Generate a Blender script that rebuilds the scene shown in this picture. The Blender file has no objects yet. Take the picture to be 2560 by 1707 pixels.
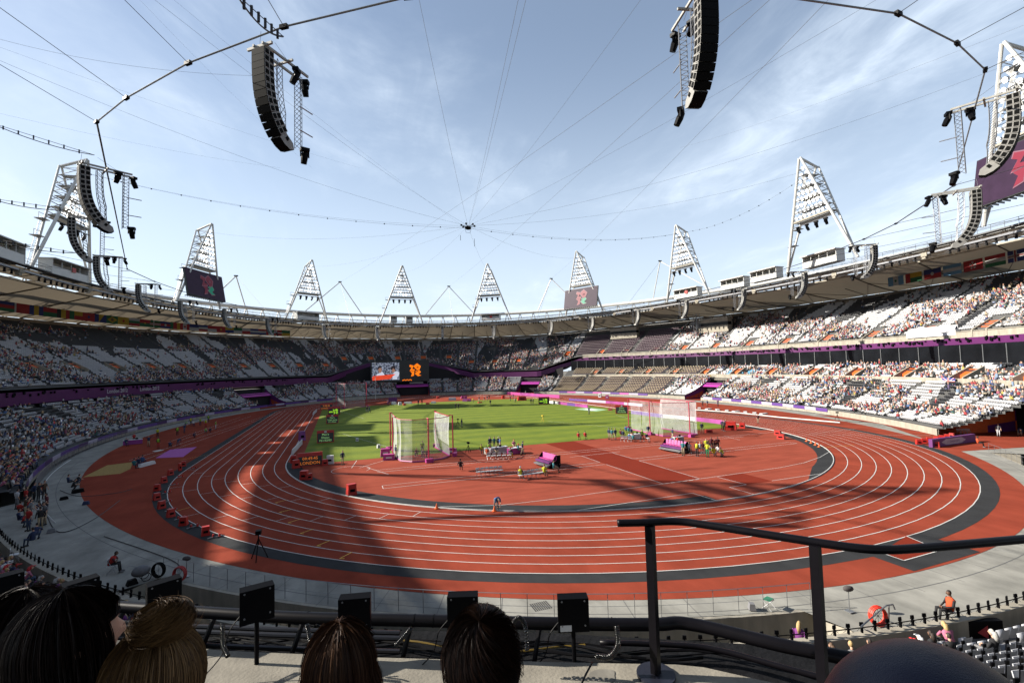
import bpy, math, random
import numpy as np
from mathutils import Vector, Matrix, noise as mnoise
R_ = math.radians
S = bpy.context.scene
COL = S.collection
random.seed(7); rng = np.random.default_rng(11)

# ------------------------------------------------------------ camera
CX, CY, CZ, YAW, PIT, ROL, FL = -30.2616, -109.8162, 11.3032, .351004, .0531822, -.0264907, 1189.5
Fv = Vector((math.sin(YAW)*math.cos(PIT), math.cos(YAW)*math.cos(PIT), math.sin(PIT)))
Rv = Vector((math.cos(YAW), -math.sin(YAW), 0)); Uv = Rv.cross(Fv)
R2 = Rv*math.cos(ROL)+Uv*math.sin(ROL); U2 = Uv*math.cos(ROL)-Rv*math.sin(ROL)
CAM = Vector((CX, CY, CZ))
cd = bpy.data.cameras.new('camera'); cam = bpy.data.objects.new('camera', cd); COL.objects.link(cam)
cd.sensor_width = 36; cd.lens = FL/2560*36; cd.clip_start = .05; cd.clip_end = 8000
M = Matrix((R2, U2, -Fv)).transposed().to_4x4(); M.translation = CAM
cam.matrix_world = M; S.camera = cam

# ------------------------------------------------------------ sun, sky, exposure
SUN_AZ, SUN_EL = R_(153), R_(28)          # direction TOWARDS the sun (angle from +X), height
sd = Vector((math.cos(SUN_AZ)*math.cos(SUN_EL), math.sin(SUN_AZ)*math.cos(SUN_EL), math.sin(SUN_EL)))
sl = bpy.data.lights.new('sun', 'SUN'); sl.energy = 5.0; sl.angle = R_(.53); sl.color = (1, .93, .82)
so = bpy.data.objects.new('sun', sl); COL.objects.link(so); so.rotation_euler = sd.to_track_quat('Z', 'Y').to_euler(); so.location = (-100, 60, 120)
W = bpy.data.worlds.new('World'); S.world = W; W.use_nodes = True
nt = W.node_tree; nt.nodes.clear(); N = nt.nodes.new; L = nt.links.new
sky = N('ShaderNodeTexSky'); sky.sky_type = 'NISHITA'; sky.sun_disc = False; sky.sun_elevation = SUN_EL
sky.sun_rotation = math.pi/2-SUN_AZ; sky.air_density = 1.0; sky.dust_density = .7; sky.ozone_density = 1.5
tc = N('ShaderNodeTexCoord'); sep = N('ShaderNodeSeparateXYZ'); L(tc.outputs['Generated'], sep.inputs[0])
ad = N('ShaderNodeMath'); ad.operation = 'MAXIMUM'; ad.inputs[1].default_value = 0; L(sep.outputs['Z'], ad.inputs[0])
ad2 = N('ShaderNodeMath'); ad2.inputs[1].default_value = .16; L(ad.outputs[0], ad2.inputs[0])
dv = N('ShaderNodeVectorMath'); dv.operation = 'DIVIDE'; L(tc.outputs['Generated'], dv.inputs[0])
cb = N('ShaderNodeCombineXYZ'); L(ad2.outputs[0], cb.inputs[0]); L(ad2.outputs[0], cb.inputs[1]); cb.inputs[2].default_value = 1; L(cb.outputs[0], dv.inputs[1])
mp = N('ShaderNodeMapping'); mp.inputs['Rotation'].default_value = (0, 0, R_(-28)); mp.inputs['Scale'].default_value = (1.0, .62, .3); L(dv.outputs[0], mp.inputs[0])
def wnoise(sc, det, dis, rough=.6):
    n = N('ShaderNodeTexNoise'); n.inputs['Scale'].default_value = sc; n.inputs['Detail'].default_value = det
    n.inputs['Roughness'].default_value = rough; n.inputs['Distortion'].default_value = dis; L(mp.outputs[0], n.inputs['Vector']); return n
n1 = wnoise(1.15, 8, .5); n2 = wnoise(3.2, 9, 1.3, .6)
def maprange(src, a, b, c, d):
    m = N('ShaderNodeMapRange'); L(src, m.inputs[0]); m.interpolation_type = 'SMOOTHSTEP'
    for i, v in enumerate((a, b, c, d)): m.inputs[i+1].default_value = v
    return m.outputs[0]
c1 = maprange(n1.outputs[0], .46, .74, 0, .72); c2 = maprange(n2.outputs[0], .30, .75, .30, 1)
mu = N('ShaderNodeMath'); mu.operation = 'MULTIPLY'; L(c1, mu.inputs[0]); L(c2, mu.inputs[1])
hz = maprange(ad.outputs[0], 0, .62, .80, .16)
mx = N('ShaderNodeMath'); mx.use_clamp = True; L(mu.outputs[0], mx.inputs[0]); L(hz, mx.inputs[1])
cm = N('ShaderNodeMix'); cm.data_type = 'RGBA'; L(mx.outputs[0], cm.inputs[0]); L(sky.outputs[0], cm.inputs[6]); cm.inputs[7].default_value = (5.8, 6.7, 7.8, 1)
bg = N('ShaderNodeBackground'); bg.inputs[1].default_value = .053; L(cm.outputs[2], bg.inputs[0])
wo = N('ShaderNodeOutputWorld'); L(bg.outputs[0], wo.inputs[0])
S.view_settings.view_transform = 'Standard'; S.view_settings.look = 'None'; S.view_settings.gamma = 1
S.view_settings.exposure = 1.55
S.view_settings.use_curve_mapping = False
S.cycles.max_bounces = 6; S.cycles.transparent_max_bounces = 12; S.cycles.use_denoising = True; S.cycles.sample_clamp_indirect = 6

# ------------------------------------------------------------ helpers
def ray(u, v): return Fv+R2*((u-1280)/FL)-U2*((v-853.5)/FL)
def G(u, v, z=0.):                    # ground point seen at a pixel of the photograph
    d = ray(u, v); t = (z-CZ)/d.z; return CAM+d*t
def D(u, v, t): return CAM+ray(u, v)*t # point at forward depth t
def proj(p):
    d = Vector(p)-CAM; z = d.dot(Fv); return 1280+FL*d.dot(R2)/z, 853.5-FL*d.dot(U2)/z, z
def onell(u, v, a, b):
    d = ray(u, v); A = (d.x/a)**2+(d.y/b)**2; B = 2*(CX*d.x/a**2+CY*d.y/b**2); c = (CX/a)**2+(CY/b)**2-1
    q = B*B-4*A*c
    t = (-B+math.sqrt(max(q, 0)))/(2*A); p = CAM+d*t
    return p, math.degrees(math.atan2(p.y/b, p.x/a))
def onring(u, v, a, b, z0):           # the crossing of a pixel ray with an oval that lies nearest height z0
    d = ray(u, v); A = (d.x/a)**2+(d.y/b)**2; B = 2*(CX*d.x/a**2+CY*d.y/b**2); c = (CX/a)**2+(CY/b)**2-1
    q = math.sqrt(max(B*B-4*A*c, 0)); ps = [CAM+d*t for t in ((-B-q)/(2*A), (-B+q)/(2*A)) if t > 1] or [CAM+d*((-B+q)/(2*A))]
    p = min(ps, key=lambda p: abs(p.z-z0)); return p, math.degrees(math.atan2(p.y/b, p.x/a))
def EL(s, th, z=0.):                   # oval at s metres outside the front of the stands, th in degrees
    t = R_(th); return Vector(((68+s)*math.cos(t), (94+s)*math.sin(t), z))
def RG(th, off=0., z=33.6):            # inner edge of the roof
    t = R_(th); c, s = math.cos(t), math.sin(t)
    return Vector(((88+off)*math.copysign(abs(c)**(2/2.2), c), (129+off)*math.copysign(abs(s)**(2/2.2), s)-6, z))
def tag(o, label=None, cat=None, group=None, kind=None):
    if label: o['label'] = label
    if cat: o['category'] = cat
    if group: o['group'] = group
    if kind: o['kind'] = kind
    return o
def empty(name, loc, label, cat, group=None, rz=0., kind=None):
    o = bpy.data.objects.new(name, None); COL.objects.link(o); o.location = loc; o.rotation_euler = (0, 0, rz); o.empty_display_size = .3
    return tag(o, label, cat, group, kind)
def dup(o, label=None, parent=None, **kw):
    c = o.copy(); COL.objects.link(c)
    if parent: c.parent = parent
    if label: c['label'] = label
    for ch in o.children: dup(ch, None, c)
    return c
class MB:
    def __init__(s): s.v = []; s.f = []; s.m = []; s.k = 0
    def face(s, pts, m=None):
        n = len(s.v); s.v += [tuple(p) for p in pts]; s.f.append(tuple(range(n, n+len(pts)))); s.m.append(s.k if m is None else m); return s
    def hexa(s, p, m=None):            # 8 corners: bottom 4 then top 4
        n = len(s.v); s.v += [tuple(q) for q in p]
        for f in ((3, 2, 1, 0), (4, 5, 6, 7), (0, 1, 5, 4), (1, 2, 6, 5), (2, 3, 7, 6), (3, 0, 4, 7)):
            s.f.append(tuple(n+i for i in f)); s.m.append(s.k if m is None else m)
        return s
    def box(s, c, d, rz=0., m=None, top=1., ax=None):
        c = Vector(c); hx, hy, hz_ = d[0]/2, d[1]/2, d[2]/2
        if ax: X, Y, Z = ax
        else: X, Y, Z = Vector((math.cos(rz), math.sin(rz), 0)), Vector((-math.sin(rz), math.cos(rz), 0)), Vector((0, 0, 1))
        P = [c+X*a*hx*k+Y*b*hy*k+Z*e*hz_ for e, k in ((-1, 1), (1, top)) for a, b in ((-1, -1), (1, -1), (1, 1), (-1, 1))]
        return s.hexa(P, m)
    def tube(s, pts, r, n=6, m=None, cap=True, squash=1.):
        pts = [Vector(p) for p in pts]; rs = r if hasattr(r, '__len__') else [r]*len(pts); base = len(s.v); up0 = None
        for i, p in enumerate(pts):
            d = (pts[min(i+1, len(pts)-1)]-pts[max(i-1, 0)])
            d = d.normalized() if d.length > 1e-9 else Vector((0, 0, 1))
            if up0 is None: up0 = Vector((0, 0, 1)) if abs(d.z) < .9 else Vector((0, 1, 0))
            a = d.cross(up0); a = a.normalized() if a.length > 1e-6 else d.orthogonal().normalized()
            b = a.cross(d).normalized(); up0 = b
            for j in range(n):
                t = 2*math.pi*j/n; s.v.append(tuple(p+a*math.cos(t)*rs[i]+b*math.sin(t)*rs[i]*squash))
        mm = s.k if m is None else m
        for i in range(len(pts)-1):
            for j in range(n):
                s.f.append((base+i*n+j, base+i*n+(j+1) % n, base+(i+1)*n+(j+1) % n, base+(i+1)*n+j)); s.m.append(mm)
        if cap:
            s.f.append(tuple(base+j for j in range(n))[::-1]); s.m.append(mm)
            e = base+(len(pts)-1)*n; s.f.append(tuple(e+j for j in range(n))); s.m.append(mm)
        return s
    def ball(s, c, r, nu=8, nv=6, m=None, rot=None, fn=None):
        c = Vector(c); r = Vector(r) if hasattr(r, '__len__') else Vector((r, r, r)); b = len(s.v); mm = s.k if m is None else m
        for i in range(nv+1):
            ph = math.pi*i/nv
            for j in range(nu):
                t = 2*math.pi*j/nu; p = Vector((math.sin(ph)*math.cos(t)*r.x, math.sin(ph)*math.sin(t)*r.y, math.cos(ph)*r.z))
                if rot: p = rot@p
                s.v.append(tuple(c+p))
        for i in range(nv):
            for j in range(nu):
                s.f.append((b+i*nu+j, b+(i+1)*nu+j, b+(i+1)*nu+(j+1) % nu, b+i*nu+(j+1) % nu)); s.m.append(fn(i, j) if fn else mm)
        return s
    def mesh(s, name, mats, smooth=False):
        me = bpy.data.meshes.new(name); me.from_pydata(s.v, [], s.f)
        for mt in (mats if isinstance(mats, (list, tuple)) else [mats]): me.materials.append(mt)
        if any(s.m): me.polygons.foreach_set('material_index', s.m)
        if smooth: me.polygons.foreach_set('use_smooth', [True]*len(s.f))
        me.update(); return me
    def build(s, name, mats, parent=None, loc=None, smooth=False, rz=0.):
        o = bpy.data.objects.new(name, s.mesh(name, mats, smooth)); COL.objects.link(o)
        if parent: o.parent = parent
        if loc is not None: o.location = loc
        if rz: o.rotation_euler = (0, 0, rz)
        return o
def place(me, name, loc, parent=None, rot=None, sc=None):
    o = bpy.data.objects.new(name, me); COL.objects.link(o); o.location = loc
    if parent: o.parent = parent
    if rot: o.rotation_euler = rot
    if sc: o.scale = sc
    return o
MATS = {}; ALB = .78
def mat(name, col, rough=.7, metal=0., var=.12, sc=3., bump=0., bsc=None, trans=0., emit=0., spec=.4, coords='Object', stretch=None):
    if name in MATS: return MATS[name]
    if not emit: col = tuple(x*ALB for x in col)
    else: emit = emit*.7
    m = bpy.data.materials.new(name); m.use_nodes = True; t = m.node_tree; P = t.nodes['Principled BSDF']; MATS[name] = m
    P.inputs['Roughness'].default_value = rough; P.inputs['Metallic'].default_value = metal; P.inputs['Specular IOR Level'].default_value = spec
    P.inputs['Base Color'].default_value = (*col, 1)
    co = t.nodes.new('ShaderNodeTexCoord'); vec = co.outputs[coords]
    if stretch:
        mp_ = t.nodes.new('ShaderNodeMapping'); mp_.inputs['Scale'].default_value = stretch; t.links.new(vec, mp_.inputs[0]); vec = mp_.outputs[0]
    if var:
        n = t.nodes.new('ShaderNodeTexNoise'); n.inputs['Scale'].default_value = sc; n.inputs['Detail'].default_value = 5; t.links.new(vec, n.inputs['Vector'])
        r = t.nodes.new('ShaderNodeMapRange'); r.inputs[1].default_value = .3; r.inputs[2].default_value = .7
        r.inputs[3].default_value = 1-var; r.inputs[4].default_value = 1+var; t.links.new(n.outputs[0], r.inputs[0])
        h = t.nodes.new('ShaderNodeVectorMath'); h.operation = 'SCALE'; h.inputs[0].default_value = col; t.links.new(r.outputs[0], h.inputs[3]); t.links.new(h.outputs[0], P.inputs['Base Color'])
    if bump:
        n = t.nodes.new('ShaderNodeTexNoise'); n.inputs['Scale'].default_value = bsc or sc*8; n.inputs['Detail'].default_value = 3; t.links.new(vec, n.inputs['Vector'])
        b = t.nodes.new('ShaderNodeBump'); b.inputs['Strength'].default_value = bump; b.inputs['Distance'].default_value = .02
        t.links.new(n.outputs[0], b.inputs['Height']); t.links.new(b.outputs[0], P.inputs['Normal'])
    if trans:
        tr = t.nodes.new('ShaderNodeBsdfTranslucent'); tr.inputs[0].default_value = (*col, 1); mxs = t.nodes.new('ShaderNodeMixShader'); mxs.inputs[0].default_value = trans
        t.links.new(P.outputs[0], mxs.inputs[1]); t.links.new(tr.outputs[0], mxs.inputs[2]); t.links.new(mxs.outputs[0], t.nodes['Material Output'].inputs[0])
    if emit:
        P.inputs['Emission Color'].default_value = (*col, 1); P.inputs['Emission Strength'].default_value = emit
    return m
def attrmat(name, rough=.75, var=.1):
    m = bpy.data.materials.new(name); m.use_nodes = True; t = m.node_tree; P = t.nodes['Principled BSDF']; P.inputs['Roughness'].default_value = rough
    a = t.nodes.new('ShaderNodeAttribute'); a.attribute_name = 'col'; t.links.new(a.outputs['Color'], P.inputs['Base Color']); return m
def bigmesh(name, V, F, C=None, material=None):      # V (n,3), F (m,4) quads, C (m,3) face colours
    me = bpy.data.meshes.new(name); n, k = len(V), len(F); w = F.shape[1]
    me.vertices.add(n); me.vertices.foreach_set('co', np.ascontiguousarray(V, dtype=np.float32).ravel())
    me.loops.add(k*w); me.loops.foreach_set('vertex_index', np.ascontiguousarray(F, dtype=np.int32).ravel())
    me.polygons.add(k); me.polygons.foreach_set('loop_start', np.arange(0, k*w, w, dtype=np.int32))
    me.update(calc_edges=True)
    if C is not None:
        a = me.attributes.new('col', 'FLOAT_COLOR', 'CORNER'); cc = np.ones((k, w, 4), np.float32); cc[:, :, :3] = C[:, None, :]; a.data.foreach_set('color', cc.ravel())
    me.materials.append(material); o = bpy.data.objects.new(name, me); COL.objects.link(o); return o
FONT = None
def text(s, parent, loc, X, Y, size, m, name='lettering', align='CENTER', ext=.0, squash=1.):
    c = bpy.data.curves.new(name, 'FONT'); c.body = s; c.size = size; c.align_x = align; c.align_y = 'CENTER'; c.extrude = ext; c.materials.append(m); c.resolution_u = 2
    o = bpy.data.objects.new(name, c); COL.objects.link(o); X = Vector(X).normalized(); Y = Vector(Y).normalized(); Z = X.cross(Y)
    mw = Matrix((X*squash, Y, Z)).transposed().to_4x4(); mw.translation = Vector(loc)
    if parent:
        o.parent = parent; pm = Matrix.LocRotScale(parent.location, parent.rotation_euler, parent.scale); o.matrix_basis = pm.inverted()@mw
    else: o.matrix_basis = mw
    me = bpy.data.meshes.new_from_object(o); me.name = name; q = bpy.data.objects.new(name, me); COL.objects.link(q); q.parent = o.parent; q.matrix_basis = o.matrix_basis.copy()
    bpy.data.objects.remove(o); q.name = name; q['kind'] = 'stuff'
    return q
X0, Y0, Z0 = Vector((1, 0, 0)), Vector((0, 1, 0)), Vector((0, 0, 1))

# ------------------------------------------------------------ materials
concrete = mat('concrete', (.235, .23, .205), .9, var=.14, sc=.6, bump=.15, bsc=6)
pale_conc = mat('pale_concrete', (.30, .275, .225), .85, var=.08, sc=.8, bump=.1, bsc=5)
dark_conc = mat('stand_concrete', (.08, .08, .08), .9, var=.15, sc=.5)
track_red = mat('track_rubber', (.238, .047, .027), .9, var=.10, sc=.25, bump=.35, bsc=60, spec=.03)
infield_red = mat('infield_rubber', (.255, .058, .036), .9, var=.09, sc=.35, bump=.3, bsc=60, spec=.03)
runway_red = mat('runway_rubber', (.165, .024, .013), .9, var=.06, sc=.5, bump=.3, bsc=60, spec=.03)
dark_grey = mat('dark_grey_rubber', (.030, .031, .033), .85, var=.15, sc=.8, bump=.3, bsc=60, spec=.1)
paint_white = mat('white_line_paint', (.52, .52, .50), .7, var=.08, sc=2)
paint_yellow = mat('yellow_line_paint', (.75, .42, .05), .7, var=.05)
sand_m = mat('sand', (.32, .20, .05), .95, var=.2, sc=4, bump=.6, bsc=20)
purple = mat('purple_vinyl', (.11, .018, .13), .5, var=.1, sc=.3)
purple_band = mat('purple_fascia', (.082, .010, .080), .45, var=.12, sc=.3)
magenta = mat('magenta_vinyl', (.36, .035, .20), .5, var=.06)
orange = mat('orange_board', (.60, .10, .012), .6, var=.06)
redp = mat('red_plastic', (.40, .018, .012), .45, var=.08, sc=4)
black = mat('black_plastic', (.003, .003, .004), .5, var=.2, sc=5, spec=.06)
grille = mat('black_grille', (.004, .004, .004), .8, var=.25, sc=8, spec=.1)
steel_w = mat('white_steel', (.52, .52, .50), .45, var=.05, sc=.5)
steel_g = mat('grey_steel', (.22, .23, .24), .45, metal=.5, var=.12)
galv = mat('galvanised_steel', (.24, .245, .26), .4, metal=.6, var=.1)
white_pl = mat('white_plastic', (.55, .56, .57), .5, var=.04)
cable_m = mat('dark_cable', (.03, .03, .035), .6, var=0)
wire_m = mat('grey_wire', (.12, .13, .15), .6, var=0)
glass_dk = mat('dark_glass', (.006, .007, .009), .25, var=.4, sc=.3, spec=.25)
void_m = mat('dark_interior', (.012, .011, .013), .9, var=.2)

def wear(m, st, amt=.16, sc=.35):          # long faint scuffs and patches over a surface
    t = m.node_tree; P = t.nodes['Principled BSDF']; lk = P.inputs['Base Color'].links[0].from_socket; co = t.nodes.new('ShaderNodeTexCoord'); mp_ = t.nodes.new('ShaderNodeMapping'); mp_.inputs['Scale'].default_value = st; t.links.new(co.outputs['Object'], mp_.inputs[0])
    n = t.nodes.new('ShaderNodeTexNoise'); n.inputs['Scale'].default_value = sc; n.inputs['Detail'].default_value = 8; n.inputs['Roughness'].default_value = .65; t.links.new(mp_.outputs[0], n.inputs['Vector'])
    r = t.nodes.new('ShaderNodeMapRange'); r.inputs[1].default_value = .35; r.inputs[2].default_value = .65; r.inputs[3].default_value = 1-amt; r.inputs[4].default_value = 1+amt*.6; t.links.new(n.outputs[0], r.inputs[0])
    h = t.nodes.new('ShaderNodeVectorMath'); h.operation = 'SCALE'; t.links.new(lk, h.inputs[0]); t.links.new(r.outputs[0], h.inputs[3]); t.links.new(h.outputs[0], P.inputs['Base Color'])
wear(track_red, (1, .4, 1), .17, .5); wear(infield_red, (.25, 1.6, 1), .15, .8); wear(concrete, (1, .5, 1), .28, .6); wear(dark_grey, (1, .6, 1), .15, .6); wear(pale_conc, (1, 1, .25), .22, 1.4)
# ------------------------------------------------------------ ground sheets
def sheet(name, pts, z, m, parent=None, kind='structure'):
    o = MB().face([(p[0], p[1], z) for p in pts]).build(name, m, parent)
    if not parent and kind: o['kind'] = kind
    return o
def ell(a, b, n=240, t0=0, t1=360): return [(a*math.cos(R_(t0+(t1-t0)*i/n)), b*math.sin(R_(t0+(t1-t0)*i/n))) for i in range(n+(t1-t0 < 360))]
gr = sheet('ground', [(-900, -900), (900, -900), (900, 900), (-900, 900)], -2.2, mat('ground_dirt', (.12, .11, .09), .95, var=.2, sc=.05))
# apron: concrete inside the stands
PITS = [(234.5, 261.6), (293.5, 305.8)]
ap = []
for i in range(480):
    t = i*.75; s_ = .5
    if 213.5 < t < 304 and not any(a_ < t < b_ for a_, b_ in PITS): s_ = 3.0
    if -54 < t-360 < -34: s_ = 14
    p_ = ((68+s_)*math.cos(R_(t)), (94+s_)*math.sin(R_(t))); ap.append(p_)
am = MB()
for i in range(480): am.face([(0, 0, 0), (*ap[i], 0), (*ap[(i+1) % 480], 0)])
am.build('apron', concrete)['kind'] = 'structure'
jm = MB()                       # expansion joints in the apron
def ring_strip(mb, a, b, w, z, t0, t1, n, m=None):
    for i in range(n):
        q = [R_(t0+(t1-t0)*(i+k)/n) for k in (0, 1)]
        mb.face([(a*math.cos(q[0]), b*math.sin(q[0]), z), (a*math.cos(q[1]), b*math.sin(q[1]), z), ((a+w)*math.cos(q[1]), (b+w)*math.sin(q[1]), z), ((a+w)*math.cos(q[0]), (b+w)*math.sin(q[0]), z)], m)
ring_strip(jm, 66.4, 94.2, .05, .005, 195, 330, 90)
for i in range(0, 60):
    t = 190+i*2.4; p = EL(-3.4, t); q = EL(.6, t); w = (q-p).normalized().cross(Z0)*.015; jm.face([(p-w), (q-w), (q+w), (p+w)])
for k in range(len(jm.v)): jm.v[k] = (jm.v[k][0], jm.v[k][1], .005)
jm.build('apron_joint', mat('joint_filler', (.1, .1, .1), .9))['kind'] = 'structure'
sheet('running_surface', ell(64.5, 93.0), .012, track_red)
spur = [G(2401, 1128)[:2], G(2560, 1118)[:2], (72, -70), (66, -52), (60, -40), (56, -55)]
sheet('surface_spur', [p for p in spur], .016, track_red)
def arc(cy, r, t0, t1, n=60): return [(r*math.cos(R_(t0+(t1-t0)*i/n)), cy+r*math.sin(R_(t0+(t1-t0)*i/n))) for i in range(n+1)]
SY = 42.195
def oval(r): return arc(SY, r, 0, 180)+arc(-SY, r, 180, 360)
def oval_strip(r0, r1, z, m, name, kind='structure', parent=None):
    a, b = oval(r0), oval(r1); mb = MB(); n = len(a)
    for i in range(n): j = (i+1) % n; mb.face([(*a[i], z), (*b[i], z), (*b[j], z), (*a[j], z)])
    o = mb.build(name, m, parent)
    if kind: o['kind'] = kind
    return o
oval_strip(47.5, 48.62, .018, dark_grey, 'dark_surround')
r0 = 36.5
inf = [(x, y) for x, y in oval(36.44)]
sheet('infield_surface', inf, .018, infield_red)
mb = MB()
for t0, t1 in ((181, 268), (287, 342), (346, 357)):
    a = arc(-SY, 34.75, t0, t1, 50); b = arc(-SY, 36.42, t0, t1, 50)
    if t0 == 287: a = arc(-SY, 34.9, 298, 339, 50)
    for i in range(50): mb.face([(*a[i], .023), (*b[i], .023), (*b[i+1], .023), (*a[i+1], .023)])
mb.build('inner_dark_band', dark_grey)['kind'] = 'structure'
# grass, mown in faint bands
gm = bpy.data.materials.new('grass'); gm.use_nodes = True; t = gm.node_tree; P = t.nodes['Principled BSDF']; P.inputs['Roughness'].default_value = .9; P.inputs['Specular IOR Level'].default_value = .2
co = t.nodes.new('ShaderNodeTexCoord')
def gn(scale, vec, det=4, st=None):
    n = t.nodes.new('ShaderNodeTexNoise'); n.inputs['Scale'].default_value = scale; n.inputs['Detail'].default_value = det
    if st: q = t.nodes.new('ShaderNodeMapping'); q.inputs['Scale'].default_value = st; t.links.new(vec, q.inputs[0]); vec = q.outputs[0]
    t.links.new(vec, n.inputs['Vector']); return n.outputs[0]
w = t.nodes.new('ShaderNodeTexWave'); w.inputs['Scale'].default_value = .055; w.inputs['Distortion'].default_value = .6; w.bands_direction = 'Y'; t.links.new(co.outputs['Object'], w.inputs[0])
def M2(op, a, b):
    n = t.nodes.new('ShaderNodeMath'); n.operation = op
    for i, x in enumerate((a, b)):
        if isinstance(x, (int, float)): n.inputs[i].default_value = x
        else: t.links.new(x, n.inputs[i])
    return n.outputs[0]
fac = M2('ADD', M2('MULTIPLY', w.outputs['Fac'], .22), M2('ADD', M2('MULTIPLY', gn(.35, co.outputs['Object']), .55), M2('MULTIPLY', gn(6, co.outputs['Object'], 3, (1, .5, 1)), .45)))
cr = t.nodes.new('ShaderNodeValToRGB'); cr.color_ramp.elements[0].position = .3; cr.color_ramp.elements[0].color = (.050, .084, .004, 1); cr.color_ramp.elements[1].position = .85; cr.color_ramp.elements[1].color = (.120, .150, .008, 1)
t.links.new(fac, cr.inputs[0]); t.links.new(cr.outputs[0], P.inputs['Base Color'])
bp = t.nodes.new('ShaderNodeBump'); bp.inputs['Strength'].default_value = .5; bp.inputs['Distance'].default_value = .05; t.links.new(gn(14, co.outputs['Object'], 3), bp.inputs['Height']); t.links.new(bp.outputs[0], P.inputs['Normal'])
gp = [(-34.8, -45.5), (35.2, -45.5), (35.2, 42)]+[(35.2*math.cos(R_(a)), 42+(10 if a < 180 else 10)*math.sin(R_(a))) for a in range(4, 180, 4)]+[(-34.8, 42)]
sheet('lawn', gp, .028, gm)
# lane lines and kerb
for k in range(0, 10):
    r = 36.5+1.22*k; o = oval_strip(r-.05, r+.015, .024, paint_white, 'lane_line')
def strip(mb, pts, w=.06, z=.031):
    for a, b in zip(pts[:-1], pts[1:]):
        a, b = Vector((a[0], a[1], z)), Vector((b[0], b[1], z)); n = (b-a).normalized().cross(Z0)*w/2; mb.face([a-n, b-n, b+n, a+n])
kb = MB(); a = oval(36.40); b = oval(36.47)      # raised kerb rail
arcs = [i for i in range(len(a)) if not (-26 < a[i][0] < -1.0 and a[i][1] < -60 and False)]
for i in range(len(a)):
    j = (i+1) % len(a)
    kb.hexa([(*a[i], .03), (*b[i], .03), (*b[j], .03), (*a[j], .03), (*a[i], .09), (*b[i], .09), (*b[j], .09), (*a[j], .09)])
tag(kb.build('track_kerb', paint_white), 'low white kerb rail around the inside of the running track', 'kerb')
ml = MB()
for p in ([(-26.3, -53.1), (35.5, -53.1)], [(-26.3, -54.35), (26.5, -54.35)], [(-27.2, -51), (-25.2, -56)],
          [(-26.3, -60.9), (-2, -60.9)], [(2.6, -60.9), (27.6, -60.9)], [(-26.3, -62.15), (-2, -62.15)], [(2.6, -62.15), (27.6, -62.15)], [(-26.3, -60.9), (-26.3, -62.15)], [(27.6, -60.9), (27.6, -62.15)],
          [(-1.9, -56.5), (-1.9, -60.9)], [(-1.9, -62.15), (-1.8, -72.1)], [(2.55, -56.2), (2.55, -60.9)], [(2.55, -62.15), (2.55, -72)], [(-3.5, -56.5), (3.8, -56.2)]):
    strip(ml, p)
def gpts(*q): return [G(*a)[:2] for a in q]
for q in ([(1253, 1263), (1366, 1250), (1662, 1209), (1855.5, 1182.5), (1950, 1169), (2010, 1157), (2050, 1143), (2074, 1129)],
          [(1793.3, 1192.7), (1866.5, 1211.5), (1823.7, 1218.4), (1887.3, 1236.9)], [(1425.3, 1278.6), (1617.7, 1250), (1731, 1232.8), (1793, 1252)], [(1100, 1267), (1253, 1263)], [(1930, 1202), (2059.4, 1183)],
          [(879, 1170), (892, 1151)], [(898, 1170), (967, 1149)], [(1369, 1053), (1565, 1071)], [(1540, 1038), (1580, 1048)], [(855, 1084), (982.6, 1121)], [(820, 1018), (912, 1047)], [(1810, 1090), (1850, 1100)]):
    strip(ml, gpts(*q))
c0 = G(877, 1174.5); strip(ml, [(c0.x+2.1*math.cos(R_(a)), c0.y+2.1*math.sin(R_(a))) for a in range(-40, 270, 12)], .05)
for i in range(6): strip(ml, [(-1.6+i*.7, -72.2), (-1.2+i*.7, -72.2)])
ml.build('field_line', paint_white)['kind'] = 'structure'
sheet('central_runway', [(-1.95, -45.6), (2.6, -45.6), (2.5, -72.0), (-1.75, -72.0)], .026, runway_red)
sheet('runway_patch', gpts((1795, 1193), (1855, 1183), (1930, 1202.5), (1868, 1211)), .0265, runway_red)
# runway end beyond the outer lane
sheet('runway_surround', gpts((2172.5, 1388), (2262, 1342), (2338.6, 1346), (2450.7, 1379.7), (2284.6, 1427.8)), .0215, dark_grey)
sheet('runway_end', gpts((2203, 1380), (2265.7, 1340.3), (2351.7, 1375.9), (2259.9, 1401.5)), .0255, runway_red)
ml = MB(); strip(ml, gpts((2265.7, 1340.3), (2351.7, 1375.9), (2259.9, 1401.5), (2203, 1382)), .06, .031)
# outside the back straight: long jump runways
for q in ([(323, 1151), (700, 1028)], [(340, 1156), (712, 1027)], [(420, 1105), (600, 1043)], [(455, 1099), (628, 1040)]): strip(ml, gpts(*q), .06, .022)
for k in range(1, 9):            # staggered start marks, outside bend
    for da, wdt in ((0, 0), (9, 0), (21, 0)):
        r = 36.5+1.22*k; an = 206-k*3.2+da*1.3
        p = arc(-SY, r, an, an+1)[0]; q = arc(-SY, r+1.22, an, an+1)[0]; strip(ml, [p, q], .05, .0285)
strip(ml, gpts((1972, 1087), (2327, 1088)), .05, .0285); strip(ml, gpts((2022, 1085), (2140, 1072)), .05, .0285)
ml.build('marking_line', paint_white)['kind'] = 'structure'
ml = MB()
for k in range(3, 9):
    u = [(688, 1257, 717, 1250), (698, 1281, 727, 1274), (720, 1307, 753, 1297), (750, 1334, 783, 1323), (792, 1365, 825, 1351.5), (849, 1396.7, 880, 1380.7)][k-3]
    p, q = G(u[0], u[1]), G(u[2], u[3]); strip(ml, [p, q], .07, .0335)
    strip(ml, [p, p+(q-p).normalized()@Matrix.Rotation(R_(70), 3, 'Z')*.3], .07, .0335)
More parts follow.
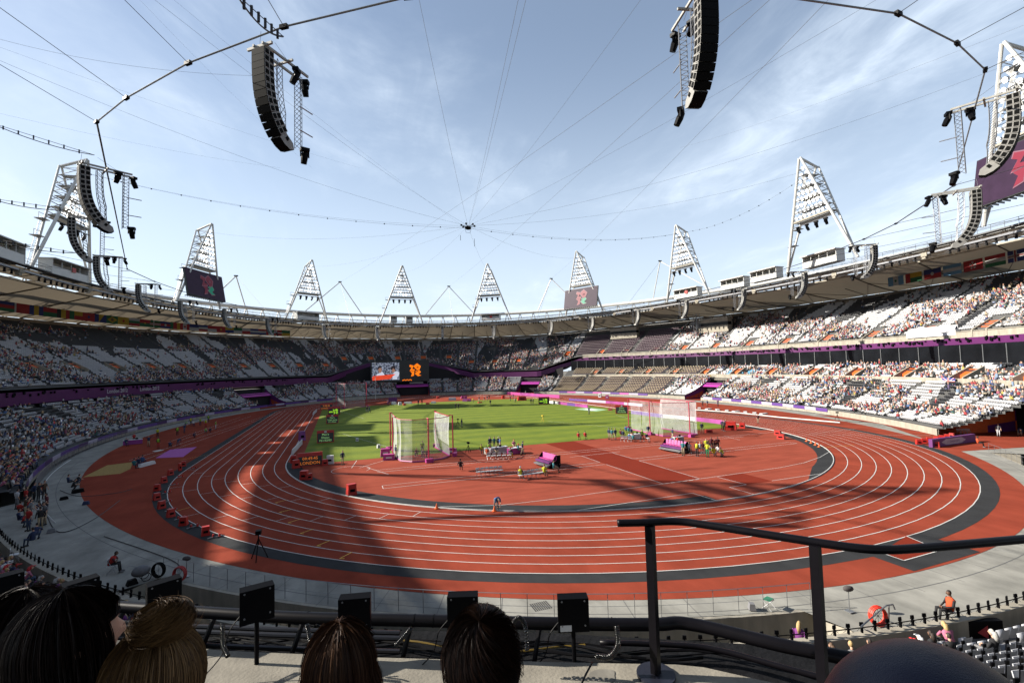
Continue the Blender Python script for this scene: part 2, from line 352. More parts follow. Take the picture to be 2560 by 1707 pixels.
for q in ([(2060, 1119), (2135, 1113)], [(450, 1150), (520, 1137)], [(440, 1278), (475, 1268)]): strip(ml, gpts(*q), .05, .0335)
ml.build('yellow_mark', paint_yellow)['kind'] = 'structure'
sheet('sand_pit', gpts((207, 1193), (268, 1163), (332, 1155), (326, 1172), (300, 1184)), .022, sand_m)
sheet('runway_emblem', gpts((389, 1145), (425, 1124), (492, 1117), (458, 1142)), .0222, mat('purple_emblem_paint', (.36, .07, .33), .8))
bb = gpts((380, 1128), (400, 1124), (411, 1125), (392, 1129)); sheet('takeoff_board', bb, .0262, paint_white)

# ------------------------------------------------------------ stands
def lerp_tab(tab, x):
    if x <= tab[0][0]: return tab[0][1:]
    for a, b in zip(tab[:-1], tab[1:]):
        if x <= b[0]:
            k = (x-a[0])/(b[0]-a[0]); return [p+(q-p)*k for p, q in zip(a[1:], b[1:])]
    return tab[-1][1:]
BAND = [(-60, 14.5, 23), (39.5, 14.5, 23), (42, 13.3, 22.5), (50, 9.0, 14.2), (70, 8.9, 14.2), (84, 14.4, 23), (101, 14.8, 23), (114, 9.0, 14.2), (205, 9.2, 14.2)]
def band(th): return lerp_tab(BAND, th)       # top height of the fascia, offset of the fascia
def outn(s, th):
    t = R_(th); v = Vector((math.cos(t)/(68+s), math.sin(t)/(94+s), 0)); return v.normalized()
def lowz(s): return .75+.15*s+.022*s*s
def nearz(s): return -.6+.40*(s-3.4)+.012*(s-3.4)**2
def zoff(th):                                    # the top of the bowl is lower on the shaded side and at the far end
    th = th % 360
    return float(np.interp(th, [0, 30, 55, 200, 300, 360], [.6, .4, -1.5, -1.5, .6, .6]))
def upz(s, th=0.): return 27.2-(44-s)*.6+(zoff(th)-.6)*(.35+.65*(s-14)/30)+.5
def profile_ring(name, fn, t0, t1, step, m, parent=None, smooth=False):
    """fn(th) -> list of (s, z); sweeps the profile round the bowl"""
    mb = MB(); n = max(2, int(abs(t1-t0)/step)); prev = None
    for i in range(n+1):
        th = t0+(t1-t0)*i/n; pr = [EL(s, th, z) for s, z in fn(th)]
        if prev:
            for k in range(min(len(pr), len(prev))-1): mb.face([prev[k], pr[k], pr[k+1], prev[k+1]])
        prev = pr
    return mb.build(name, m, parent, smooth=smooth)
def wall_ring(name, s, za, zb, th_, t0, t1, m, parent=None, step=1.5):
    f = lambda x, th: x(th) if callable(x) else x
    return profile_ring(name, lambda th: [(f(s, th), f(za, th)), (f(s, th), f(zb, th)), (f(s, th)+th_, f(zb, th)), (f(s, th)+th_, f(za, th))], t0, t1, step, m, parent)
def steps(fz, s0, s1, dz=.8):
    out = []; s = s0; n = int(round((s1-s0)/dz))
    for i in range(n):
        a = s0+i*dz; out += [(a, fz(a)), (a+dz, fz(a))]
    return out
def TH(u, v, s=1.): return onell(u, v, 68+s, 94+s)[1]
# tunnels that cut the lower tier: (th0, th1)
TUN = [(TH(1752, 1000), TH(1712, 1000)), (TH(715, 1012), TH(650, 1023))]
thA, thB = TH(1335, 985), TH(1290, 985); TUN.append((thA, thB))
thC, thD = TH(1105, 990), TH(1070, 990)
TUN.append((TH(1075, 992), TH(1000, 994)))
SE0, SE1 = -50.0, TH(2400, 1083, 3.5)       # corner tunnel
cuts = sorted([(min(a, b), max(a, b)) for a, b in TUN])
lo = empty('lower_stand', (0, 0, 0), 'lower tier of concrete steps with white and dark seats round the whole track', 'grandstand')
segs = []; cur = SE1
for a, b in cuts: segs.append((cur, a)); cur = b
segs.append((cur, 213))
for a, b in segs:
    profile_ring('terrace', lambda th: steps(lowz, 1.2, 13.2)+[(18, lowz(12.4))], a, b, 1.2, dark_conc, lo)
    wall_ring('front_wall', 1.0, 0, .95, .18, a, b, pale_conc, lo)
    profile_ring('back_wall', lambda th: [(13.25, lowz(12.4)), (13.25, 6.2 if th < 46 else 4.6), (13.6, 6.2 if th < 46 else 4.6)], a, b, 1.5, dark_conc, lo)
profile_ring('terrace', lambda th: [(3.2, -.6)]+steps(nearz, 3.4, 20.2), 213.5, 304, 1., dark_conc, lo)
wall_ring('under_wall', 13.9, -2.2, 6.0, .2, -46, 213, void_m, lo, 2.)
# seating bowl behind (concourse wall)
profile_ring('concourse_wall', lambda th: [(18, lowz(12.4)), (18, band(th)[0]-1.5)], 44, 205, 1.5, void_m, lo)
# mid tier, home straight side
mi = empty('middle_stand', (0, 0, 0), 'middle tier with pale concrete walls under the dark glass boxes on the sunny side', 'grandstand')
def midz(s): return 6.6+(s-13.6)*.40
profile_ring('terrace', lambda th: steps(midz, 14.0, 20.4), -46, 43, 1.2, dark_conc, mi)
wall_ring('front_wall', 13.7, 6.15, 7.35, .2, -46, 40.5, pale_conc, mi)
wall_ring('ledge', 13.3, 5.55, 5.8, .6, -46, 40.5, pale_conc, mi)
wall_ring('glass_wall', 21.2, 8.9, 13.2, .2, -50, 42.5, glass_dk, mi)
for i in range(38):
    th = -48+i*2.4; p = EL(21.1, th); MB().box((p.x, p.y, 11), (.12, .12, 4.2), math.radians(th)).build('mullion', steel_g, mi)
wall_ring('yellow_band', 13.1, 5.3, 5.75, .1, -44, -12, mat('yellow_vinyl', (.55, .33, .01), .5, var=.3, sc=.5), mi)
# upper tier
up = empty('upper_stand', (0, 0, 0), 'steep upper tier with purple fascia running under the roof', 'grandstand')
def upprof(th):
    z, s0 = band(th); n = 38; s1 = 44.2; base = s1-n*.8; out = []
    for i in range(n):
        a = base+i*.8
        if a < s0+1.0: out += [(s0+1.0, max(upz(s0+1.0, th), z-.7))]*2
        else: out += [(a, upz(a, th)), (a+.8, upz(a, th))]
    return out
profile_ring('terrace', upprof, -60, 205, 1.2, dark_conc, up)
profile_ring('fascia', lambda th: [(band(th)[1]+1.2, band(th)[0]-(1.6 if th < 45 else 2.4)), (band(th)[1], band(th)[0]-(1.6 if th < 45 else 2.2)), (band(th)[1], band(th)[0]), (band(th)[1]+.3, band(th)[0]), (band(th)[1]+.3, band(th)[0]-.5)], -60, 205, 1.2, purple_band, up)
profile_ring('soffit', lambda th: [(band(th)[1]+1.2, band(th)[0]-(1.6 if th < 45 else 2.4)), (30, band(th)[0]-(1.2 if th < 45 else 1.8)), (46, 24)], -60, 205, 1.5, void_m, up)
ff = MB(); r9 = random.Random(9)
for i in range(420):
    th = r9.uniform(-58, 40) if i < 330 else r9.uniform(120, 200); zt, s0 = band(th); h_ = r9.uniform(.25, .6); p = EL(s0-.12, th, zt-.15-r9.uniform(0, .5)); ff.box(p, (r9.uniform(.15, .5), .2, h_), math.atan2(outn(s0, th).y, outn(s0, th).x)+math.pi/2)
ff.build('fascia_fittings', black, up)['kind'] = 'stuff'
for u_, tx_ in ((291, 'London 2012'), (372, 'London 2012')):
    th = TH(u_, 969, 14.2); p = EL(14.0, th, band(th)[0]-1.0); n_ = outn(14, th); X_ = Vector((-n_.y, n_.x, 0)); X_ = X_ if X_.cross(Z0).dot(-n_) > 0 else -X_; text(tx_, up, p-n_*.1, X_, Z0, 1.35, white_pl)
for u_, tx_ in ((2170, 'Inspire a generation'), (1955, 'London 2012'), (2410, 'Inspire a generation')):
    th = TH(u_, 940, 13.6); p = EL(13.5, th, 6.75); n_ = outn(13.5, th); X_ = Vector((-n_.y, n_.x, 0)); X_ = X_ if X_.cross(Z0).dot(-n_) > 0 else -X_; text(tx_, mi, p-n_*.1, X_, Z0, .7, mat('faded_letter_grey', (.3, .29, .26), .7))
th = TH(2372, 940, 13.4); p = EL(13.35, th, 6.15); n_ = outn(13.4, th); X_ = Vector((-n_.y, n_.x, 0)); X_ = X_ if X_.cross(Z0).dot(-n_) > 0 else -X_
e = empty('flag', p, 'union flag hung over the pale middle wall near the right edge', 'flag')
def fq(m_, pts, o): MB().face([X_*x-n_*o+Z0*z for x, z in pts]).build('flag_piece', m_, e)
fbl, frd = mat('union_blue', (.02, .03, .2), .8), mat('union_red', (.5, .02, .03), .8); fq(fbl, [(-1.4, 0), (1.4, 0), (1.4, 1.3), (-1.4, 1.3)], .02)
for k_, w_, o_ in ((white_pl, .16, .05), (frd, .06, .07)):
    for s_ in (-1, 1): fq(k_, [(-1.4*s_, 0), (-1.4*s_+w_*2*s_, 0), (1.4*s_, 1.3), (1.4*s_-w_*2*s_, 1.3)], o_)
for k_, w_, o_ in ((white_pl, .2, .09), (frd, .11, .11)): fq(k_, [(-1.4, .65-w_), (1.4, .65-w_), (1.4, .65+w_), (-1.4, .65+w_)], o_); fq(k_, [(-w_, 0), (w_, 0), (w_, 1.3), (-w_, 1.3)], o_+.01)
wall_ring('parapet', 24.1, 14.4, 15.85, .25, -60, 40, pale_conc, up)
wall_ring('rear_wall', 44.6, 24, lambda th: 27.75+zoff(th), .3, -60, 205, mat('rear_wall_slats', (.26, .22, .18), .8, var=.2, sc=2), up)
for th in range(-58, 205, 3): 
    p = EL(44.45, th, 26.5+zoff(th)); MB().box(p, (.2, .2, 2.0)).build('rear_post', dark_conc, up)
# vomitory portals with orange canopies
def portal(par, u, v, s, zf, w=2.6, h=1.9, warm=True):
    p, th = onell(u, v, 68+s, 94+s); p = EL(s, th, zf); n = outn(s, th); tt = Vector((-n.y, n.x, 0))
    for e in (-1, 1):
        a = p+tt*e*w/2; b = a+n*3.4; w_ = tt*.14*e; mb = MB()
        mb.hexa([a-w_, a+w_, b+w_, b-w_, a-w_+Z0*h*.75, a+w_+Z0*h*.75, b+w_+Z0*(h+1.6), b-w_+Z0*(h+1.6)])
        o = mb.build('portal_wall', pale_conc, par)
    a = p+n*2.6+Z0*(h*.45); k = MB(); k.face([a-tt*w/2*.93-Z0*.4, a+tt*w/2*.93-Z0*.4, a+tt*w/2*.93+Z0*1.5, a-tt*w/2*.93+Z0*1.5]); k.build('opening', void_m, o)
    a = p+n*1.7+Z0*(h+.1); k = MB(); q = a+n*1.6+Z0*1.0
    k.hexa([a-tt*w/2-Z0*.12, a+tt*w/2-Z0*.12, q+tt*w/2-Z0*.12, q-tt*w/2-Z0*.12, a-tt*w/2, a+tt*w/2, q+tt*w/2, q-tt*w/2]); k.build('canopy', orange, o)
    k = MB(); k.hexa([a-tt*w/2-n*.08-Z0*.75, a+tt*w/2-n*.08-Z0*.75, a+tt*w/2-Z0*.75, a-tt*w/2-Z0*.75, a-tt*w/2-n*.08, a+tt*w/2-n*.08, a+tt*w/2, a-tt*w/2]); k.build('canopy_front', orange, o)
    return th
PT_U, PT_M = [], []
for u, v in [(1415, 883), (1498, 880), (1560, 877), (1632, 872), (1703, 868), (1781, 863), (1863, 857), (1954, 850), (2055, 842), (2166, 832), (2297, 820), (2445, 806)]: PT_U.append((portal(up, u, v, 24.0, 14.7, 2.9, 1.7), 24.2))
for u, v in [(108, 920), (210, 921), (306, 921), (395, 921), (470, 922), (542, 924), (619, 921), (689, 921), (756, 920), (820, 919), (1177, 913), (1235, 912), (1293, 910), (1360, 898)]:
    PT_U.append((portal(up, u, v, 21.0, upz(21, 130)-.2, 3.0, 1.1), 21))
for u, v in [(864, 895), (930, 894), (996, 893), (1059, 893), (1122, 893)]: PT_U.append((portal(up, u, v, 26.0, upz(26, 90)-.2, 2.8, 1.2), 26))
for u in (1482, 1545, 1612, 1679, 1756, 1833, 1918, 2018, 2123, 2247, 2388, 2541): PT_M.append((portal(mi, u, 930, 13.9, 6.8, 2.8, 1.0), 14))
# tunnels to the field
def tunnel(name, th0, th1, label, w_m, depth=11., ztop=5.6, cz=3.6, wallm=None):
    e = empty(name, (0, 0, 0), label, 'tunnel')
    for th in (th0, th1):
        mb = MB()
        for i in range(7):
            a, b = 1.0+depth*i/7, 1.0+depth*(i+1)/7
            p, q = EL(a, th), EL(b, th); mb.face([p, q, q+Z0*(lowz(b)+.5), p+Z0*(lowz(a)+.5)])
        mb.build('side_wall', w_m, e)
        o = MB()
        for i in range(4):
            a, b = 1.2+i*1.8, 2.6+i*1.8; t2 = th+(.06 if th == min(th0, th1) else -.06)
            o.face([EL(a, t2, .3), EL(b, t2, .3), EL(b+.8, t2, lowz(a)*.9), EL(a+.5, t2, lowz(a)*.7)])
        o.build('wall_graphic', mat('tunnel_graphic', (.42, .07, .03), .6), e)
    mb = MB(); a, b = EL(1, th0, .015), EL(1, th1, .015); c, d = EL(1+depth, th1, .015), EL(1+depth, th0, .015); mb.face([a, b, c, d]); mb.build('floor', track_red, e)
    mb = MB(); a, b, c, d = EL(8.5, th0), EL(8.5, th1), EL(10.2, th1), EL(10.2, th0)
    mb.hexa([a+Z0*cz, b+Z0*cz, c+Z0*(cz+.9), d+Z0*(cz+.9), a+Z0*(cz+.1), b+Z0*(cz+.1), c+Z0*(cz+1.1), d+Z0*(cz+1.1)]); mb.build('canopy', mat('magenta_canopy', (.33, .03, .26), .5), e)
    mb = MB(); a, b = EL(9.5, th0), EL(9.5, th1); mb.face([a, b, b+Z0*4.5, a+Z0*4.5]); mb.build('dark_end', void_m, e)
    return e
tunnel('field_tunnel', *TUN[0], 'magenta roofed tunnel through the sunny lower tier behind the right hammer cage', purple)
tunnel('field_tunnel', *TUN[1], 'purple and orange walled tunnel through the shaded lower tier on the left', purple)
tunnel('field_tunnel', *TUN[2], 'dark purple tunnel at the far right corner beside the press desks', purple)
tunnel('field_tunnel', *TUN[3], 'wide dark tunnel under the orange logo screen at the far end', purple, ztop=7)

# ---- seats and spectators in bulk
def vnoise(seed, nx, ny):
    g = np.random.default_rng(seed).random((nx+2, ny+2))
    def f(x, y):
        x = np.mod(x, nx); y = np.clip(y, 0, ny); i = x.astype(int); j = np.asarray(y).astype(int); fx, fy = x-i, y-j
        return (g[i, j]*(1-fx)+g[i+1, j]*fx)*(1-fy)+(g[i, j+1]*(1-fx)+g[i+1, j+1]*fx)*fy
    return f
vn1, vn2, vn3 = vnoise(3, 200, 12), vnoise(5, 400, 24), vnoise(8, 60, 6)
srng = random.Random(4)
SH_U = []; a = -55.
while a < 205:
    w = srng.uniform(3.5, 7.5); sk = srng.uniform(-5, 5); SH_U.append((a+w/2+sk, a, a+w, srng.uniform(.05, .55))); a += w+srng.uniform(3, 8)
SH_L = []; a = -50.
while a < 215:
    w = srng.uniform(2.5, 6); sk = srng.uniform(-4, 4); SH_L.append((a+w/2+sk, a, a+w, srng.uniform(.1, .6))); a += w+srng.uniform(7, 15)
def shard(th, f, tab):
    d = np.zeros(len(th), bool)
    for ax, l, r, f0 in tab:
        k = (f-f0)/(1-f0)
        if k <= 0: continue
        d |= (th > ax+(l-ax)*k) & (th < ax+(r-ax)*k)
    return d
rows = []   # (s, z, th0, th1, tier, frac)
def addrows(fz, s0, s1, t0, t1, tier):
    n = int(round((s1-s0)/.8))
    for i in range(n): rows.append((s0+i*.8, fz(s0+i*.8), t0, t1, tier, i/max(1, n-1)))
MEDIA = (12.5, 44.0)
for a, b in segs: addrows(lowz, 1.2, 13.2, a, b, 0)
addrows(nearz, 3.6, 19.6, 214, 303.5, 3)
addrows(midz, 14.0, 20.4, -46, 43, 1)
n = 37
for i in range(n):
    s = 44.2-38*.8+(i+1)*.8; rows.append((s, None, -56, 200, 2, i/(n-1)))
P_, T_, TIER, FR, SS, ZZ = [], [], [], [], [], []
for s, z, t0, t1, tier, fr in rows:
    g = np.linspace(t0, t1, 2400); x = (68+s+.45)*np.cos(np.radians(g)); y = (94+s+.45)*np.sin(np.radians(g))
    ln = np.concatenate([[0], np.cumsum(np.hypot(np.diff(x), np.diff(y)))]); q = np.arange(.4, ln[-1]-.4, .5); th = np.interp(q, ln, g)
    SECT = 5.0; ph = np.mod(th, SECT); aw = math.degrees(.62/(80+s)); keep = (ph > aw) & (ph < SECT-aw)
    if tier == 2: bt = np.array([band(t)[1] for t in g[::20]]); s0 = np.interp(th, g[::20], bt); keep &= (s > s0+1.0)
    if tier == 2: keep &= ~((th > 20.5) & (th < 42.5) & (fr > .30))
    pts = PT_U if tier == 2 else PT_M if tier == 1 else []
    for pt, ps in pts:
        if ps-1.2 < s < ps+4.0: keep &= np.abs(th-pt) > math.degrees(1.75/(85+s))
    if tier == 0: keep &= ~((th > MEDIA[0]) & (th < MEDIA[1]))
    if tier == 1: keep &= ~((th > 9) & (th < 43))
    th = th[keep]
    P_.append(np.stack([(68+s+.45)*np.cos(np.radians(th)), (94+s+.45)*np.sin(np.radians(th)), np.full(len(th), z) if z is not None else np.array([upz(s, q) for q in th])], 1)); T_.append(th)
    TIER.append(np.full(len(th), tier)); FR.append(np.full(len(th), fr)); SS.append(np.full(len(th), s))
P_ = np.concatenate(P_); T_ = np.concatenate(T_); TIER = np.concatenate(TIER); FR = np.concatenate(FR); SS = np.concatenate(SS)
# colours of seats
n = len(P_); dark = np.zeros(n, bool)
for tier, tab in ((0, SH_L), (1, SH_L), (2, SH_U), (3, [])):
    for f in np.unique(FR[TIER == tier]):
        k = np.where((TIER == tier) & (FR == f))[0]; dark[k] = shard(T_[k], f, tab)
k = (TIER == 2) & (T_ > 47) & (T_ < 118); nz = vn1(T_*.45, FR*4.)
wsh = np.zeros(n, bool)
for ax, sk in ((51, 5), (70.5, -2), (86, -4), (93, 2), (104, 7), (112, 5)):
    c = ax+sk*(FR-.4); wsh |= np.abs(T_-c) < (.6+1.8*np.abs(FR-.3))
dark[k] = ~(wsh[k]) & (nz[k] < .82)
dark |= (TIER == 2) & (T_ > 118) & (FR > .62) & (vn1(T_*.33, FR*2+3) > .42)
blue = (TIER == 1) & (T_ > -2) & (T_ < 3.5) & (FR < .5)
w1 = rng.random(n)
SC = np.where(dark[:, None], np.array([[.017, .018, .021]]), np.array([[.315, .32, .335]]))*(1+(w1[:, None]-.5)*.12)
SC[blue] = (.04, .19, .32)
# occupancy
ar = T_*1.5
base = np.select([(TIER == 0) & (T_ < 60), (TIER == 0), TIER == 1, (TIER == 3) & (T_ < 245), TIER == 3], [.50, .52, .48, .62, -.25], .36)
base = base+(vn1(ar*.13+7, FR*6)-.5)*2.2+(vn2(ar*.5, FR*16)-.5)*.7
u_ = TIER == 2; base[u_] += (.30-FR[u_]*.55); base[(TIER == 2) & (FR > .75)] -= .15
base[(TIER == 0) & (T_ > -44) & (T_ < -20)] += -.15+.5*(vn3(T_[(TIER == 0) & (T_ > -44) & (T_ < -20)]*1.1, FR[(TIER == 0) & (T_ > -44) & (T_ < -20)]*5)-.5)
occ = rng.random(n) < np.clip(base, .02, .93)
# view test: keep what the photograph's frame (with a margin) can see
d = P_+np.array([0, 0, .7])-np.array(CAM); zf = d@np.array(Fv); uu = 1280+FL*(d@np.array(R2))/np.maximum(zf, .1); vv = 853.5-FL*(d@np.array(U2))/np.maximum(zf, .1)
vis = (zf > 2) & (uu > -420) & (uu < 2980) & (vv < 1900)
near_hidden = (TIER == 3) & ((vv > np.where(uu > 1900, 1775, 1640)) | ((uu > 420) & (uu < 1600) & (vv > 1545)) | (zf < 6))
vis &= ~near_hidden
nn = np.stack([np.cos(np.radians(T_))/(68+SS), np.sin(np.radians(T_))/(94+SS)], 1); nn /= np.linalg.norm(nn, axis=1)[:, None]
nrm = np.concatenate([nn, np.zeros((n, 1))], 1); tan = np.stack([-nn[:, 1], nn[:, 0], np.zeros(n)], 1)
infr = vis & (uu > -10) & (uu < 2570) & (vv > -10) & (vv < 1717)
front = (zf < 75)
order = np.argsort(np.where(infr & ~occ & (zf > 6), zf, 1e9)); NEAR_SEAT = order[:280]
order = np.argsort(np.where(infr & occ & (zf > 6), zf, 1e9)); NEAR_PPL = order[:185]
bulk_s = vis & ~occ; bulk_s[NEAR_SEAT] = False
bulk_p = vis & occ; bulk_p[NEAR_PPL] = False
def inst(idx, LV, LF, cols, jit=None):
    m = len(idx); LV = np.array(LV, float); LF = np.array(LF); k = len(LV)
    o = P_[idx]; X, Y = tan[idx], nrm[idx]
    if jit is not None:
        a = jit[:, 0]; X, Y = X*np.cos(a)[:, None]+Y*np.sin(a)[:, None], Y*np.cos(a)[:, None]-X*np.sin(a)[:, None]
    lv = np.repeat(LV[None], m, 0)
    if jit is not None: lv = lv*np.stack([jit[:, 1], jit[:, 1], jit[:, 2]], 1)[:, None, :]; lv[:, :, 1] += jit[:, 3][:, None]*(LV[None, :, 2]-.4)
    V = o[:, None, :]+lv[:, :, 0:1]*X[:, None, :]+lv[:, :, 1:2]*Y[:, None, :]; V[:, :, 2] += lv[:, :, 2]
    F = (np.arange(m)*k)[:, None, None]+LF[None]
    return V.reshape(-1, 3), F.reshape(-1, 4), cols.reshape(-1, 3)
SV = [(-.21, .2, .44), (.21, .2, .44), (.21, .30, .84), (-.21, .30, .84), (-.2, .12, .40), (.2, .12, .40), (.2, .0, .70), (-.2, .0, .70)]
SF = [(0, 1, 2, 3), (4, 5, 6, 7)]
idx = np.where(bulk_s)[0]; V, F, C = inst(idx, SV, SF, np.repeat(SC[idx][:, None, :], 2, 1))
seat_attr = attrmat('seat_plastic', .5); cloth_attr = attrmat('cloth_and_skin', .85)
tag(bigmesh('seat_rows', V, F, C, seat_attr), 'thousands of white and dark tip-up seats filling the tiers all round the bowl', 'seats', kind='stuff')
def hx(x0, x1, y0, y1, z0, z1, tx=1., ty=1.):
    cx, cy = (x0+x1)/2, (y0+y1)/2; return [(x0, y0, z0), (x1, y0, z0), (x1, y1, z0), (x0, y1, z0)]+[(cx+(a-cx)*tx, cy+(b-cy)*ty, z1) for a, b in ((x0, y0), (x1, y0), (x1, y1), (x0, y1))]
HF = [(4, 5, 6, 7), (0, 1, 5, 4), (1, 2, 6, 5), (2, 3, 7, 6), (3, 0, 4, 7)]
PV = hx(-.22, .22, .05, .28, .42, .95, .82, .8)+hx(-.085, .085, .06, .27, .97, 1.24, .8, .8)+hx(-.19, .19, -.32, .08, .42, .60, .9, 1)
PF = HF+[tuple(8+i for i in f) for f in HF]+[tuple(16+i for i in f) for f in HF]
idx = np.where(bulk_p)[0]; m = len(idx)
pal = .38*np.array([(.62, .62, .64), (.70, .68, .64), (.42, .03, .04), (.5, .04, .05), (.05, .07, .2), (.03, .03, .04), (.02, .02, .025), (.1, .2, .42), (.32, .3, .28), (.45, .12, .2), (.08, .1, .1), (.55, .45, .3), (.15, .1, .22), (.6, .2, .05), (.05, .15, .12), (.6, .5, .1), (.3, .42, .6), (.25, .24, .24)])
pw = np.array([10, 5, 6, 4, 8, 9, 8, 5, 6, 3, 5, 3, 3, 1.5, 2, 1, 4, 6.]); pw /= pw.sum()
top = pal[rng.choice(len(pal), m, p=pw)]; leg = np.array([(.03, .035, .07), (.02, .02, .022), (.2, .17, .12), (.1, .12, .18), (.35, .33, .3)])[rng.choice(5, m)]
skin = .55*np.array([(.55, .33, .24), (.45, .26, .18), (.6, .38, .28), (.16, .08, .05)])[rng.choice(4, m, p=(.4, .2, .3, .1))]
hair = np.array([(.05, .03, .02), (.12, .06, .03), (.3, .2, .1), (.02, .015, .015), (.35, .33, .3), (.7, .7, .7), (.5, .05, .05)])[rng.choice(7, m, p=(.3, .2, .12, .2, .08, .06, .04))]
C = np.zeros((m, 15, 3)); C[:, :5] = top[:, None]; C[:, 5:10] = skin[:, None]; C[:, 5] = hair; C[:, 7] = hair; C[:, 8] = hair; C[:, 9] = hair*.5+skin*.5; C[:, 10:] = leg[:, None]
C[:, 6] = skin
jit = np.stack([rng.normal(0, .35, m), rng.uniform(.85, 1.12, m), rng.uniform(.88, 1.1, m), rng.normal(-.05, .25, m)], 1)
st_ = rng.random(m) < .045; jit[st_, 2] *= 1.5; jit[st_, 3] = 0
V, F, C = inst(idx, PV, PF, C, jit)
tag(bigmesh('crowd', V, F, C, cloth_attr), 'thousands of small seated spectators scattered over the tiers of the bowl', 'crowd', kind='stuff')

# ---- press desks on the far right
press_p = mat('press_panel', (.07, .048, .062), .7); press_top = mat('press_desktop', (.36, .29, .19), .6)
def press_block(tA, tB, fz0, s0, s1, ds, col, where, pm=press_p, tm=press_top):
    fz = (lambda q: fz0(q, (tA+tB)/2)) if fz0 is upz else fz0
    s = s0; k = 0
    nm = ['front', 'second', 'third', 'fourth', 'fifth', 'sixth', 'seventh', 'eighth', 'ninth', 'tenth', 'eleventh', 'twelfth', 'thirteenth', 'fourteenth', 'fifteenth', 'sixteenth', 'seventeenth', 'eighteenth', 'nineteenth', 'twentieth']
    while s < s1:
        a, b = EL(s, tA, fz(s)+.05), EL(s, tB, fz(s)+.05); c = (a+b)/2; L_ = (b-a).length; rz = math.atan2(b.y-a.y, b.x-a.x)
        e = empty('press_desk', c, f'{nm[k]} row press desk in {where}', 'desk', 'press desks in the far right lower tier', rz)
        MB().box((0, 0, .30), (L_*.94, .06, .44)).build('front_panel', pm, e)
        mb = MB(); mb.box((0, .10, .56), (L_*.94, .50, .05))
        for q in range(int(L_/1.1)): mb.box((-L_/2+.8+q*1.1, .2, .68), (.34, .05, .2), rng.uniform(-.3, .3))
        mb.build('desktop', tm, e); s += ds; k += 1
bl = [(MEDIA[0]+.8, 18.3, 'the block nearest the crowd'), (18.9, 24.1, 'the second block from the crowd'), (24.7, 29.9, 'the middle block'), (30.5, 35.7, 'the fourth block from the crowd'), (36.3, 43.2, 'the farthest block by the corner')]
for a, b, wh in bl: press_block(a, b, lowz, 1.8, 12.8, 1.05, None, wh)
for a, b, wh in [(9.6, 17, 'the middle tier by the blue seats'), (17.6, 25, 'the middle tier above the press blocks'), (25.6, 33, 'the far middle tier'), (33.6, 41, 'the middle tier next to the corner')]: press_block(a, b, midz, 15.6, 20.2, 1.1, None, wh)
dkp = mat('dark_press_panel', (.085, .05, .075), .7); dkt = mat('dark_press_top', (.16, .12, .13), .6)
for a, b, wh in [(21, 27.5, 'the upper tier right of the lattice mast'), (28.1, 34.6, 'the upper tier below the pale studio box'), (35.2, 42, 'the upper tier at the far corner')]: press_block(a, b, upz, 25.2, 40, 1.3, None, wh, dkp, dkt)
# studio boxes in the upper tier
def studio(u0, u1, v, s, z0, h, lab):
    a, b = EL(s, TH(u0, v, s), z0), EL(s, TH(u1, v, s), z0); c = (a+b)/2; L_ = (b-a).length; rz = math.atan2(b.y-a.y, b.x-a.x)
    e = empty('studio_box', c, lab, 'commentary box', None, rz)
    MB().box((0, -1, h*.24), (L_, 2.4, h*.48)).build('lower_wall', pale_conc, e)
    MB().box((0, -1, h*.86), (L_, 2.4, h*.28)).build('roof', pale_conc, e)
    MB().box((0, -1.1, h*.6), (L_*.97, 2.0, h*.24)).build('window_band', glass_dk, e)
    for i in range(6): MB().box((-L_/2+L_*i/5, .1, h*.6), (.15, .12, h*.24)).build('post', pale_conc, e)
studio(1532, 1598, 835, 36, 22.3, 4.6, 'small pale studio box under the roof above the dark press rows')
studio(1755, 1830, 815, 36, 22.0, 5.0, 'larger pale studio box behind the lattice mast under the roof')
c = EL(33, TH(1742, 815, 33), 20.5); e = empty('lattice_mast', c, 'grey lattice mast standing in the upper tier beside the studio box', 'mast')
mb = MB()
for x in (-.8, .8):
    for y in (-.8, .8): mb.tube([(x, y, 0), (x, y, 9)], .1, 4)
for i in range(6):
    for x0, y0, x1, y1 in ((-.8, -.8, .8, -.8), (.8, -.8, .8, .8), (.8, .8, -.8, .8), (-.8, .8, -.8, -.8)):
        mb.tube([(x0, y0, i*1.5), (x1, y1, i*1.5+1.5)], .06, 4); mb.tube([(x1, y1, i*1.5), (x0, y0, i*1.5+1.5)], .06, 4)
mb.build('lattice', galv, e)
# white tent on the upper walkway
c = EL(24.6, TH(2325, 830, 24), 15.2); th = TH(2325, 830, 24); rz = math.atan2(94*math.cos(R_(th)), -68*math.sin(R_(th)))
e = empty('white_tent', c, 'long white canopy tent on the walkway above the purple fascia', 'tent', None, rz)
mb = MB().box((0, 0, .6), (11, 1.6, 1.2)); mb.build('wall', white_pl, e); mb = MB()
mb.face([(-5.5, -.9, 1.2), (5.5, -.9, 1.2), (5.1, 0, 2.0), (-5.1, 0, 2.0)]); mb.face([(-5.5, .9, 1.2), (5.5, .9, 1.2), (5.1, 0, 2.0), (-5.1, 0, 2.0)]); mb.build('roof', white_pl, e)

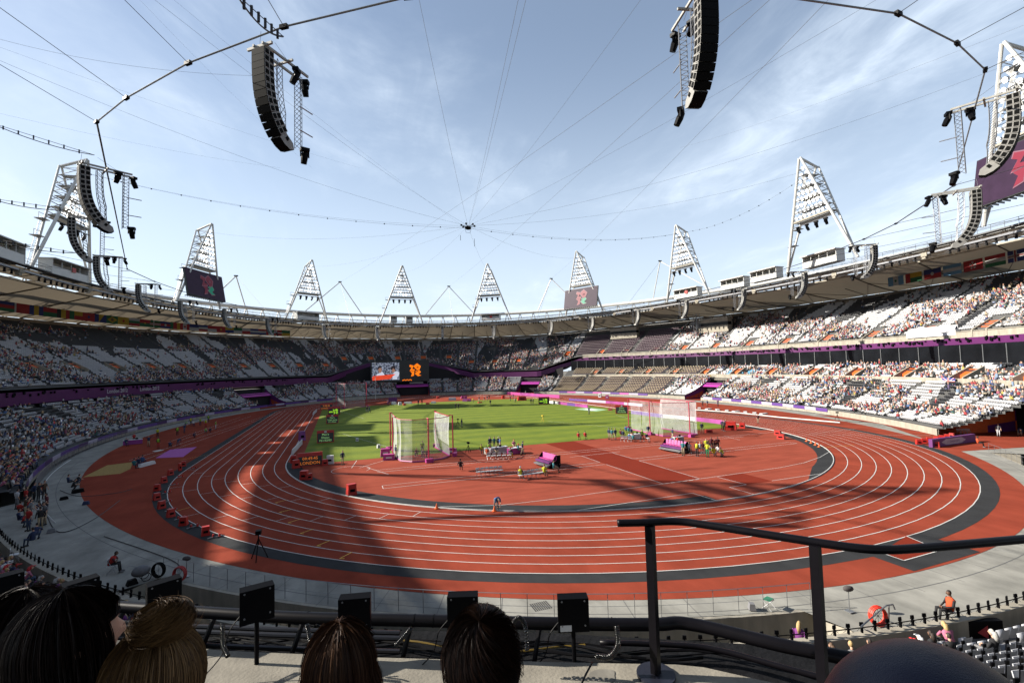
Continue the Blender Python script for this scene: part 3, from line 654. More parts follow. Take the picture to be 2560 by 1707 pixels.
# advertising boards on the front wall of the lower tier
def adboards(t0, t1, cols, step, z0, h, s, lab, txt=None):
    e = empty('advertising_board', (0, 0, 0), lab, 'banner'); n = int((t1-t0)/step)
    for i in range(n):
        a, b = EL(s, t0+i*step, z0), EL(s, t0+(i+1)*step-.04, z0); mb = MB()
        mb.hexa([a, b, b+outn(s, t0)*.1, a+outn(s, t0)*.1, a+Z0*h, b+Z0*h, b+outn(s, t0)*.1+Z0*h, a+outn(s, t0)*.1+Z0*h]); mb.build('panel', cols[i % len(cols)], e)
        if txt and i % txt[1] == 0:
            c = (a+b)/2+Z0*h/2-outn(s, t0)*.02; text(txt[0], e, c, (a-b) if True else (b-a), Z0, h*.62, white_pl)
    return e
pv = mat('violet_board', (.09, .035, .20), .5); mg2 = mat('pink_board', (.42, .09, .30), .5); wb = mat('pale_board', (.36, .32, .42), .6); rb = mat('red_orange_board', (.68, .12, .03), .5)
adboards(TUN[0][0]-27, TUN[0][0], [pv, wb, pv, wb], 2.2, .55, .65, .9, 'violet and white boards along the front of the sunny lower tier')
adboards(15, 41, [pv, wb, mg2], 2.6, .55, .6, .9, 'violet and pink boards below the press desks')
adboards(118, 212, [pv, pv, wb, mat('deep_purple_board', (.06, .02, .1), .5)], 2.6, .55, .6, .9, 'dark violet boards along the front of the shaded left tier')
# corner tunnel, lower right: coloured walls
e = empty('corner_tunnel', (0, 0, 0), 'wide corner entrance with violet, pink and orange wall panels at the right edge', 'tunnel')
wl = [(G(2238, 1062), G(2310, 1075), pv), (G(2310, 1075), G(2351, 1079), mat('bright_pink_board', (.36, .06, .27), .5)), (G(2351, 1079), G(2399, 1084), rb)]
for a, b, m in wl: mb = MB(); mb.hexa([a, b, b+Vector((.3, .2, 0)), a+Vector((.3, .2, 0)), a+Z0*1.0, b+Z0*1.0, b+Vector((.3, .2, 1.0)), a+Vector((.3, .2, 1.0))]); mb.build('wall_panel', m, e)
a = G(2399, 1084); pts = [a]+[a+Vector((k*4.5, -k*1.1, 0)) for k in range(1, 6)]
for i in range(5):
    p, q = pts[i], pts[i+1]; h0, h1 = 1.0+i*1.0, 2.0+i*1.0
    mb = MB(); mb.face([p, q, q+Z0*h1*.5, p+Z0*h0*.5]); mb.build('wall_panel', [rb, purple][i % 2], e)
    mb = MB(); mb.face([p+Z0*h0*.5, q+Z0*h1*.5, q+Z0*h1, p+Z0*h0]); mb.build('wall_panel', [purple, rb][i % 2] if i else rb, e)
# stepped seating block on the near side of that tunnel is part of the near stand

# ------------------------------------------------------------ roof
pal_dummy = 0
rf = empty('stadium_roof', (0, 0, 0), 'ring roof of pale translucent fabric panels with dark catwalk round its inner edge', 'roof')
fab = mat('roof_fabric', (.26, .22, .165), .7, var=.08, sc=.4, trans=.2)
def OR(th, z=29.6, off=0.):
    t = R_(th); z += (zoff(th)-.4) if z < 31 else 0.; return Vector(((119+off)*math.cos(t), (152+off)*math.sin(t)-5, z))
NP = 56
for i in range(NP):
    mb = MB(); th = [360/NP*(i+k/4) for k in range(5)]; nr = 6; g = []
    for k, a in enumerate(th):
        A, B = RG(a, 8.2, 32.6), OR(a); row = []
        lift = [0, .75, 1.3, .75, 0][k]
        for j in range(nr+1):
            f = j/nr; p = A.lerp(B, f); p.z += lift*(.2+f)*(1.06-f)*1.6-.9*math.sin(math.pi*f)*.5; row.append(p)
        g.append(row)
    base = 0
    for k in range(5): mb.v += [tuple(p) for p in g[k]]
    for k in range(4):
        for j in range(nr): mb.f.append((k*(nr+1)+j, k*(nr+1)+j+1, (k+1)*(nr+1)+j+1, (k+1)*(nr+1)+j)); mb.m.append(0)
    mb.build('roof_panel', fab, rf, smooth=True)
    mb = MB(); mb.tube([g[0][j]-Z0*.22 for j in range(nr+1)], .16, 4)
    mb.tube([g[2][j]-Z0*.30 for j in range(3, nr+1)], .10, 4); mb.tube([g[0][2]-Z0*.2, g[2][nr]-Z0*.3], .07, 4); mb.tube([g[4][2]-Z0*.2, g[2][nr]-Z0*.3], .07, 4)
    mb.build('roof_cable', mat('roof_cable_brown', (.09, .07, .055), .7), rf)
def rring(name, fn, t0, t1, n, m, par=None, r=None, k=5):
    mb = MB(); mb.tube([fn(t0+(t1-t0)*i/n) for i in range(n+1)], r, k, cap=False); return mb.build(name, m, par or rf)
def swp(name, prof, m, n=168):
    mb = MB(); prev = None
    for i in range(n+1):
        a = 360*i/n; pr = [RG(a, o, z) for o, z in prof]
        if prev:
            for k in range(len(pr)-1): mb.face([prev[k], pr[k], pr[k+1], prev[k+1]])
        prev = pr
    return mb.build(name, m, rf)
swp('catwalk', [(-.5, 33.5), (1.0, 33.5), (1.0, 33.75), (-.5, 33.75), (-.5, 33.5)], mat('catwalk_steel', (.10, .105, .11), .6))
swp('lower_beam', [(.2, 32.4), (.7, 32.4), (.7, 32.75), (.2, 32.75), (.2, 32.4)], galv)
swp('gutter', [(7.8, 32.5), (8.3, 32.5), (8.3, 32.8), (7.8, 32.8), (7.8, 32.5)], pale_conc)
swp('inner_fabric', [(3.4, 33.35), (4.9, 33.0), (6.3, 32.85)], fab)  # strip and its gaps shaped to let sun streak the track
gm2 = MB(); r8 = random.Random(8)
for i in range(112):
    if r8.random() < .40: continue
    a0_, a1_ = 360*i/112, 360*(i+r8.uniform(.7, 1.05))/112
    gm2.face([RG(a0_, 6.3, 32.84), RG(a1_, 6.3, 32.84), RG(a1_, 8.3, 32.62), RG(a0_, 8.3, 32.62)])
for i in range(168):
    a0_, a1_ = 360*i/168, 360*(i+1)/168
    if 211 < a0_ < 222: continue  # opening left so sun reaches the ledge
    gm2.face([RG(a0_, 1.0, 33.45), RG(a1_, 1.0, 33.45), RG(a1_, 3.3, 33.36), RG(a0_, 3.3, 33.36)])
gm2.build('added_shade_fabric', fab, rf)['kind'] = 'stuff'  # fabric patches added to break up the sunlight falling through the gaps
swp('inner_fabric_edge', [(3.2, 33.2), (3.45, 33.2), (3.45, 33.4), (3.2, 33.4), (3.2, 33.2)], pale_conc)
for z in (34.3, 34.85): rring('handrail', lambda a: RG(a, -.5, z), 0, 360, 168, steel_g, r=.04, k=4); 
rring('handrail', lambda a: RG(a, 1.0, 34.85), 0, 360, 168, galv, r=.04, k=4)
vm = MB()
for i in range(336):
    a = 360*i/336; vm.tube([RG(a, -.5, 33.7), RG(a, -.5, 34.9)], .035, 4); 
    if i % 2 == 0: vm.tube([RG(a, .45, 32.6), RG(a+.5, .45, 33.5)], .06, 4); vm.tube([RG(a+1.07, .45, 32.6), RG(a+.5, .45, 33.5)], .06, 4); vm.tube([RG(a, 0, 33.5), RG(a, 8, 32.75)], .11, 4)
vm.build('railing_posts', steel_g, rf)['kind'] = 'stuff'
rring('truss_chord', lambda a: OR(a, 40.2, 3), 0, 360, 168, steel_w, r=.75, k=8)
rring('truss_chord', lambda a: OR(a, 29.0, 4), 0, 360, 168, steel_w, r=.35, k=6)
tm = MB()
for i in range(112):
    a = 360*i/112; tm.tube([OR(a, 29, 4), OR(a+1.6, 40.2, 3)], .22, 5); tm.tube([OR(a+3.2, 29, 4), OR(a+1.6, 40.2, 3)], .22, 5)
tm.build('truss_brace', steel_w, rf)['kind'] = 'stuff'
# stage lights below the catwalk
sm = MB(); sm.box((0, 0, -.25), (.34, .3, .3)); sm.tube([(0, 0, -.4), (0, .06, -.95)], [.17, .24], 6); slight = sm.mesh('stage_light', black)
jb = MB(); jb.box((0, 0, -.2), (1.3, 1.0, .8)); jb.box((.2, 0, -.8), (.8, .7, .5)); jbm = jb.mesh('light_pod', pale_conc)
k = 0
for i in range(28):
    a0 = -52+i*(255/28)
    for j in range(9):
        a = a0+j*.75
        place(slight, 'stage_light', RG(a, .45, 32.35), rf, (0, 0, R_(a+rng.uniform(-20, 20))))
    place(jbm, 'light_pod', RG(a0-.9, .6, 32.6), rf, (0, 0, R_(a0+90)))
    tr = MB()
    for oz in (0, .35): tr.tube([RG(a0-.2, .45, 32.0+oz), RG(a0+3.2, .45, 32.0+oz), RG(a0+6.5, .45, 32.0+oz)], .05, 4)
    for j in range(14): tr.tube([RG(a0+j*.46, .45, 32.0), RG(a0+(j+1)*.46, .45, 32.35)], .03, 4)
    tr.build('lighting_truss', galv, rf)

# roof edge fascia below the fabric
profile_ring2 = MB(); prev = None
for i in range(169):
    a = 360*i/168; pr = [OR(a, 28.7, -.6), OR(a, 29.5, -.6), OR(a, 29.6, 0)]
    if prev: profile_ring2.face([prev[0], pr[0], pr[1], prev[1]]); profile_ring2.face([prev[1], pr[1], pr[2], prev[2]])
    prev = pr
profile_ring2.build('roof_edge', mat('roof_edge_brown', (.20, .17, .14), .8, var=.2, sc=1), rf)
# ------------------------------------------------------------ floodlight towers
lamp_on = mat('lamp_glow', (1, .97, .9), .3, var=0, emit=2.2); lamp_glass = mat('lamp_reflector_glow', (.85, .87, .9), .15, metal=.3, var=.1, emit=.6)  # emission put on unlit reflectors so they show as bright discs
lm = MB(); lm.tube([(0, 0, 0), (0, .35, .04)], [.46, .22], 10, m=0); lm.box((0, .5, .04), (.34, .3, .4), m=0)
lm.k = 1; lm.tube([(0, -.05, 0), (0, .01, 0)], [.44, .44], 10, m=1)
lamp_a = lm.mesh('floodlight', [steel_g, lamp_glass]); lamp_b = lm.mesh('floodlight_lit', [steel_g, lamp_on])
ml2 = MB(); ml2.box((0, 0, -.2), (.9, .6, .35)); ml2.tube([(-.4, 0, -.3), (-.4, 0, -1.0)], .08, 4); ml2.tube([(.4, 0, -.3), (.4, 0, -1.0)], .08, 4)
ml2.tube([(0, .1, -.5), (0, -.15, -1.0), (0, -.45, -1.6)], [.3, .36, .3], 8); moving_light = ml2.mesh('moving_light', black)
LOGO = [[(1590, 415), (1722, 452), (1662, 560), (1752, 572), (1745, 610), (1580, 628), (1640, 515), (1575, 480)], [(1830, 375), (1950, 475), (1905, 590), (1830, 612), (1718, 490), (1745, 430)],
        [(1605, 640), (1738, 625), (1725, 690), (1720, 780), (1620, 808), (1660, 700), (1612, 655)], [(1835, 640), (1900, 600), (1950, 670), (1872, 738), (1962, 780), (1850, 802), (1745, 715), (1832, 662)], [(1768, 625), (1826, 625), (1816, 666), (1771, 662)]]
def logo(par, c, X, Y, h, mats, outline=None):
    X, Y = Vector(X).normalized(), Vector(Y).normalized(); Nn = X.cross(Y)
    for i, (pg, m) in enumerate(zip(LOGO, mats)):
        P2 = [((x-1762)/430*h, (600-y)/430*h) for x, y in pg]; cx = sum(p[0] for p in P2)/len(P2); cy = sum(p[1] for p in P2)/len(P2)
        if outline: MB().face([Vector(c)+X*(cx+(x-cx)*1.16)+Y*(cy+(y-cy)*1.16)+Nn*.03 for x, y in P2]).build('emblem_outline', outline, par)
        MB().face([Vector(c)+X*x+Y*y+Nn*.05 for x, y in P2]).build('emblem_shard', m, par)
    mb = MB()
    for a0, r, oy in ((200, .085, 0), (215, .055, .012), (185, .03, .03)):
        pts = [Vector(c)+X*((1835-1762)/430*h+r*h*math.cos(R_(a0+q*22)))+Y*((600-495)/430*h+oy*h+r*h*math.sin(R_(a0+q*22)))+Nn*.08 for q in range(8)]; mb.tube(pts, .012*h, 4)
    mb.build('emblem_arcs', outline or black, par)
scr_p = mat('screen_purple', (.019, .009, .022), .5, var=.15, sc=.6, emit=.12, spec=.1); scr_frame = mat('screen_frame', (.02, .025, .025), .5)
lr = mat('logo_red', (.11, .008, .02), .5, var=0, emit=.12, spec=.2); lg = mat('logo_green', (.005, .13, .075), .5, var=0, emit=.25, spec=.2); lo_ = mat('logo_outline', (.11, .05, .07), .5, var=0, emit=.25, spec=.2)
lor = mat('logo_orange', (1, .20, .0), .5, var=0, emit=.42)
TOW = [(-87.2, 21.9, 'far left floodlight tower standing behind the hanging speaker arrays', 1), (-72.4, 69, 'floodlight tower on the left with a purple video screen', 1), (-43, 118, 'floodlight tower third from the left, in front of the white box cabin', 0), (-1.4, 122, 'floodlight tower left of the centre above the two white roof cabins', 0),
       (39, 108, 'floodlight tower right of the centre, under the hovering cable camera', 0), (70.6, 73.5, 'floodlight tower on the right with a hanging purple screen', 0), (88.1, 28.5, 'tall floodlight tower on the right with dangling black lights and no screen', 0), (80.5, -27.6, 'largest whole floodlight tower on the right, its middle lamps glaring', 2),
       (73, -70, 'nearest floodlight tower, cut by the right edge above a big screen', 0), (42, -124, 'floodlight tower outside the frame behind the right of the camera', 0), (0, -135, 'floodlight tower outside the frame behind the camera', 0), (-43, -124, 'floodlight tower outside the frame, behind on the left', 0), (-74, -80, 'floodlight tower outside the frame to the left', 0), (-87, -33, 'floodlight tower just outside the left edge', 0)]
APEX = []
for ti, (tx, ty, lab, lit) in enumerate(TOW):
    n = Vector((math.copysign(abs(tx/86)**1.2/86, tx), math.copysign(abs(ty/124)**1.2/124, ty), 0)).normalized(); tt = Vector((-n.y, n.x, 0)); P0 = Vector((tx, ty, 33.8))
    e = empty('floodlight_tower', P0, lab, 'floodlight', 'floodlight towers round the roof')
    fa = -n*4+Z0*26.8; ra = n*1+Z0*24.8; f0, f1 = tt*10, -tt*10; APEX.append((P0+fa, P0+ra))
    for f in (f0, f1):
        MB().tube([f, f*.02+fa], [.34, .28], 8).build('front_leg', steel_w, e); MB().tube([f, f*.04+ra], [.27, .22], 8).build('rear_leg', steel_w, e)
    MB().tube([fa, ra], .3, 6).build('top_beam', steel_w, e)
    for f in (f0, f1):
        mb = MB()
        for k in range(6):
            q = .48+k*.085; a = f.lerp(fa, q); b = f.lerp(ra, q); mb.tube([a, b], .09, 4); mb.tube([a, f.lerp(ra, q+.085)], .06, 4)
        mb.build('side_bracing', steel_w, e)
    if ti >= 9:
        for r in range(7): q = .50+r*.07; a = f0.lerp(fa, q); b = f1.lerp(fa, q); MB().box((a+b)/2, ((a-b).length, .7, .8), math.atan2(tt.y, tt.x)).build('lamp_rack', steel_g, e)
        if ti in (12,): pass
        continue
    rz = math.atan2(tt.y, tt.x); face = math.atan2(-n.y, -n.x)
    rows_ = [8, 8, 7, 6, 5, 4, 3, 2, 1]
    for r, cnt in enumerate(rows_):
        q = .478+r*.052; a = f0.lerp(fa, q); b = f1.lerp(fa, q); a2, b2 = f0.lerp(ra, q), f1.lerp(ra, q)
        MB().tube([a2, b2], .1, 4).build('lamp_bar', steel_g, e); mb = MB().tube([a, b], .1, 4)
        if r % 2 == 0: MB().box((a+b+a2+b2)/4-Z0*.5, ((a-b).length*.95, (a-a2).length*.8, .08), rz).build('walkway', steel_g, e)
        mb.build('lamp_bar', steel_g, e)
        for j in range(cnt):
            c = a.lerp(b, (j+.5)/cnt)+n*.3+Z0*.3
            litq = (lit == 0 and rng.random() < .35) or (lit == 1 and rng.random() < (.5+.06*r)) or (lit == 2 and 2 <= r <= 4 and 1 <= j <= cnt-2)
            place(lamp_b if litq else lamp_a, 'lamp', c, e, (R_(rng.uniform(8, 22)), 0, rz+(math.pi if False else 0)+(math.pi if (Vector((math.cos(rz-math.pi/2), math.sin(rz-math.pi/2), 0)).dot(-n) < 0) else 0)+rng.uniform(-.15, .15)))
    q = .455; a = f0.lerp(fa, q); b = f1.lerp(fa, q); MB().box((a+b)/2+n*.9, ((a-b).length, 2.0, .35), rz).build('platform', pale_conc, e)
    mb = MB()
    for j in range(6): mb.tube([f0.lerp(fa, .478).lerp(f1.lerp(fa, .478), j/5), f0.lerp(fa, .83).lerp(f1.lerp(fa, .83), .5)+(f0-f1)*.03*(j-2.5)*.4], .06, 4)
    mb.build('front_bracing', steel_w, e)
    for s_, hh in ((.28, 2.4), (.44, 3.)):
        c = f0.lerp(ra, s_)+tt*.8; mb = MB().box(c, (2.2, 1.6, .12), rz)
        for w_ in (-1.1, 1.1): mb.tube([c+tt*w_, c+tt*w_+Z0*1.2], .05, 4)
        mb.tube([c-tt*1.1+Z0*1.2, c+tt*1.1+Z0*1.2], .05, 4); mb.build('ladder_platform', steel_g, e)
    mb = MB(); o_ = tt*.7
    for w_ in (0, .5): mb.tube([f0+o_+n*w_, f0.lerp(ra, .47)+o_+n*w_], .045, 4)
    for k in range(26): c = f0.lerp(ra, .47*k/26)+o_; mb.tube([c, c+n*.5], .03, 4)
    mb.build('ladder', steel_g, e)
    if ti not in (1, 5, 8):
        a_, b_ = f0.lerp(fa, .44), f1.lerp(fa, .44); MB().tube([a_-Z0*.9, b_-Z0*.9], .12, 5).build('hanging_bar', galv, e)
        for j in range(4): place(moving_light, 'moving_light', a_.lerp(b_, .14+.24*j)-Z0*1.0, e, (0, 0, rz+rng.uniform(-.5, .5)))
    else:
        s = empty('video_screen', P0, ['wide purple video screen with red and green emblem, on the left tower', 'purple video screen with red and green emblem, on the right-hand tower', 'huge dark purple video screen cut off by the right edge'][(1, 5, 8).index(ti)], 'screen')
        X = tt if tt.cross(Z0).dot(-n) > 0 else -tt; Yv = (Z0*.985+n*.17).normalized(); Nn = X.cross(Yv)
        c = -n*2.2+Z0*(6.6 if ti != 8 else 7.0); w_, h_ = (8.8, 4.4)
        MB().box(c-Nn*.35, (w_*2, h_*2, .6), ax=(X, Yv, Nn)).build('screen_housing', scr_frame, s)
        MB().face([c-X*(w_-.12)-Yv*(h_-.12), c+X*(w_-.12)-Yv*(h_-.12), c+X*(w_-.12)+Yv*(h_-.12), c-X*(w_-.12)+Yv*(h_-.12)]).build('screen_picture', scr_p, s)
        logo(s, c+Nn*.05+X*.6, X, Yv, 6.4, [lr, lr, lr, lg, lg], lo_)
        mb = MB(); 
        for k in range(18): mb.box(c-Yv*h_+X*(k-8.5)*1.0-Nn*.9, (.12, .3, 1.2), ax=(X, Yv, Nn))
        mb.build('rear_frame', steel_g, s)
# V frames on the outer ring, between the towers
vlabs = ['second from the left, left of centre', 'at the centre between the two middle towers', 'left of the right-hand screen', 'left of the tall right tower', 'far left, behind the left screen', 'far right beside the largest tower']
VP = []
for (ax_, av, bl_, br_), vl in zip([(850, 705, 765, 905), (1122, 716, 1060, 1182), (1378, 697, 1336, 1440), (1650, 653, 1615, 1760), (590, 690, 530, 620)], vlabs):
    p, th = onell(ax_, av, 119, 151); 
    def basep(u):
        q, t_ = onell(u, av+85, 121, 153); return OR(t_, 40.6, 3)
    a, b = basep(bl_), basep(br_); e = empty('mast_frame', p, f'thin white inverted V frame above the roof, {vl}', 'mast')
    MB().tube([a-p, Vector((0, 0, 0))], .24, 6).build('leg', steel_w, e); MB().tube([b-p, Vector((0, 0, 0))], .24, 6).build('leg', steel_w, e)
    MB().tube([(0, 0, 0), (RG(th).x-p.x, RG(th).y-p.y, 34-p.z)], .06, 4).build('stay', steel_w, e)
    mb = MB(); mb.box((0, 0, .1), (1.6, .4, .5)); mb.build('pulley_head', black, e); VP.append(p)
# roof cabins
def cabin(u0, u1, v, h, lab, red=False, off=2.5, opn=True):
    _, t0 = onell(u0, v, 86+off, 124+off); _, t1 = onell(u1, v, 86+off, 124+off)
    a = Vector(((86+off)*math.cos(R_(t0)), (124+off)*math.sin(R_(t0)), 0)); b = Vector(((86+off)*math.cos(R_(t1)), (124+off)*math.sin(R_(t1)), 0))
    d = ray(u0, v); ta = min(max((a-CAM).length/d.length, 20), 300); za = (CAM+d*((a.x-CX)/d.x if abs(d.x) > .3 else (a.y-CY)/d.y)).z
    za = max(min(za, 35.2), 33.4); c = (a+b)/2; L_ = (b-a).length; rz = math.atan2(b.y-a.y, b.x-a.x)
    inn = 1 if Vector((-math.sin(rz), math.cos(rz), 0)).dot(-c) > 0 else -1
    e = empty('roof_cabin', (c.x, c.y, za), lab, 'cabin', None, rz); dp = 2.6
    MB().box((0, -inn*dp*.45, h/2), (L_, .12, h)).build('back_wall', steel_w, e)
    for x in (-L_/2, L_/2): MB().box((x, 0, h/2), (.14, dp, h)).build('side_wall', steel_w, e)
    MB().box((0, inn*dp*.45, h*.27), (L_, .12, h*.54)).build('front_wall', steel_w, e)
    MB().box((0, inn*.2, h+.1), (L_+.6, dp+.8, .2)).build('roof', steel_w, e); MB().box((0, 0, .05), (L_, dp, .1)).build('floor', steel_g, e)
    for k in range(1, 4): MB().box((-L_/2+L_*k/4, inn*dp*.45, h*.7), (.12, .14, h*.5)).build('post', steel_w, e)
    if red: MB().box((L_*.05, inn*dp*.55, h*.62), (1.2, .1, 1.0)).build('red_banner', redp, e)
for q in [(-60, 42, 640, 3.6, 'pale roof cabin cut off by the left edge'), (113, 205, 690, 3.2, 'white roof cabin with a red cloth near the left edge', True), (739, 793, 798, 3.0, 'long white roof cabin under the third tower from the left'), (976, 991, 806, 2.8, 'left one of the two small white roof cabins at the far centre'), (1015, 1031, 807, 2.8, 'right one of the two small white roof cabins at the far centre'),
          (1206, 1250, 802, 2.8, 'white roof cabin with a red sign right of the far centre', True), (1692, 1750, 749, 3.0, 'white roof cabin with a red box under the tall right tower', True), (1810, 1868, 727, 3.0, 'open fronted white roof cabin, first of the right-hand pair'), (1885, 1950, 708, 3.0, 'open fronted white roof cabin, second of the right-hand pair'), (2018, 2103, 672, 3.0, 'biggest white roof cabin, right of the largest whole tower')]: cabin(*q)

# ------------------------------------------------------------ cable ring with hanging speaker arrays
RA, RB, RZ = 67., 92.6, 31.3
def KR(th, z=RZ): return Vector((RA*math.cos(R_(th)), RB*math.sin(R_(th)), z))
cr_ = empty('cable_ring', (0, 0, 0), 'dark steel cable loop strung inside the roof opening with clamps at its corners', 'cable')
na = [onring(u, v, RA, RB, RZ)[1] % 360 for u, v in ((240, 388), (315, 296), (470, 195), (710, 94), (1020, 0), (1600, -60), (2245, 25), (2393, 107), (2465, 197), (2384, 455), (2240, 567), (2160, 601), (2030, 640))]
nodes = sorted(na+[t % 360 for t in range(-18, 190, 8)])
for i in range(len(nodes)):
    a, b = KR(nodes[i]), KR(nodes[(i+1) % len(nodes)]); near = (a-CAM).length < 75
    MB().tube([a, b], .055 if near else .07, 6).build('ring_cable', steel_g if near else cable_m, cr_)
    d = (b-a).normalized(); MB().box(a, (.5, .22, .22), ax=(d, d.cross(Z0), Z0)).build('clamp', black, cr_)
    out = RG(nodes[i], 1, 34.3); MB().tube([a, out], .022 if near else .03, 4).build('radial_cable', cable_m, cr_)
# one speaker array, built once and copied
def mk_array(label, loc, rz, sc=1.):
    e = empty('speaker_array', loc, label, 'speaker', 'line speaker arrays hanging from the cable ring', rz)
    dirv = 0.; pos = Vector((0, 0, -.2)); nb = 12
    for k in range(nb):
        ang = R_([0, .5, 1.5, 3, 5, 8, 12, 17, 22, 28, 34, 40][k])   # the boxes lean back and face down lower on
        Zd = Vector((0, -math.sin(ang), -math.cos(ang))); Yd = Vector((0, math.cos(ang), -math.sin(ang))); h = .52; c = pos+Zd*h/2
        mb = MB().box(c-Yd*.1, (1.2, .9, h-.035), ax=(X0, Yd, -Zd), m=0)
        mb.box(c+Yd*.36, (1.22, .06, h-.02), ax=(X0, Yd, -Zd), m=1)
        for x in (-.605, .605):
            for y in (-.33, .10): mb.box(c+X0*x+Yd*(y-.0), (.03, .32, .36), ax=(X0, Yd, -Zd), m=1)
        mb.build('speaker_box', [array_side, grille], e); pos = pos+Zd*h
    ang = R_(52); Zd = Vector((0, -math.sin(ang), -math.cos(ang))); Yd = Vector((0, math.cos(ang), -math.sin(ang)))
    mb = MB(); c = pos+Zd*.75-Yd*.05
    pr = [(-.42, 0), (.42, 0), (.42, .6), (.25, 1.15), (-.1, 1.4), (-.42, 1.0)]
    L1 = [pos+Yd*y+Zd*z_-X0*.5 for y, z_ in pr]; L2 = [p+X0*1.0 for p in L1]
    mb.face(L1, 0); mb.face(L2[::-1], 0)
    for i in range(6): mb.face([L1[i], L1[(i+1) % 6], L2[(i+1) % 6], L2[i]], 1 if i in (1, 2, 3) else 0)
    for x in (-.52, .52): mb.box(pos+Zd*.45-Yd*.15+X0*x, (.04, .3, .26), ax=(X0, Yd, -Zd), m=1)
    mb.build('down_fill_speaker', [array_side, grille], e)
    # frame
    MB().box((0, .2, -.02), (2.4, .16, .2)).build('cross_beam', array_beam, e); MB().box((0, -1.9, -.05), (2.2, .14, .16)).build('cross_beam', array_beam, e)
    for x in (-.45, .45): MB().box((x, -1.9, .05), (.14, 4.6, .18)).build('long_beam', array_beam, e)
    tr = MB(); P1 = []
    for k in range(13):
        ang = R_([0, 0, .5, 1.5, 3, 5, 8, 12, 17, 22, 28, 34, 40][k]); P1.append(Vector((0, -.75-(.9 if k < 9 else .9*(1-(k-8)/5))*1.0, -.2-.5*k))+Vector((0, -sum(math.sin(R_(q)) for q in [0, .5, 1.5, 3, 5, 8, 12, 17, 22, 28, 34, 40][:k])*.42, 0)))
    for x in (-.3, .3):
        tr.tube([p+X0*x+Vector((0, .5, 0)) for p in P1], .035, 4); tr.tube([p+X0*x for p in P1], .035, 4)
    for k in range(12): tr.tube([P1[k]-X0*.3, P1[k+1]+X0*.3], .025, 4); tr.tube([P1[k]+X0*.3+Vector((0, .5, 0)), P1[k+1]+X0*.3], .025, 4); tr.tube([P1[k]-X0*.3+Vector((0, .5, 0)), P1[k+1]-X0*.3], .025, 4)
    tr.build('curved_truss', galv, e)
    tr = MB(); yb = -3.5
    for x, y in ((-.3, 0), (.3, 0), (0, -.5)): tr.tube([(x, yb+y, 0), (x, yb+y, -6.2)], .035, 4)
    for k in range(16):
        z = -.39*k; tr.tube([(-.3, yb, z), (.3, yb, z-.39)], .022, 4); tr.tube([(.3, yb, z), (0, yb-.5, z-.39)], .022, 4); tr.tube([(0, yb-.5, z), (-.3, yb, z-.39)], .022, 4)
    tr.build('vertical_truss', galv, e)
    for z in (-2.6, -4.6): MB().tube([(0, yb-.3, z), (0, yb-1.7, z+.02)], .05, 5).build('side_arm', galv, e)
    place(moving_light, 'moving_light', (.1, yb-.9, .0), e, (0, 0, .4), (.78, .78, .78)); place(moving_light, 'moving_light', (-.5, yb+.6, .0), e, (0, 0, 2), (.78, .78, .78)); place(moving_light, 'moving_light', (0, yb-.8, -5.9), e, (0, 0, 1), (.78, .78, .78))
    MB().tube([(0, .2, .1), (0, .1, 1.2)], .015, 4).build('hanging_wire', wire_m, e); MB().tube([(0, -3.2, .1), (0, -1.2, 1.2)], .015, 4).build('hanging_wire', wire_m, e)
    return e
array_side = mat('array_side_grey', (.24, .235, .22), .6, var=.15, sc=3); array_beam = mat('array_beam', (.30, .295, .27), .6, var=.15, sc=2)
AR = [(655, 120, 'large speaker array hanging in the upper left sky, its black front turned this way'), (1765, -30, 'large speaker array cut off by the top edge'), (2535, 232, 'large speaker array in front of the tower at the right edge'), (207, 412, 'speaker array in front of the far left tower, the upper one'), (178, 542, 'speaker array just below and behind the upper left one'), (240, 640, 'speaker array above the white cabin at the left, third down'),
      (345, 710, 'small speaker array right of the left cabin'), (450, 752, 'small speaker array under the left video screen'), (560, 772, 'distant speaker array below the right end of the left screen'), (668, 796, 'distant speaker array left of the third tower'), (808, 812, 'distant speaker array right of the third tower'), (941, 818, 'distant speaker array below the left centre tower'), (1106, 818, 'distant speaker array below the right centre tower'), (1236, 816, 'distant speaker array between the centre and the right screen'),
      (1380, 803, 'distant speaker array under the right video screen'), (1483, 792, 'distant speaker array right of the right screen'), (1597, 773, 'distant speaker array left of the tall right tower'), (1717, 750, 'speaker array below the cabin with a red box'), (1860, 722, 'speaker array below the open cabins on the right'), (2012, 680, 'speaker array below the largest whole tower'), (2185, 612, 'speaker array hanging over the right roof edge'), (2440, 472, 'speaker array in front of the lower left corner of the huge screen')]
proto = None
for i, (u, v, lab) in enumerate(AR):
    p, th = onring(u, v, RA-.3, RB-.3, 30.2)
    n = Vector((math.cos(R_(th))/RA, math.sin(R_(th))/RB, 0)).normalized(); rz = math.atan2(n.y, n.x)-math.pi/2
    if proto is None: proto = mk_array(lab, p, rz)
    else:
        o = dup(proto, lab); o.location = p; o.rotation_euler = (0, 0, rz)
    (proto if i == 0 else o).scale = ((.86,)*3 if i in (2, 21) else (.79,)*3)
    if i < 6: print('array', i, [round(x, 1) for x in p], round(th))
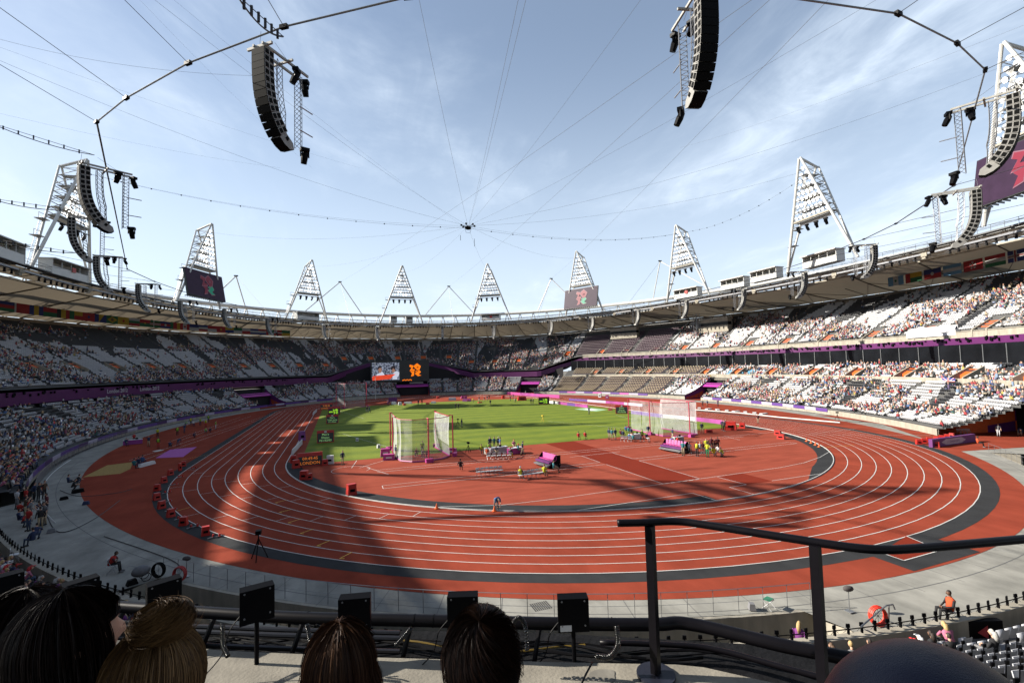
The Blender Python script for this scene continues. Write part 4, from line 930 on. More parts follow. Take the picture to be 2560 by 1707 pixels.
# aerial camera and its wires
hub = D(1170, 570, 112)
e = empty('cable_camera', hub, 'black camera rig hanging on wires high over the middle of the field', 'camera')
mb = MB(); mb.ball((0, 0, 0), (1.3, 1.0, .7), 10, 6); mb.build('housing', black, e); mb = MB()
for k in range(6): a = k*math.pi/3; q = Vector((math.cos(a)*2.6, math.sin(a)*2.6, .9)); mb.tube([(0, 0, .3), q], .12, 4); mb.box(q, (.6, .5, .6))
mb.tube([(-1.2, 0, -.3), (-.8, 0, -1.8), (.8, 0, -1.8), (1.2, 0, -.3)], .06, 4); mb.build('pulley_arms', black, e)
mb = MB(); mb.tube([(-3, 0, -3), (-3, 0, -5)], .08, 4); mb.tube([(2.4, 0, -4), (2.4, 0, -7)], .08, 4); mb.build('hanging_weight', black, e); e.scale = (.62, .62, .62)
def sag(a, b, s=1., n=14): return [a.lerp(b, i/n)-Z0*s*4*(i/n)*(1-i/n) for i in range(n+1)]
wi = empty('sky_wires', (0, 0, 0), 'fine grey wires fanning across the sky from the cable camera to the towers', 'wire')
for i, (fa, ra) in enumerate(APEX):
    for k in (0, 1):
        if k: continue
        MB().tube(sag(ra+Vector((0, 0, -k*1.2)), hub+Vector((k, 0, .5)), 3.+k*3), .017, 4, cap=False).build('wire', wire_m, wi)
for a, b in (((1990, -60), VP[1]), ((1965, -60), VP[0]), ((2110, -40), VP[2])):
    MB().tube(sag(D(a[0], a[1], 30), b, 1), .02, 4, cap=False).build('wire', wire_m, wi)
for u, v in ((1302, -30), (1322, -30)): MB().tube(sag(D(u, v, 28), hub, .5), .012, 4, cap=False).build('wire', wire_m, wi)
for u0, v0, d0, u1, v1, d1 in ((-60, 82, 40, 640, 190, 38), (-80, 90, 60, 900, 420, 150), (330, -20, 60, 780, 420, 120), (-60, 270, 70, 700, 420, 120), (410, -20, 50, 1150, 560, 110), (2620, 40, 45, 1700, 370, 110)):
    MB().tube(sag(D(u0, v0, d0), D(u1, v1, d1), .8), .010, 4, cap=False).build('wire', wire_m, wi)
for a, b in ((APEX[0][1], hub), (hub, APEX[6][1]), (APEX[7][1], APEX[6][1])):
    pts = sag(a, b, 3.0); MB().tube(pts, .022, 4, cap=False).build('camera_cable', wire_m, wi); mb = MB()
    for p in pts[1:-1]: mb.box(p, (.22, .22, .22))
    mb.build('cable_bead', black, wi)['kind'] = 'stuff'
# draped power cables from the roof edge to the near arrays
for u0, v0, u1, v1 in ((-30, 305, 236, 388), (-30, 495, 180, 525), (-30, 595, 190, 632), (590, -15, 708, 92)):
    a, b = D(u0, v0, 62 if u0 < 500 else 22), D(u1, v1, 62 if u0 < 500 else 27); mb = MB().tube([a, b], .03, 4); mb.tube(sag(a, b, .5, 24), .05, 4)
    for k in range(1, 7): mb.box(a.lerp(b, k/7)-Z0*.15, (.12, .12, .5))
    tag(mb.build('power_cable', cable_m), f'draped black cable from the {["left edge, highest", "left edge, middle one", "left edge, lowest", "top edge above the black fronted array"][[305, 495, 595, -15].index(v0)]}', 'cable')
mb = MB(); c = D(2330, 400, 60); 
for k in range(5): mb.tube([c+Vector((math.cos(R_(a))*.35*(1+.1*k), .1*k, math.sin(R_(a))*1.3-2.2)) for a in range(0, 361, 30)], .05, 4, cap=False)

# ------------------------------------------------------------ flags under the roof
FC = dict(r=(.50, .02, .025), w=(.62, .62, .6), b=(.02, .04, .22), g=(.01, .17, .06), y=(.65, .42, .02), k=(.015, .015, .015), c=(.16, .38, .62), o=(.65, .22, .03))
fm = {k: mat('flag_'+{'r': 'red', 'w': 'white', 'b': 'blue', 'g': 'green', 'y': 'yellow', 'k': 'black', 'c': 'pale_blue', 'o': 'saffron'}[k], tuple(x*.42 for x in v), .8, var=.08, trans=.1) for k, v in FC.items()}
FN = {'r': 'red', 'w': 'white', 'b': 'blue', 'g': 'green', 'y': 'yellow', 'k': 'black', 'c': 'pale blue', 'o': 'saffron'}
def flag(th, z, spec, extra=None, s=37., w=4.1, h=2.3, side='left'):
    p = EL(s, th, z); n = outn(s, th); tt = Vector((-n.y, n.x, 0)); X = tt if tt.cross(Z0).dot(-n) > 0 else -tt
    e = empty('flag', p, None, None); k0, body = spec[0], spec[1:]
    for i, c in enumerate(body):
        m = len(body)
        if k0 == 'h': x0, x1, y0, y1 = 0, w, h*(m-1-i)/m, h*(m-i)/m
        else: x0, x1, y0, y1 = w*i/m, w*(i+1)/m, 0, h
        MB().hexa([X*(x0-w/2)+Z0*y0, X*(x1-w/2)+Z0*y0, X*(x1-w/2)+Z0*y0+n*.03, X*(x0-w/2)+Z0*y0+n*.03, X*(x0-w/2)+Z0*y1, X*(x1-w/2)+Z0*y1, X*(x1-w/2)+Z0*y1+n*.03, X*(x0-w/2)+Z0*y1+n*.03]).build('stripe', fm[c], e)
    if extra:
        for kd, c, *r in extra:
            mb = MB(); q = -n*.03
            if kd == 'cross':
                t_ = r[0]; mb.face([X*(-w/2)+Z0*(h/2-t_)+q, X*(w/2)+Z0*(h/2-t_)+q, X*(w/2)+Z0*(h/2+t_)+q, X*(-w/2)+Z0*(h/2+t_)+q]); mb.face([X*(-w*.14-t_)+q, X*(-w*.14+t_)+q, X*(-w*.14+t_)+Z0*h+q, X*(-w*.14-t_)+Z0*h+q])
            elif kd == 'disc': mb.face([X*(r[0]*math.cos(R_(a)))+Z0*(h/2+r[0]*math.sin(R_(a)))+q for a in range(0, 360, 24)])
            elif kd == 'hoist': mb.face([X*(-w/2)+q, X*(-w/2+w*r[0])+q, X*(-w/2+w*r[0])+Z0*h+q, X*(-w/2)+Z0*h+q])
            elif kd == 'flower':
                for j in range(5): a = j*72+18; mb.face([X*(.1*math.cos(R_(a)))+Z0*(h/2+.1*math.sin(R_(a)))+q, X*(.8*math.cos(R_(a-18)))*.9+Z0*(h/2+.8*math.sin(R_(a-18)))+q, X*(.85*math.cos(R_(a+20)))+Z0*(h/2+.85*math.sin(R_(a+20)))+q])
            elif kd == 'tri': mb.face([X*(-w/2*.3)+q, X*(w/2*.6)+Z0*h+q, X*(-w/2*.3)+Z0*h+q])
            elif kd == 'diamond': mb.face([X*(-w*.4)+Z0*h/2+q, Z0*h*.1+q, X*(w*.4)+Z0*h/2+q, Z0*h*.9+q])
            mb.build('flag_device', fm[c], e)
    names = []
    for c in body:
        if FN[c] not in names: names.append(FN[c])
    return e, ' '.join(names)+(' bands' if len(body) > 1 else ' field'), X
def hang(tab, th0, dth, where):
    for i, (spec, ex) in enumerate(tab):
        th = th0+i*dth; e, d, X = flag(th, 28.6+zoff(th), spec, ex)
        dd = ('upright ' if spec[0] == 'v' and len(spec) > 2 else '')+d
        tag(e, f'{dd} flag under the {where} roof, {["first", "second", "third", "fourth", "fifth", "sixth", "seventh", "eighth", "ninth", "tenth", "eleventh", "twelfth", "thirteenth", "fourteenth", "fifteenth", "sixteenth", "seventeenth", "eighteenth", "nineteenth", "twentieth", "twenty-first", "twenty-second", "twenty-third", "twenty-fourth", "twenty-fifth", "twenty-sixth", "twenty-seventh", "twenty-eighth"][i]} from the {"far" if where == "right" else "left"} end', 'flag', f'flags hung under the {where} roof')
hang([('vcwc', [('disc', 'g', .3)]), ('hyg', [('hoist', 'r', .3)]), ('hbr', [('disc', 'w', .4)]), ('hcwc', None), ('hr', [('flower', 'w')]), ('hrwg', None), ('hb', [('cross', 'w', .34), ('cross', 'r', .16)]), ('howg', [('disc', 'b', .25)]), ('hrw', None), ('hgwr', [('disc', 'r', .25)]), ('hrwk', None), ('vgwo', None), ('hcwc', None)], TH(2241, 728, 37), -2.05, 'right')
hang([('hbrg', None), ('hr', [('hoist', 'w', .12)]), ('vbyb', None), ('hrg', None), ('vkyr', None), ('hyr', [('hoist', 'g', .35)]), ('hr', [('disc', 'b', .4)]), ('hb', [('tri', 'y')]), ('hg', [('diamond', 'y'), ('disc', 'b', .5)]), ('hy', [('disc', 'r', .4)]), ('hwgr', None), ('hrg', [('disc', 'y', .3)]), ('hgrg', [('cross', 'w', .15)]), ('hbrb', [('disc', 'w', .4)]), ('vgry', None), ('vrwr', [('disc', 'r', .4)]),
      ('hbw', None), ('hbwr', None), ('hrw', None), ('hr', [('disc', 'y', .4)]), ('hyb', None), ('hgw', None), ('hwr', None), ('hbwb', None), ('hrwb', None), ('vrwg', None), ('hr', [('cross', 'w', .2)]), ('hgy', None)], TH(18, 775, 37)+.0, -1.72, 'left')

# ------------------------------------------------------------ far end: double screen, poles
e = empty('scoreboard', (0, 104.4, 0), 'double screen at the far end, two people pictured left, orange emblem right', 'screen')
MB().box((-4.5, .5, 10.75), (25.2, .9, 9.4)).build('housing', scr_frame, e)
sx0, sx1, sz0, sz1 = -16.6, -5.0, 7.0, 14.6
blobs = mat('screen_crowd', (.30, .33, .42), .5, var=.0, emit=.10)
m_ = blobs; t = m_.node_tree; vo = t.nodes.new('ShaderNodeTexVoronoi'); vo.inputs['Scale'].default_value = 2.2; crp = t.nodes.new('ShaderNodeValToRGB'); crp.color_ramp.elements[0].position = .25; crp.color_ramp.elements[0].color = (.02, .03, .06, 1); crp.color_ramp.elements[1].position = .8; crp.color_ramp.elements[1].color = (.6, .65, .75, 1)
co2 = t.nodes.new('ShaderNodeTexCoord'); t.links.new(co2.outputs['Object'], vo.inputs['Vector']); t.links.new(vo.outputs['Color'], crp.inputs[0]); t.links.new(crp.outputs[0], t.nodes['Principled BSDF'].inputs['Base Color']); t.links.new(crp.outputs[0], t.nodes['Principled BSDF'].inputs['Emission Color'])
MB().face([(sx0, 0, sz0), (sx1, 0, sz0), (sx1, 0, sz1), (sx0, 0, sz1)]).build('screen_picture', blobs, e)
def sp(x, y): return (sx0+(x-385)/900*(sx1-sx0), sz1-(y-345)/535*(sz1-sz0))     # picture coordinates
def pic(nm, pts, m, y): MB().face([(sp(*p)[0], y, sp(*p)[1]) for p in pts]).build(nm, m, e)
skin_s = mat('screen_skin', (.55, .28, .18), .5, var=.1, emit=.15); wh_s = mat('screen_white', (.75, .77, .85), .5, var=.1, emit=.25); dk_s = mat('screen_dark', (.04, .025, .03), .5, emit=.05); red_s = mat('screen_red', (.85, .07, .02), .5, var=.2, sc=.5, emit=.3)
pic('pictured_person', [(520, 800), (540, 700), (620, 660), (720, 620), (790, 700), (800, 800)], wh_s, -.02); pic('pictured_face', [(585, 560), (620, 500), (690, 510), (705, 570), (680, 650), (620, 660)], skin_s, -.04); pic('pictured_cap', [(570, 520), (600, 450), (680, 440), (710, 500), (640, 490), (585, 545)], dk_s, -.06)
pic('pictured_person', [(1050, 870), (1060, 740), (1120, 640), (1200, 610), (1280, 650), (1270, 760), (1215, 800), (1210, 870)], wh_s, -.02); pic('pictured_face', [(1030, 560), (1080, 510), (1140, 540), (1150, 610), (1090, 660), (1045, 640)], skin_s, -.04); pic('pictured_hair', [(1000, 560), (1010, 480), (1080, 440), (1150, 480), (1160, 600), (1130, 560), (1080, 520), (1040, 580)], dk_s, -.06)
pic('caption_banner', [(385, 790), (430, 745), (1160, 705), (1060, 770), (980, 850), (400, 885)], red_s, -.08)
logo(e, Vector((1.9, -.05, 11.0)), X0, Z0, 5.8, [lor]*5)
mb = MB()
for k in range(10): mb.box((-3.6+k*.42, -.05, 6.75+.12*((k*7) % 3-1)), (.34, .05, .42))
mb.build('amber_characters', lor, e)
for i, (u0, u1) in enumerate([(898, 942), (951, 991), (1024, 1058), (1068, 1107), (1125, 1153)]):
    a, b = onell(u0, 955, 80.5, 106.5)[0], onell(u1, 953, 80.5, 106.5)[0]; c = (a+b)/2
    MB().box((c.x, c.y, 5.35), ((b-a).length, .2, .75), math.atan2(b.y-a.y, b.x-a.x)).build('pale_wall', mat('pale_blue_wall', (.45, .48, .5), .7), lo)
for u, vt, vb, fl in ((896, 908, 985, True), (939, 905, 994, False)):
    p = G(u, vb+4); h = (vb+4-vt)/FL*((p-CAM).dot(Fv)); o = empty('flag_pole', p, ['white flag pole with a pale drooping flag left of the double screen', 'bare white flag pole in front of the left screen half'][0 if fl else 1], 'pole')
    MB().tube([(0, 0, 0), (0, 0, h)], [.11, .07], 6).build('pole', steel_w, o)
    if fl: MB().face([(0, 0, h), (-1.0, .1, h-4), (.6, .2, h-5.2), (2.1, .3, h-4.4), (1.2, .2, h-2.4)]).build('flag_cloth', mat('pale_flag', (.5, .52, .6), .8, trans=.3), o)

# ------------------------------------------------------------ near stand front wall, pits and rails
ns = empty('front_wall', (0, 0, 0), 'low concrete wall in front of the nearest rows, carrying little black display panels', 'wall')
for t0, t1 in ((213.5, 239), (239, 262), (262, 283), (283, 304)):
    wall_ring('wall_block', 2.8, -1.6, .16, .4, t0, t1, pale_conc, ns, 1.)
panel_m = MB().box((0, 0, 0), (.24, .05, .2)).mesh('display_panel', black)
rm = MB(); rm.tube([EL(3.0, 213.5+k*.9, .42) for k in range(int(90/.9)+1)], .022, 5); rm.build('rail', black, ns)
pm_ = MB(); pm_.box((0, 0, -.15), (.09, .12, .34)); pm_.box((0, -.02, .13), (.22, .07, .2), top=.9); pm_.tube([(0, 0, 0), (.28, 0, -.24)], .012, 4); pm_.tube([(0, 0, 0), (-.28, 0, -.24)], .012, 4); pmesh = pm_.mesh('panel_post', black)
for k in range(182):
    th = 214+k*.49; p = EL(3.0, th, .46); n = outn(3, th)
    if -150 < proj(p)[0] < 2700: place(pmesh, 'panel_post', p, ns, (0, 0, math.atan2(n.y, n.x)-math.pi/2+rng.uniform(-.3, .3)), (.72, .72, .72))
for t0, t1 in PITS:
    e = empty('moat', (0, 0, 0), ['sunken concrete moat with white railing in front of the nearest rows', 'sunken moat with white rails at the lower right corner block'][t0 > 280], 'moat')
    wall_ring('moat_wall', .5, -1.9, -.01, .2, t0, t1, pale_conc, e, 1.)
    profile_ring('moat_floor', lambda th: [(.5, -1.8), (3, -1.8)], t0, t1, 1.2, dark_conc, e)
    for th in (t0, t1): MB().face([EL(.5, th, -1.9), EL(2.9, th, -1.9), EL(2.9, th, -.01), EL(.5, th, -.01)]).build('end_wall', pale_conc, e)
    r = empty('railing', (0, 0, 0), ['thin white railing along the edge of the moat below the camera', 'white railing round the corner moat at the right edge'][t0 > 280], 'railing')
    n_ = int((t1-t0)/.95)
    for z in (1.05, .5): MB().tube([EL(.35, t0+(t1-t0)*k/n_, z) for k in range(n_+1)], .018 if z > 1 else .008, 4).build('rail', galv, r)
    for k in range(n_+1): MB().tube([EL(.35, t0+(t1-t0)*k/n_, 0), EL(.35, t0+(t1-t0)*k/n_, 1.05)], .016, 4).build('post', galv, r)
MB().tube([EL(-.1, t, .02) for t in np.arange(196, 222, 1.)], .05, 4).build('edge_line', paint_white)['kind'] = 'structure'
# small pit rail on the left edge, white barrier run
r = empty('railing', (0, 0, 0), 'grey crowd barriers along the foot of the shaded left stand', 'railing')
for k in range(34):
    a, b = EL(.3, 176+k*1.1, 0), EL(.3, 177+k*1.1, 0); mb = MB()
    mb.tube([a, a+Z0*1.05, b+Z0*1.05, b], .02, 4)
    for q in range(1, 8): mb.tube([a.lerp(b, q/8), a.lerp(b, q/8)+Z0*1.0], .01, 4)
    mb.build('barrier', galv, r)

# ------------------------------------------------------------ individual seats (nearest ones)
def curvedback(mb, w, m=0):
    z0, z1 = .44, .86
    for i in range(4):
        for j in range(3):
            def P(i, j): x = -w/2+w*i/4; z = z0+(z1-z0)*j/3; return (x*(1-.08*(j == 3)), .22+.05*(x/(w/2))**2*-1+.09*(z-z0)/.42+.04, z)
            mb.face([P(i, j), P(i+1, j), P(i+1, j+1), P(i, j+1)], m)
            def Q(i, j): p = P(i, j); return (p[0], p[1]+.025, p[2])
            mb.face([Q(i, j), Q(i, j+1), Q(i+1, j+1), Q(i+1, j)], m)
    return mb
seat_w = mat('seat_white', (.42, .43, .46), .45, var=.05); seat_d = mat('seat_dark', (.03, .032, .036), .45, var=.1)
SBW = curvedback(MB(), .43).mesh('seat_back', seat_w, True); SBD = curvedback(MB(), .43).mesh('seat_back', seat_d, True)
def pan(m): return MB().hexa([(-.2, .14, .40), (.2, .14, .40), (.2, .18, .40), (-.2, .18, .40), (-.19, .06, .72), (.19, .06, .72), (.19, .09, .73), (-.19, .09, .73)]).mesh('seat_pan', m)
SPW, SPD = pan(seat_w), pan(seat_d)
BR = MB().box((0, .22, .22), (.06, .16, .44)).mesh('bracket', steel_g)
PN = MB().tube([(.27, .3, .4), (.27, .34, .95)], .02, 4).box((.27, .37, 1.0), (.13, .04, .12)).mesh('display_panel', black)
def combo(sm, pmn):
    mb = curvedback(MB(), .43); mb.hexa([(-.2, .14, .40), (.2, .14, .40), (.2, .18, .40), (-.2, .18, .40), (-.19, .06, .72), (.19, .06, .72), (.19, .09, .73), (-.19, .09, .73)]); return mb.mesh('seat', sm, True)
CW, CDk = combo(seat_w, 0), combo(seat_d, 0)
RN = ['front', 'second', 'third', 'fourth', 'fifth', 'sixth', 'seventh', 'eighth', 'ninth', 'tenth', 'eleventh', 'twelfth', 'thirteenth', 'fourteenth', 'fifteenth', 'sixteenth', 'seventeenth', 'eighteenth', 'nineteenth', 'twentieth', 'back']
def wherel(i):
    t, tr = T_[i], int(TIER[i]); u = uu[i]; s = SS[i]; r = RN[min(20, int(round((s-(3.6 if tr == 3 else 1.2))/.8)))]
    if tr == 3: pl = 'bottom left corner block' if u < 420 else 'block below the handrail' if u < 1900 else 'bottom right corner block' if t < 290 else 'block at the right edge by the corner tunnel'
    else: pl = 'shaded left lower stand' if t > 110 else 'sunny right lower stand'
    return r, pl
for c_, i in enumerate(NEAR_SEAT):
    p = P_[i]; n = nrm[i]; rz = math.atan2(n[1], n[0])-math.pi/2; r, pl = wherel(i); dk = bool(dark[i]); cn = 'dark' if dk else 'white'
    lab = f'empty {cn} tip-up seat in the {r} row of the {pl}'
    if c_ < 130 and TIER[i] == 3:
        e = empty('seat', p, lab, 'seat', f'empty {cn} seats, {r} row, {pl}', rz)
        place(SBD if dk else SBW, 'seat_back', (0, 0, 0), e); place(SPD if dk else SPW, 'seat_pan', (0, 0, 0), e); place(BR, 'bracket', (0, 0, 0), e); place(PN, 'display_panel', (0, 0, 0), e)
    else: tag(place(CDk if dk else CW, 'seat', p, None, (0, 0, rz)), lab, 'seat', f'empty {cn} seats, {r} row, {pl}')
# ------------------------------------------------------------ people
SK = {'fair': (.50, .29, .20), 'tan': (.38, .21, .14), 'brown': (.13, .065, .04)}
CL = {k_: tuple(.72*q for q in v_) for k_, v_ in dict(white=(.62, .62, .64), red=(.50, .025, .02), navy=(.02, .035, .10), blue=(.04, .12, .30), black=(.015, .015, .018), grey=(.20, .20, .21), beige=(.42, .34, .22), yellow=(.62, .62, .03), lime=(.35, .60, .05), green=(.02, .22, .08), purple=(.18, .03, .20), pink=(.50, .15, .25), maroon=(.12, .015, .025), orange=(.62, .085, .02), teal=(.03, .20, .24), brown=(.10, .055, .03), denim=(.06, .09, .17), lilac=(.35, .25, .45)).items()}
HR = dict(dark=(.025, .016, .012), brown=(.08, .045, .025), blond=(.36, .25, .11), grey=(.34, .33, .31), ginger=(.22, .07, .025), black=(.01, .01, .01), white=(.6, .6, .6), navy=(.02, .03, .09), red=(.45, .02, .02))
def cm_(n): return mat('cloth_'+n, CL[n], .85, var=.12, sc=6)
def sm_(n): return mat('skin_'+n, SK[n], .6, var=.06, sc=6)
def hm_(n): return mat('hair_'+n, HR[n], .7, var=.25, sc=20)
PMESH = {}
def pmesh_(pose, top, leg, skin, hair, long=False, vest=None):
    key = (pose, top, leg, skin, hair, long, vest)
    if key in PMESH: return PMESH[key]
    mb = MB(); H_, KN, FT, SH, HD = {}, {}, {}, {}, None; lean = 0
    V = Vector
    if pose in ('stand', 'walk', 'arms', 'hips', 'camera'):
        hip = V((0, 0, .93)); sh = V((0, -.02, 1.42)); hd = V((0, -.05, 1.63)); st = .26 if pose == 'walk' else .03
        legs = [[(s*.09, 0, .93), (s*.10, -s*st*.5-.02, .50), (s*.11, -s*st+ (.04 if s*st > 0 else 0), .08)] for s in (-1, 1)]
    elif pose in ('sit', 'lean', 'wheel'):
        hip = V((0, .08, .50)); sh = V((0, .14 if pose != 'lean' else -.12, .98 if pose != 'lean' else .92)); hd = V((0, .08 if pose != 'lean' else -.22, 1.20 if pose != 'lean' else 1.10))
        legs = [[(s*.09, .06, .50), (s*.12, -.36, .53), (s*.12, -.42, .08)] for s in (-1, 1)]
    elif pose == 'bend':
        hip = V((0, .1, .88)); sh = V((0, -.32, 1.02)); hd = V((0, -.50, .90)); legs = [[(s*.09, .1, .88), (s*.14, .06, .48), (s*.17, .12, .08)] for s in (-1, 1)]
    else:   # crouch
        hip = V((0, .1, .34)); sh = V((0, -.10, .78)); hd = V((0, -.18, .99)); legs = [[(s*.1, .1, .34), (s*.18, -.26, .50), (s*.14, -.04, .08)] for s in (-1, 1)]
    mid = hip.lerp(sh, .5)
    mb.tube([hip-(sh-hip).normalized()*.06, hip, mid, sh.lerp(hip, .12), sh, sh+(sh-hip).normalized()*.05], [.12, .175, .17, .205, .15, .06], 8, m=1 if not vest else 5, squash=.62)
    if vest: mb.tube([hip.lerp(sh, .10), mid, sh.lerp(hip, .12), sh.lerp(hip, .02)], [.188, .185, .216, .17], 8, m=5, squash=.66)
    mb.tube([sh, sh.lerp(hd, .6)], [.055, .05], 6, m=0)
    mb.tube([hip-Z0*.05, hip+Z0*.02], [.15, .17], 8, m=2, squash=.65)
    for L_ in legs:
        mb.tube(L_, [.088, .062, .042], 6, m=2); f = V(L_[2]); mb.box(f+V((0, -.06, -.045)), (.085, .25, .075), m=3, top=.8)
    if pose == 'arms': ends = [[(s*.20, 0, 1.38), (s*.42, -.05, 1.50), (s*.62, -.1, 1.62)] for s in (-1, 1)]
    elif pose == 'hips': ends = [[(s*.20, 0, 1.38), (s*.36, .05, 1.16), (s*.17, -.06, 1.0)] for s in (-1, 1)]
    elif pose == 'camera': ends = [[(s*.20, 0, 1.38), (s*.30, -.15, 1.28), (s*.08, -.30, 1.52)] for s in (-1, 1)]
    elif pose in ('stand', 'walk'): ends = [[(s*.20, 0, 1.38), (s*.25, .04-s*.06, 1.12), (s*.24, -.08-s*.08, .90)] for s in (-1, 1)]
    elif pose == 'bend': ends = [[(s*.18, -.3, .98), (s*.20, -.36, .70), (s*.12, -.42, .42)] for s in (-1, 1)]
    elif pose == 'crouch': ends = [[(s*.19, -.08, .74), (s*.26, -.24, .56), (s*.10, -.42, .52)] for s in (-1, 1)]
    elif pose == 'wheel': ends = [[(s*.19, sh.y, sh.z-.04), (s*.30, .12, .70), (s*.30, -.10, .55)] for s in (-1, 1)]
    else: ends = [[(s*.19, sh.y, sh.z-.04), (s*.25, sh.y-.10, .70), (s*.07, -.22, .62)] for s in (-1, 1)]
    for E_ in ends:
        a, b, c = map(V, E_); mb.tube([a, a.lerp(b, .8), b], [.058, .05, .043], 6, m=1); mb.tube([b, c], [.040, .030], 6, m=0 if top not in ('black', 'navy') or pose == 'crouch' else 1); mb.ball(c+(c-b).normalized()*.05, (.035, .035, .06), 5, 4, m=0)
    mb.ball(hd, (.078, .098, .118), 10, 8, fn=lambda i, j: 4 if (i <= 2 or (j < 5 and i <= 5)) else 0)
    mb.ball(hd+V((0, .012, .018)), (.086, .102, .112), 10, 6, m=4, fn=None) if hair in ('navy', 'red', 'white') and False else None
    mb.box(hd+V((0, -.105, -.015)), (.025, .03, .04), m=0, top=.5)
    if long: mb.tube([hd+V((0, .06, .05)), hd+V((0, .12, -.12)), hd+V((0, .12, -.32))], [.08, .09, .05], 6, m=4)
    if hair in ('navy', 'red', 'white'): mb.box(hd+V((0, -.13, .055)), (.14, .12, .015), m=4)
    me = mb.mesh('person', [sm_(skin), cm_(top), cm_(leg), cm_('black' if leg != 'black' else 'grey'), hm_(hair), cm_(vest or top)], True); PMESH[key] = me; return me
def person(p, heading, label, pose='stand', top='navy', leg='beige', skin='fair', hair='dark', long=False, vest=None, group=None, sc=1.):
    o = place(pmesh_(pose, top, leg, skin, hair, long, vest), 'person', p, None, (0, 0, heading), (sc, sc, sc)); return tag(o, label, 'person', group)
# spectators, nearest ones one by one
rs = random.Random(21)
tops = ['white', 'red', 'navy', 'black', 'grey', 'blue', 'purple', 'maroon', 'pink', 'beige', 'green', 'teal']; tw = [5, 4, 9, 10, 6, 4, 2, 4, 1, 2, .3, 1]
VAR = [(rs.choice(['sit', 'sit', 'lean']), rs.choices(tops, tw)[0], rs.choice(['denim', 'black', 'beige', 'navy', 'grey']), rs.choice(['fair', 'fair', 'tan', 'brown']), rs.choice(['dark', 'brown', 'blond', 'grey', 'ginger', 'dark', 'white', 'red']), rs.random() < .3) for _ in range(46)]
for i in NEAR_PPL:
    p = P_[i]; n = nrm[i]; r, pl = wherel(i); v_ = rs.choice(VAR)
    hn = {'white': 'white cap', 'red': 'red cap', 'navy': 'navy cap'}.get(v_[4], v_[4]+' hair')
    person(p, math.atan2(n[1], n[0])-math.pi/2+rs.gauss(0, .25), f'seated spectator in {v_[1]} top, {hn}, {r} row, {pl}', *v_[:5], long=v_[5], group=f'spectators seated in the {pl}', sc=rs.uniform(.9, 1.06))

# ------------------------------------------------------------ throwing cages
def netmat(name, a):
    m = bpy.data.materials.new(name); m.use_nodes = True; t = m.node_tree; P = t.nodes['Principled BSDF']; P.inputs['Base Color'].default_value = (.36, .37, .38, 1); P.inputs['Roughness'].default_value = .9
    tr = t.nodes.new('ShaderNodeBsdfTransparent'); mx_ = t.nodes.new('ShaderNodeMixShader'); n_ = t.nodes.new('ShaderNodeTexNoise'); n_.inputs['Scale'].default_value = .9; n_.inputs['Detail'].default_value = 4
    wv = t.nodes.new('ShaderNodeTexWave'); wv.inputs['Scale'].default_value = 4.; wv.inputs['Distortion'].default_value = 3; wv.bands_direction = 'Z'
    co_ = t.nodes.new('ShaderNodeTexCoord'); t.links.new(co_.outputs['Object'], n_.inputs['Vector']); t.links.new(co_.outputs['Object'], wv.inputs['Vector'])
    ad_ = t.nodes.new('ShaderNodeMath'); ad_.operation = 'MULTIPLY_ADD'; ad_.inputs[1].default_value = .12; ad_.inputs[2].default_value = -.06; t.links.new(wv.outputs['Fac'], ad_.inputs[0])
    r_ = t.nodes.new('ShaderNodeMapRange'); r_.inputs[1].default_value = .3; r_.inputs[2].default_value = .7; r_.inputs[3].default_value = a-.08; r_.inputs[4].default_value = a+.1; t.links.new(n_.outputs[0], r_.inputs[0])
    a2 = t.nodes.new('ShaderNodeMath'); t.links.new(r_.outputs[0], a2.inputs[0]); t.links.new(ad_.outputs[0], a2.inputs[1])
    t.links.new(a2.outputs[0], mx_.inputs[0]); t.links.new(tr.outputs[0], mx_.inputs[1]); t.links.new(P.outputs[0], mx_.inputs[2]); t.links.new(mx_.outputs[0], t.nodes['Material Output'].inputs[0]); return m
net_a, net_b = netmat('cage_net', .22), netmat('cage_net_dense', .46)
crim = mat('crimson_steel', (.42, .02, .06), .5, var=.08)
def cage(name, base, posts, h, label, dense=(), sag_=.5, arms=True):
    B = [G(*q) for q in base]; c = sum(B, Vector())/len(B); e = empty(name, (c.x, c.y, .02), label, 'cage')
    L_ = [Vector((b.x-c.x, b.y-c.y, 0)) for b in B]
    for i in range(len(L_)-1):
        a, b = L_[i], L_[i+1]; mb = MB(); nx, nz = 8, 8; mid = -((a+b)/2).normalized(); idx = {}
        for x in range(nx+1):
            for z in range(nz+1):
                f, g_ = x/nx, z/nz; p = a.lerp(b, f)+Z0*(h*g_)+mid*(sag_*math.sin(math.pi*g_)*(.4+.3*math.sin(3*f+i)))+mid*(-.05); idx[x, z] = len(mb.v); mb.v.append(tuple(p))
        for x in range(nx):
            for z in range(nz): mb.f.append((idx[x, z], idx[x+1, z], idx[x+1, z+1], idx[x, z+1])); mb.m.append(0)
        mb.build('net_panel', net_b if i in dense else net_a, e, smooth=True)
        MB().tube([a+Z0*h, b+Z0*h], .05, 5).build('top_rail', crim, e)
        MB().tube([a+Z0*.1, b+Z0*.1], .09, 5).build('base_bar', magenta, e)
    for i in posts:
        p = L_[i]; o = p.normalized()*.45
        mb = MB(); mb.tube([p+o, p+o+Z0*(h+.12), p+Z0*(h+.1)], .085, 6); mb.build('post', crim, e); MB().box(p+o*1.5+Z0*.25, (.9, .5, .45), math.atan2(o.y, o.x)+math.pi/2).build('weight', magenta, e)
    return e
z_ = 550/2156
def q1(x, y): return (600+x*z_, 950+y*z_)
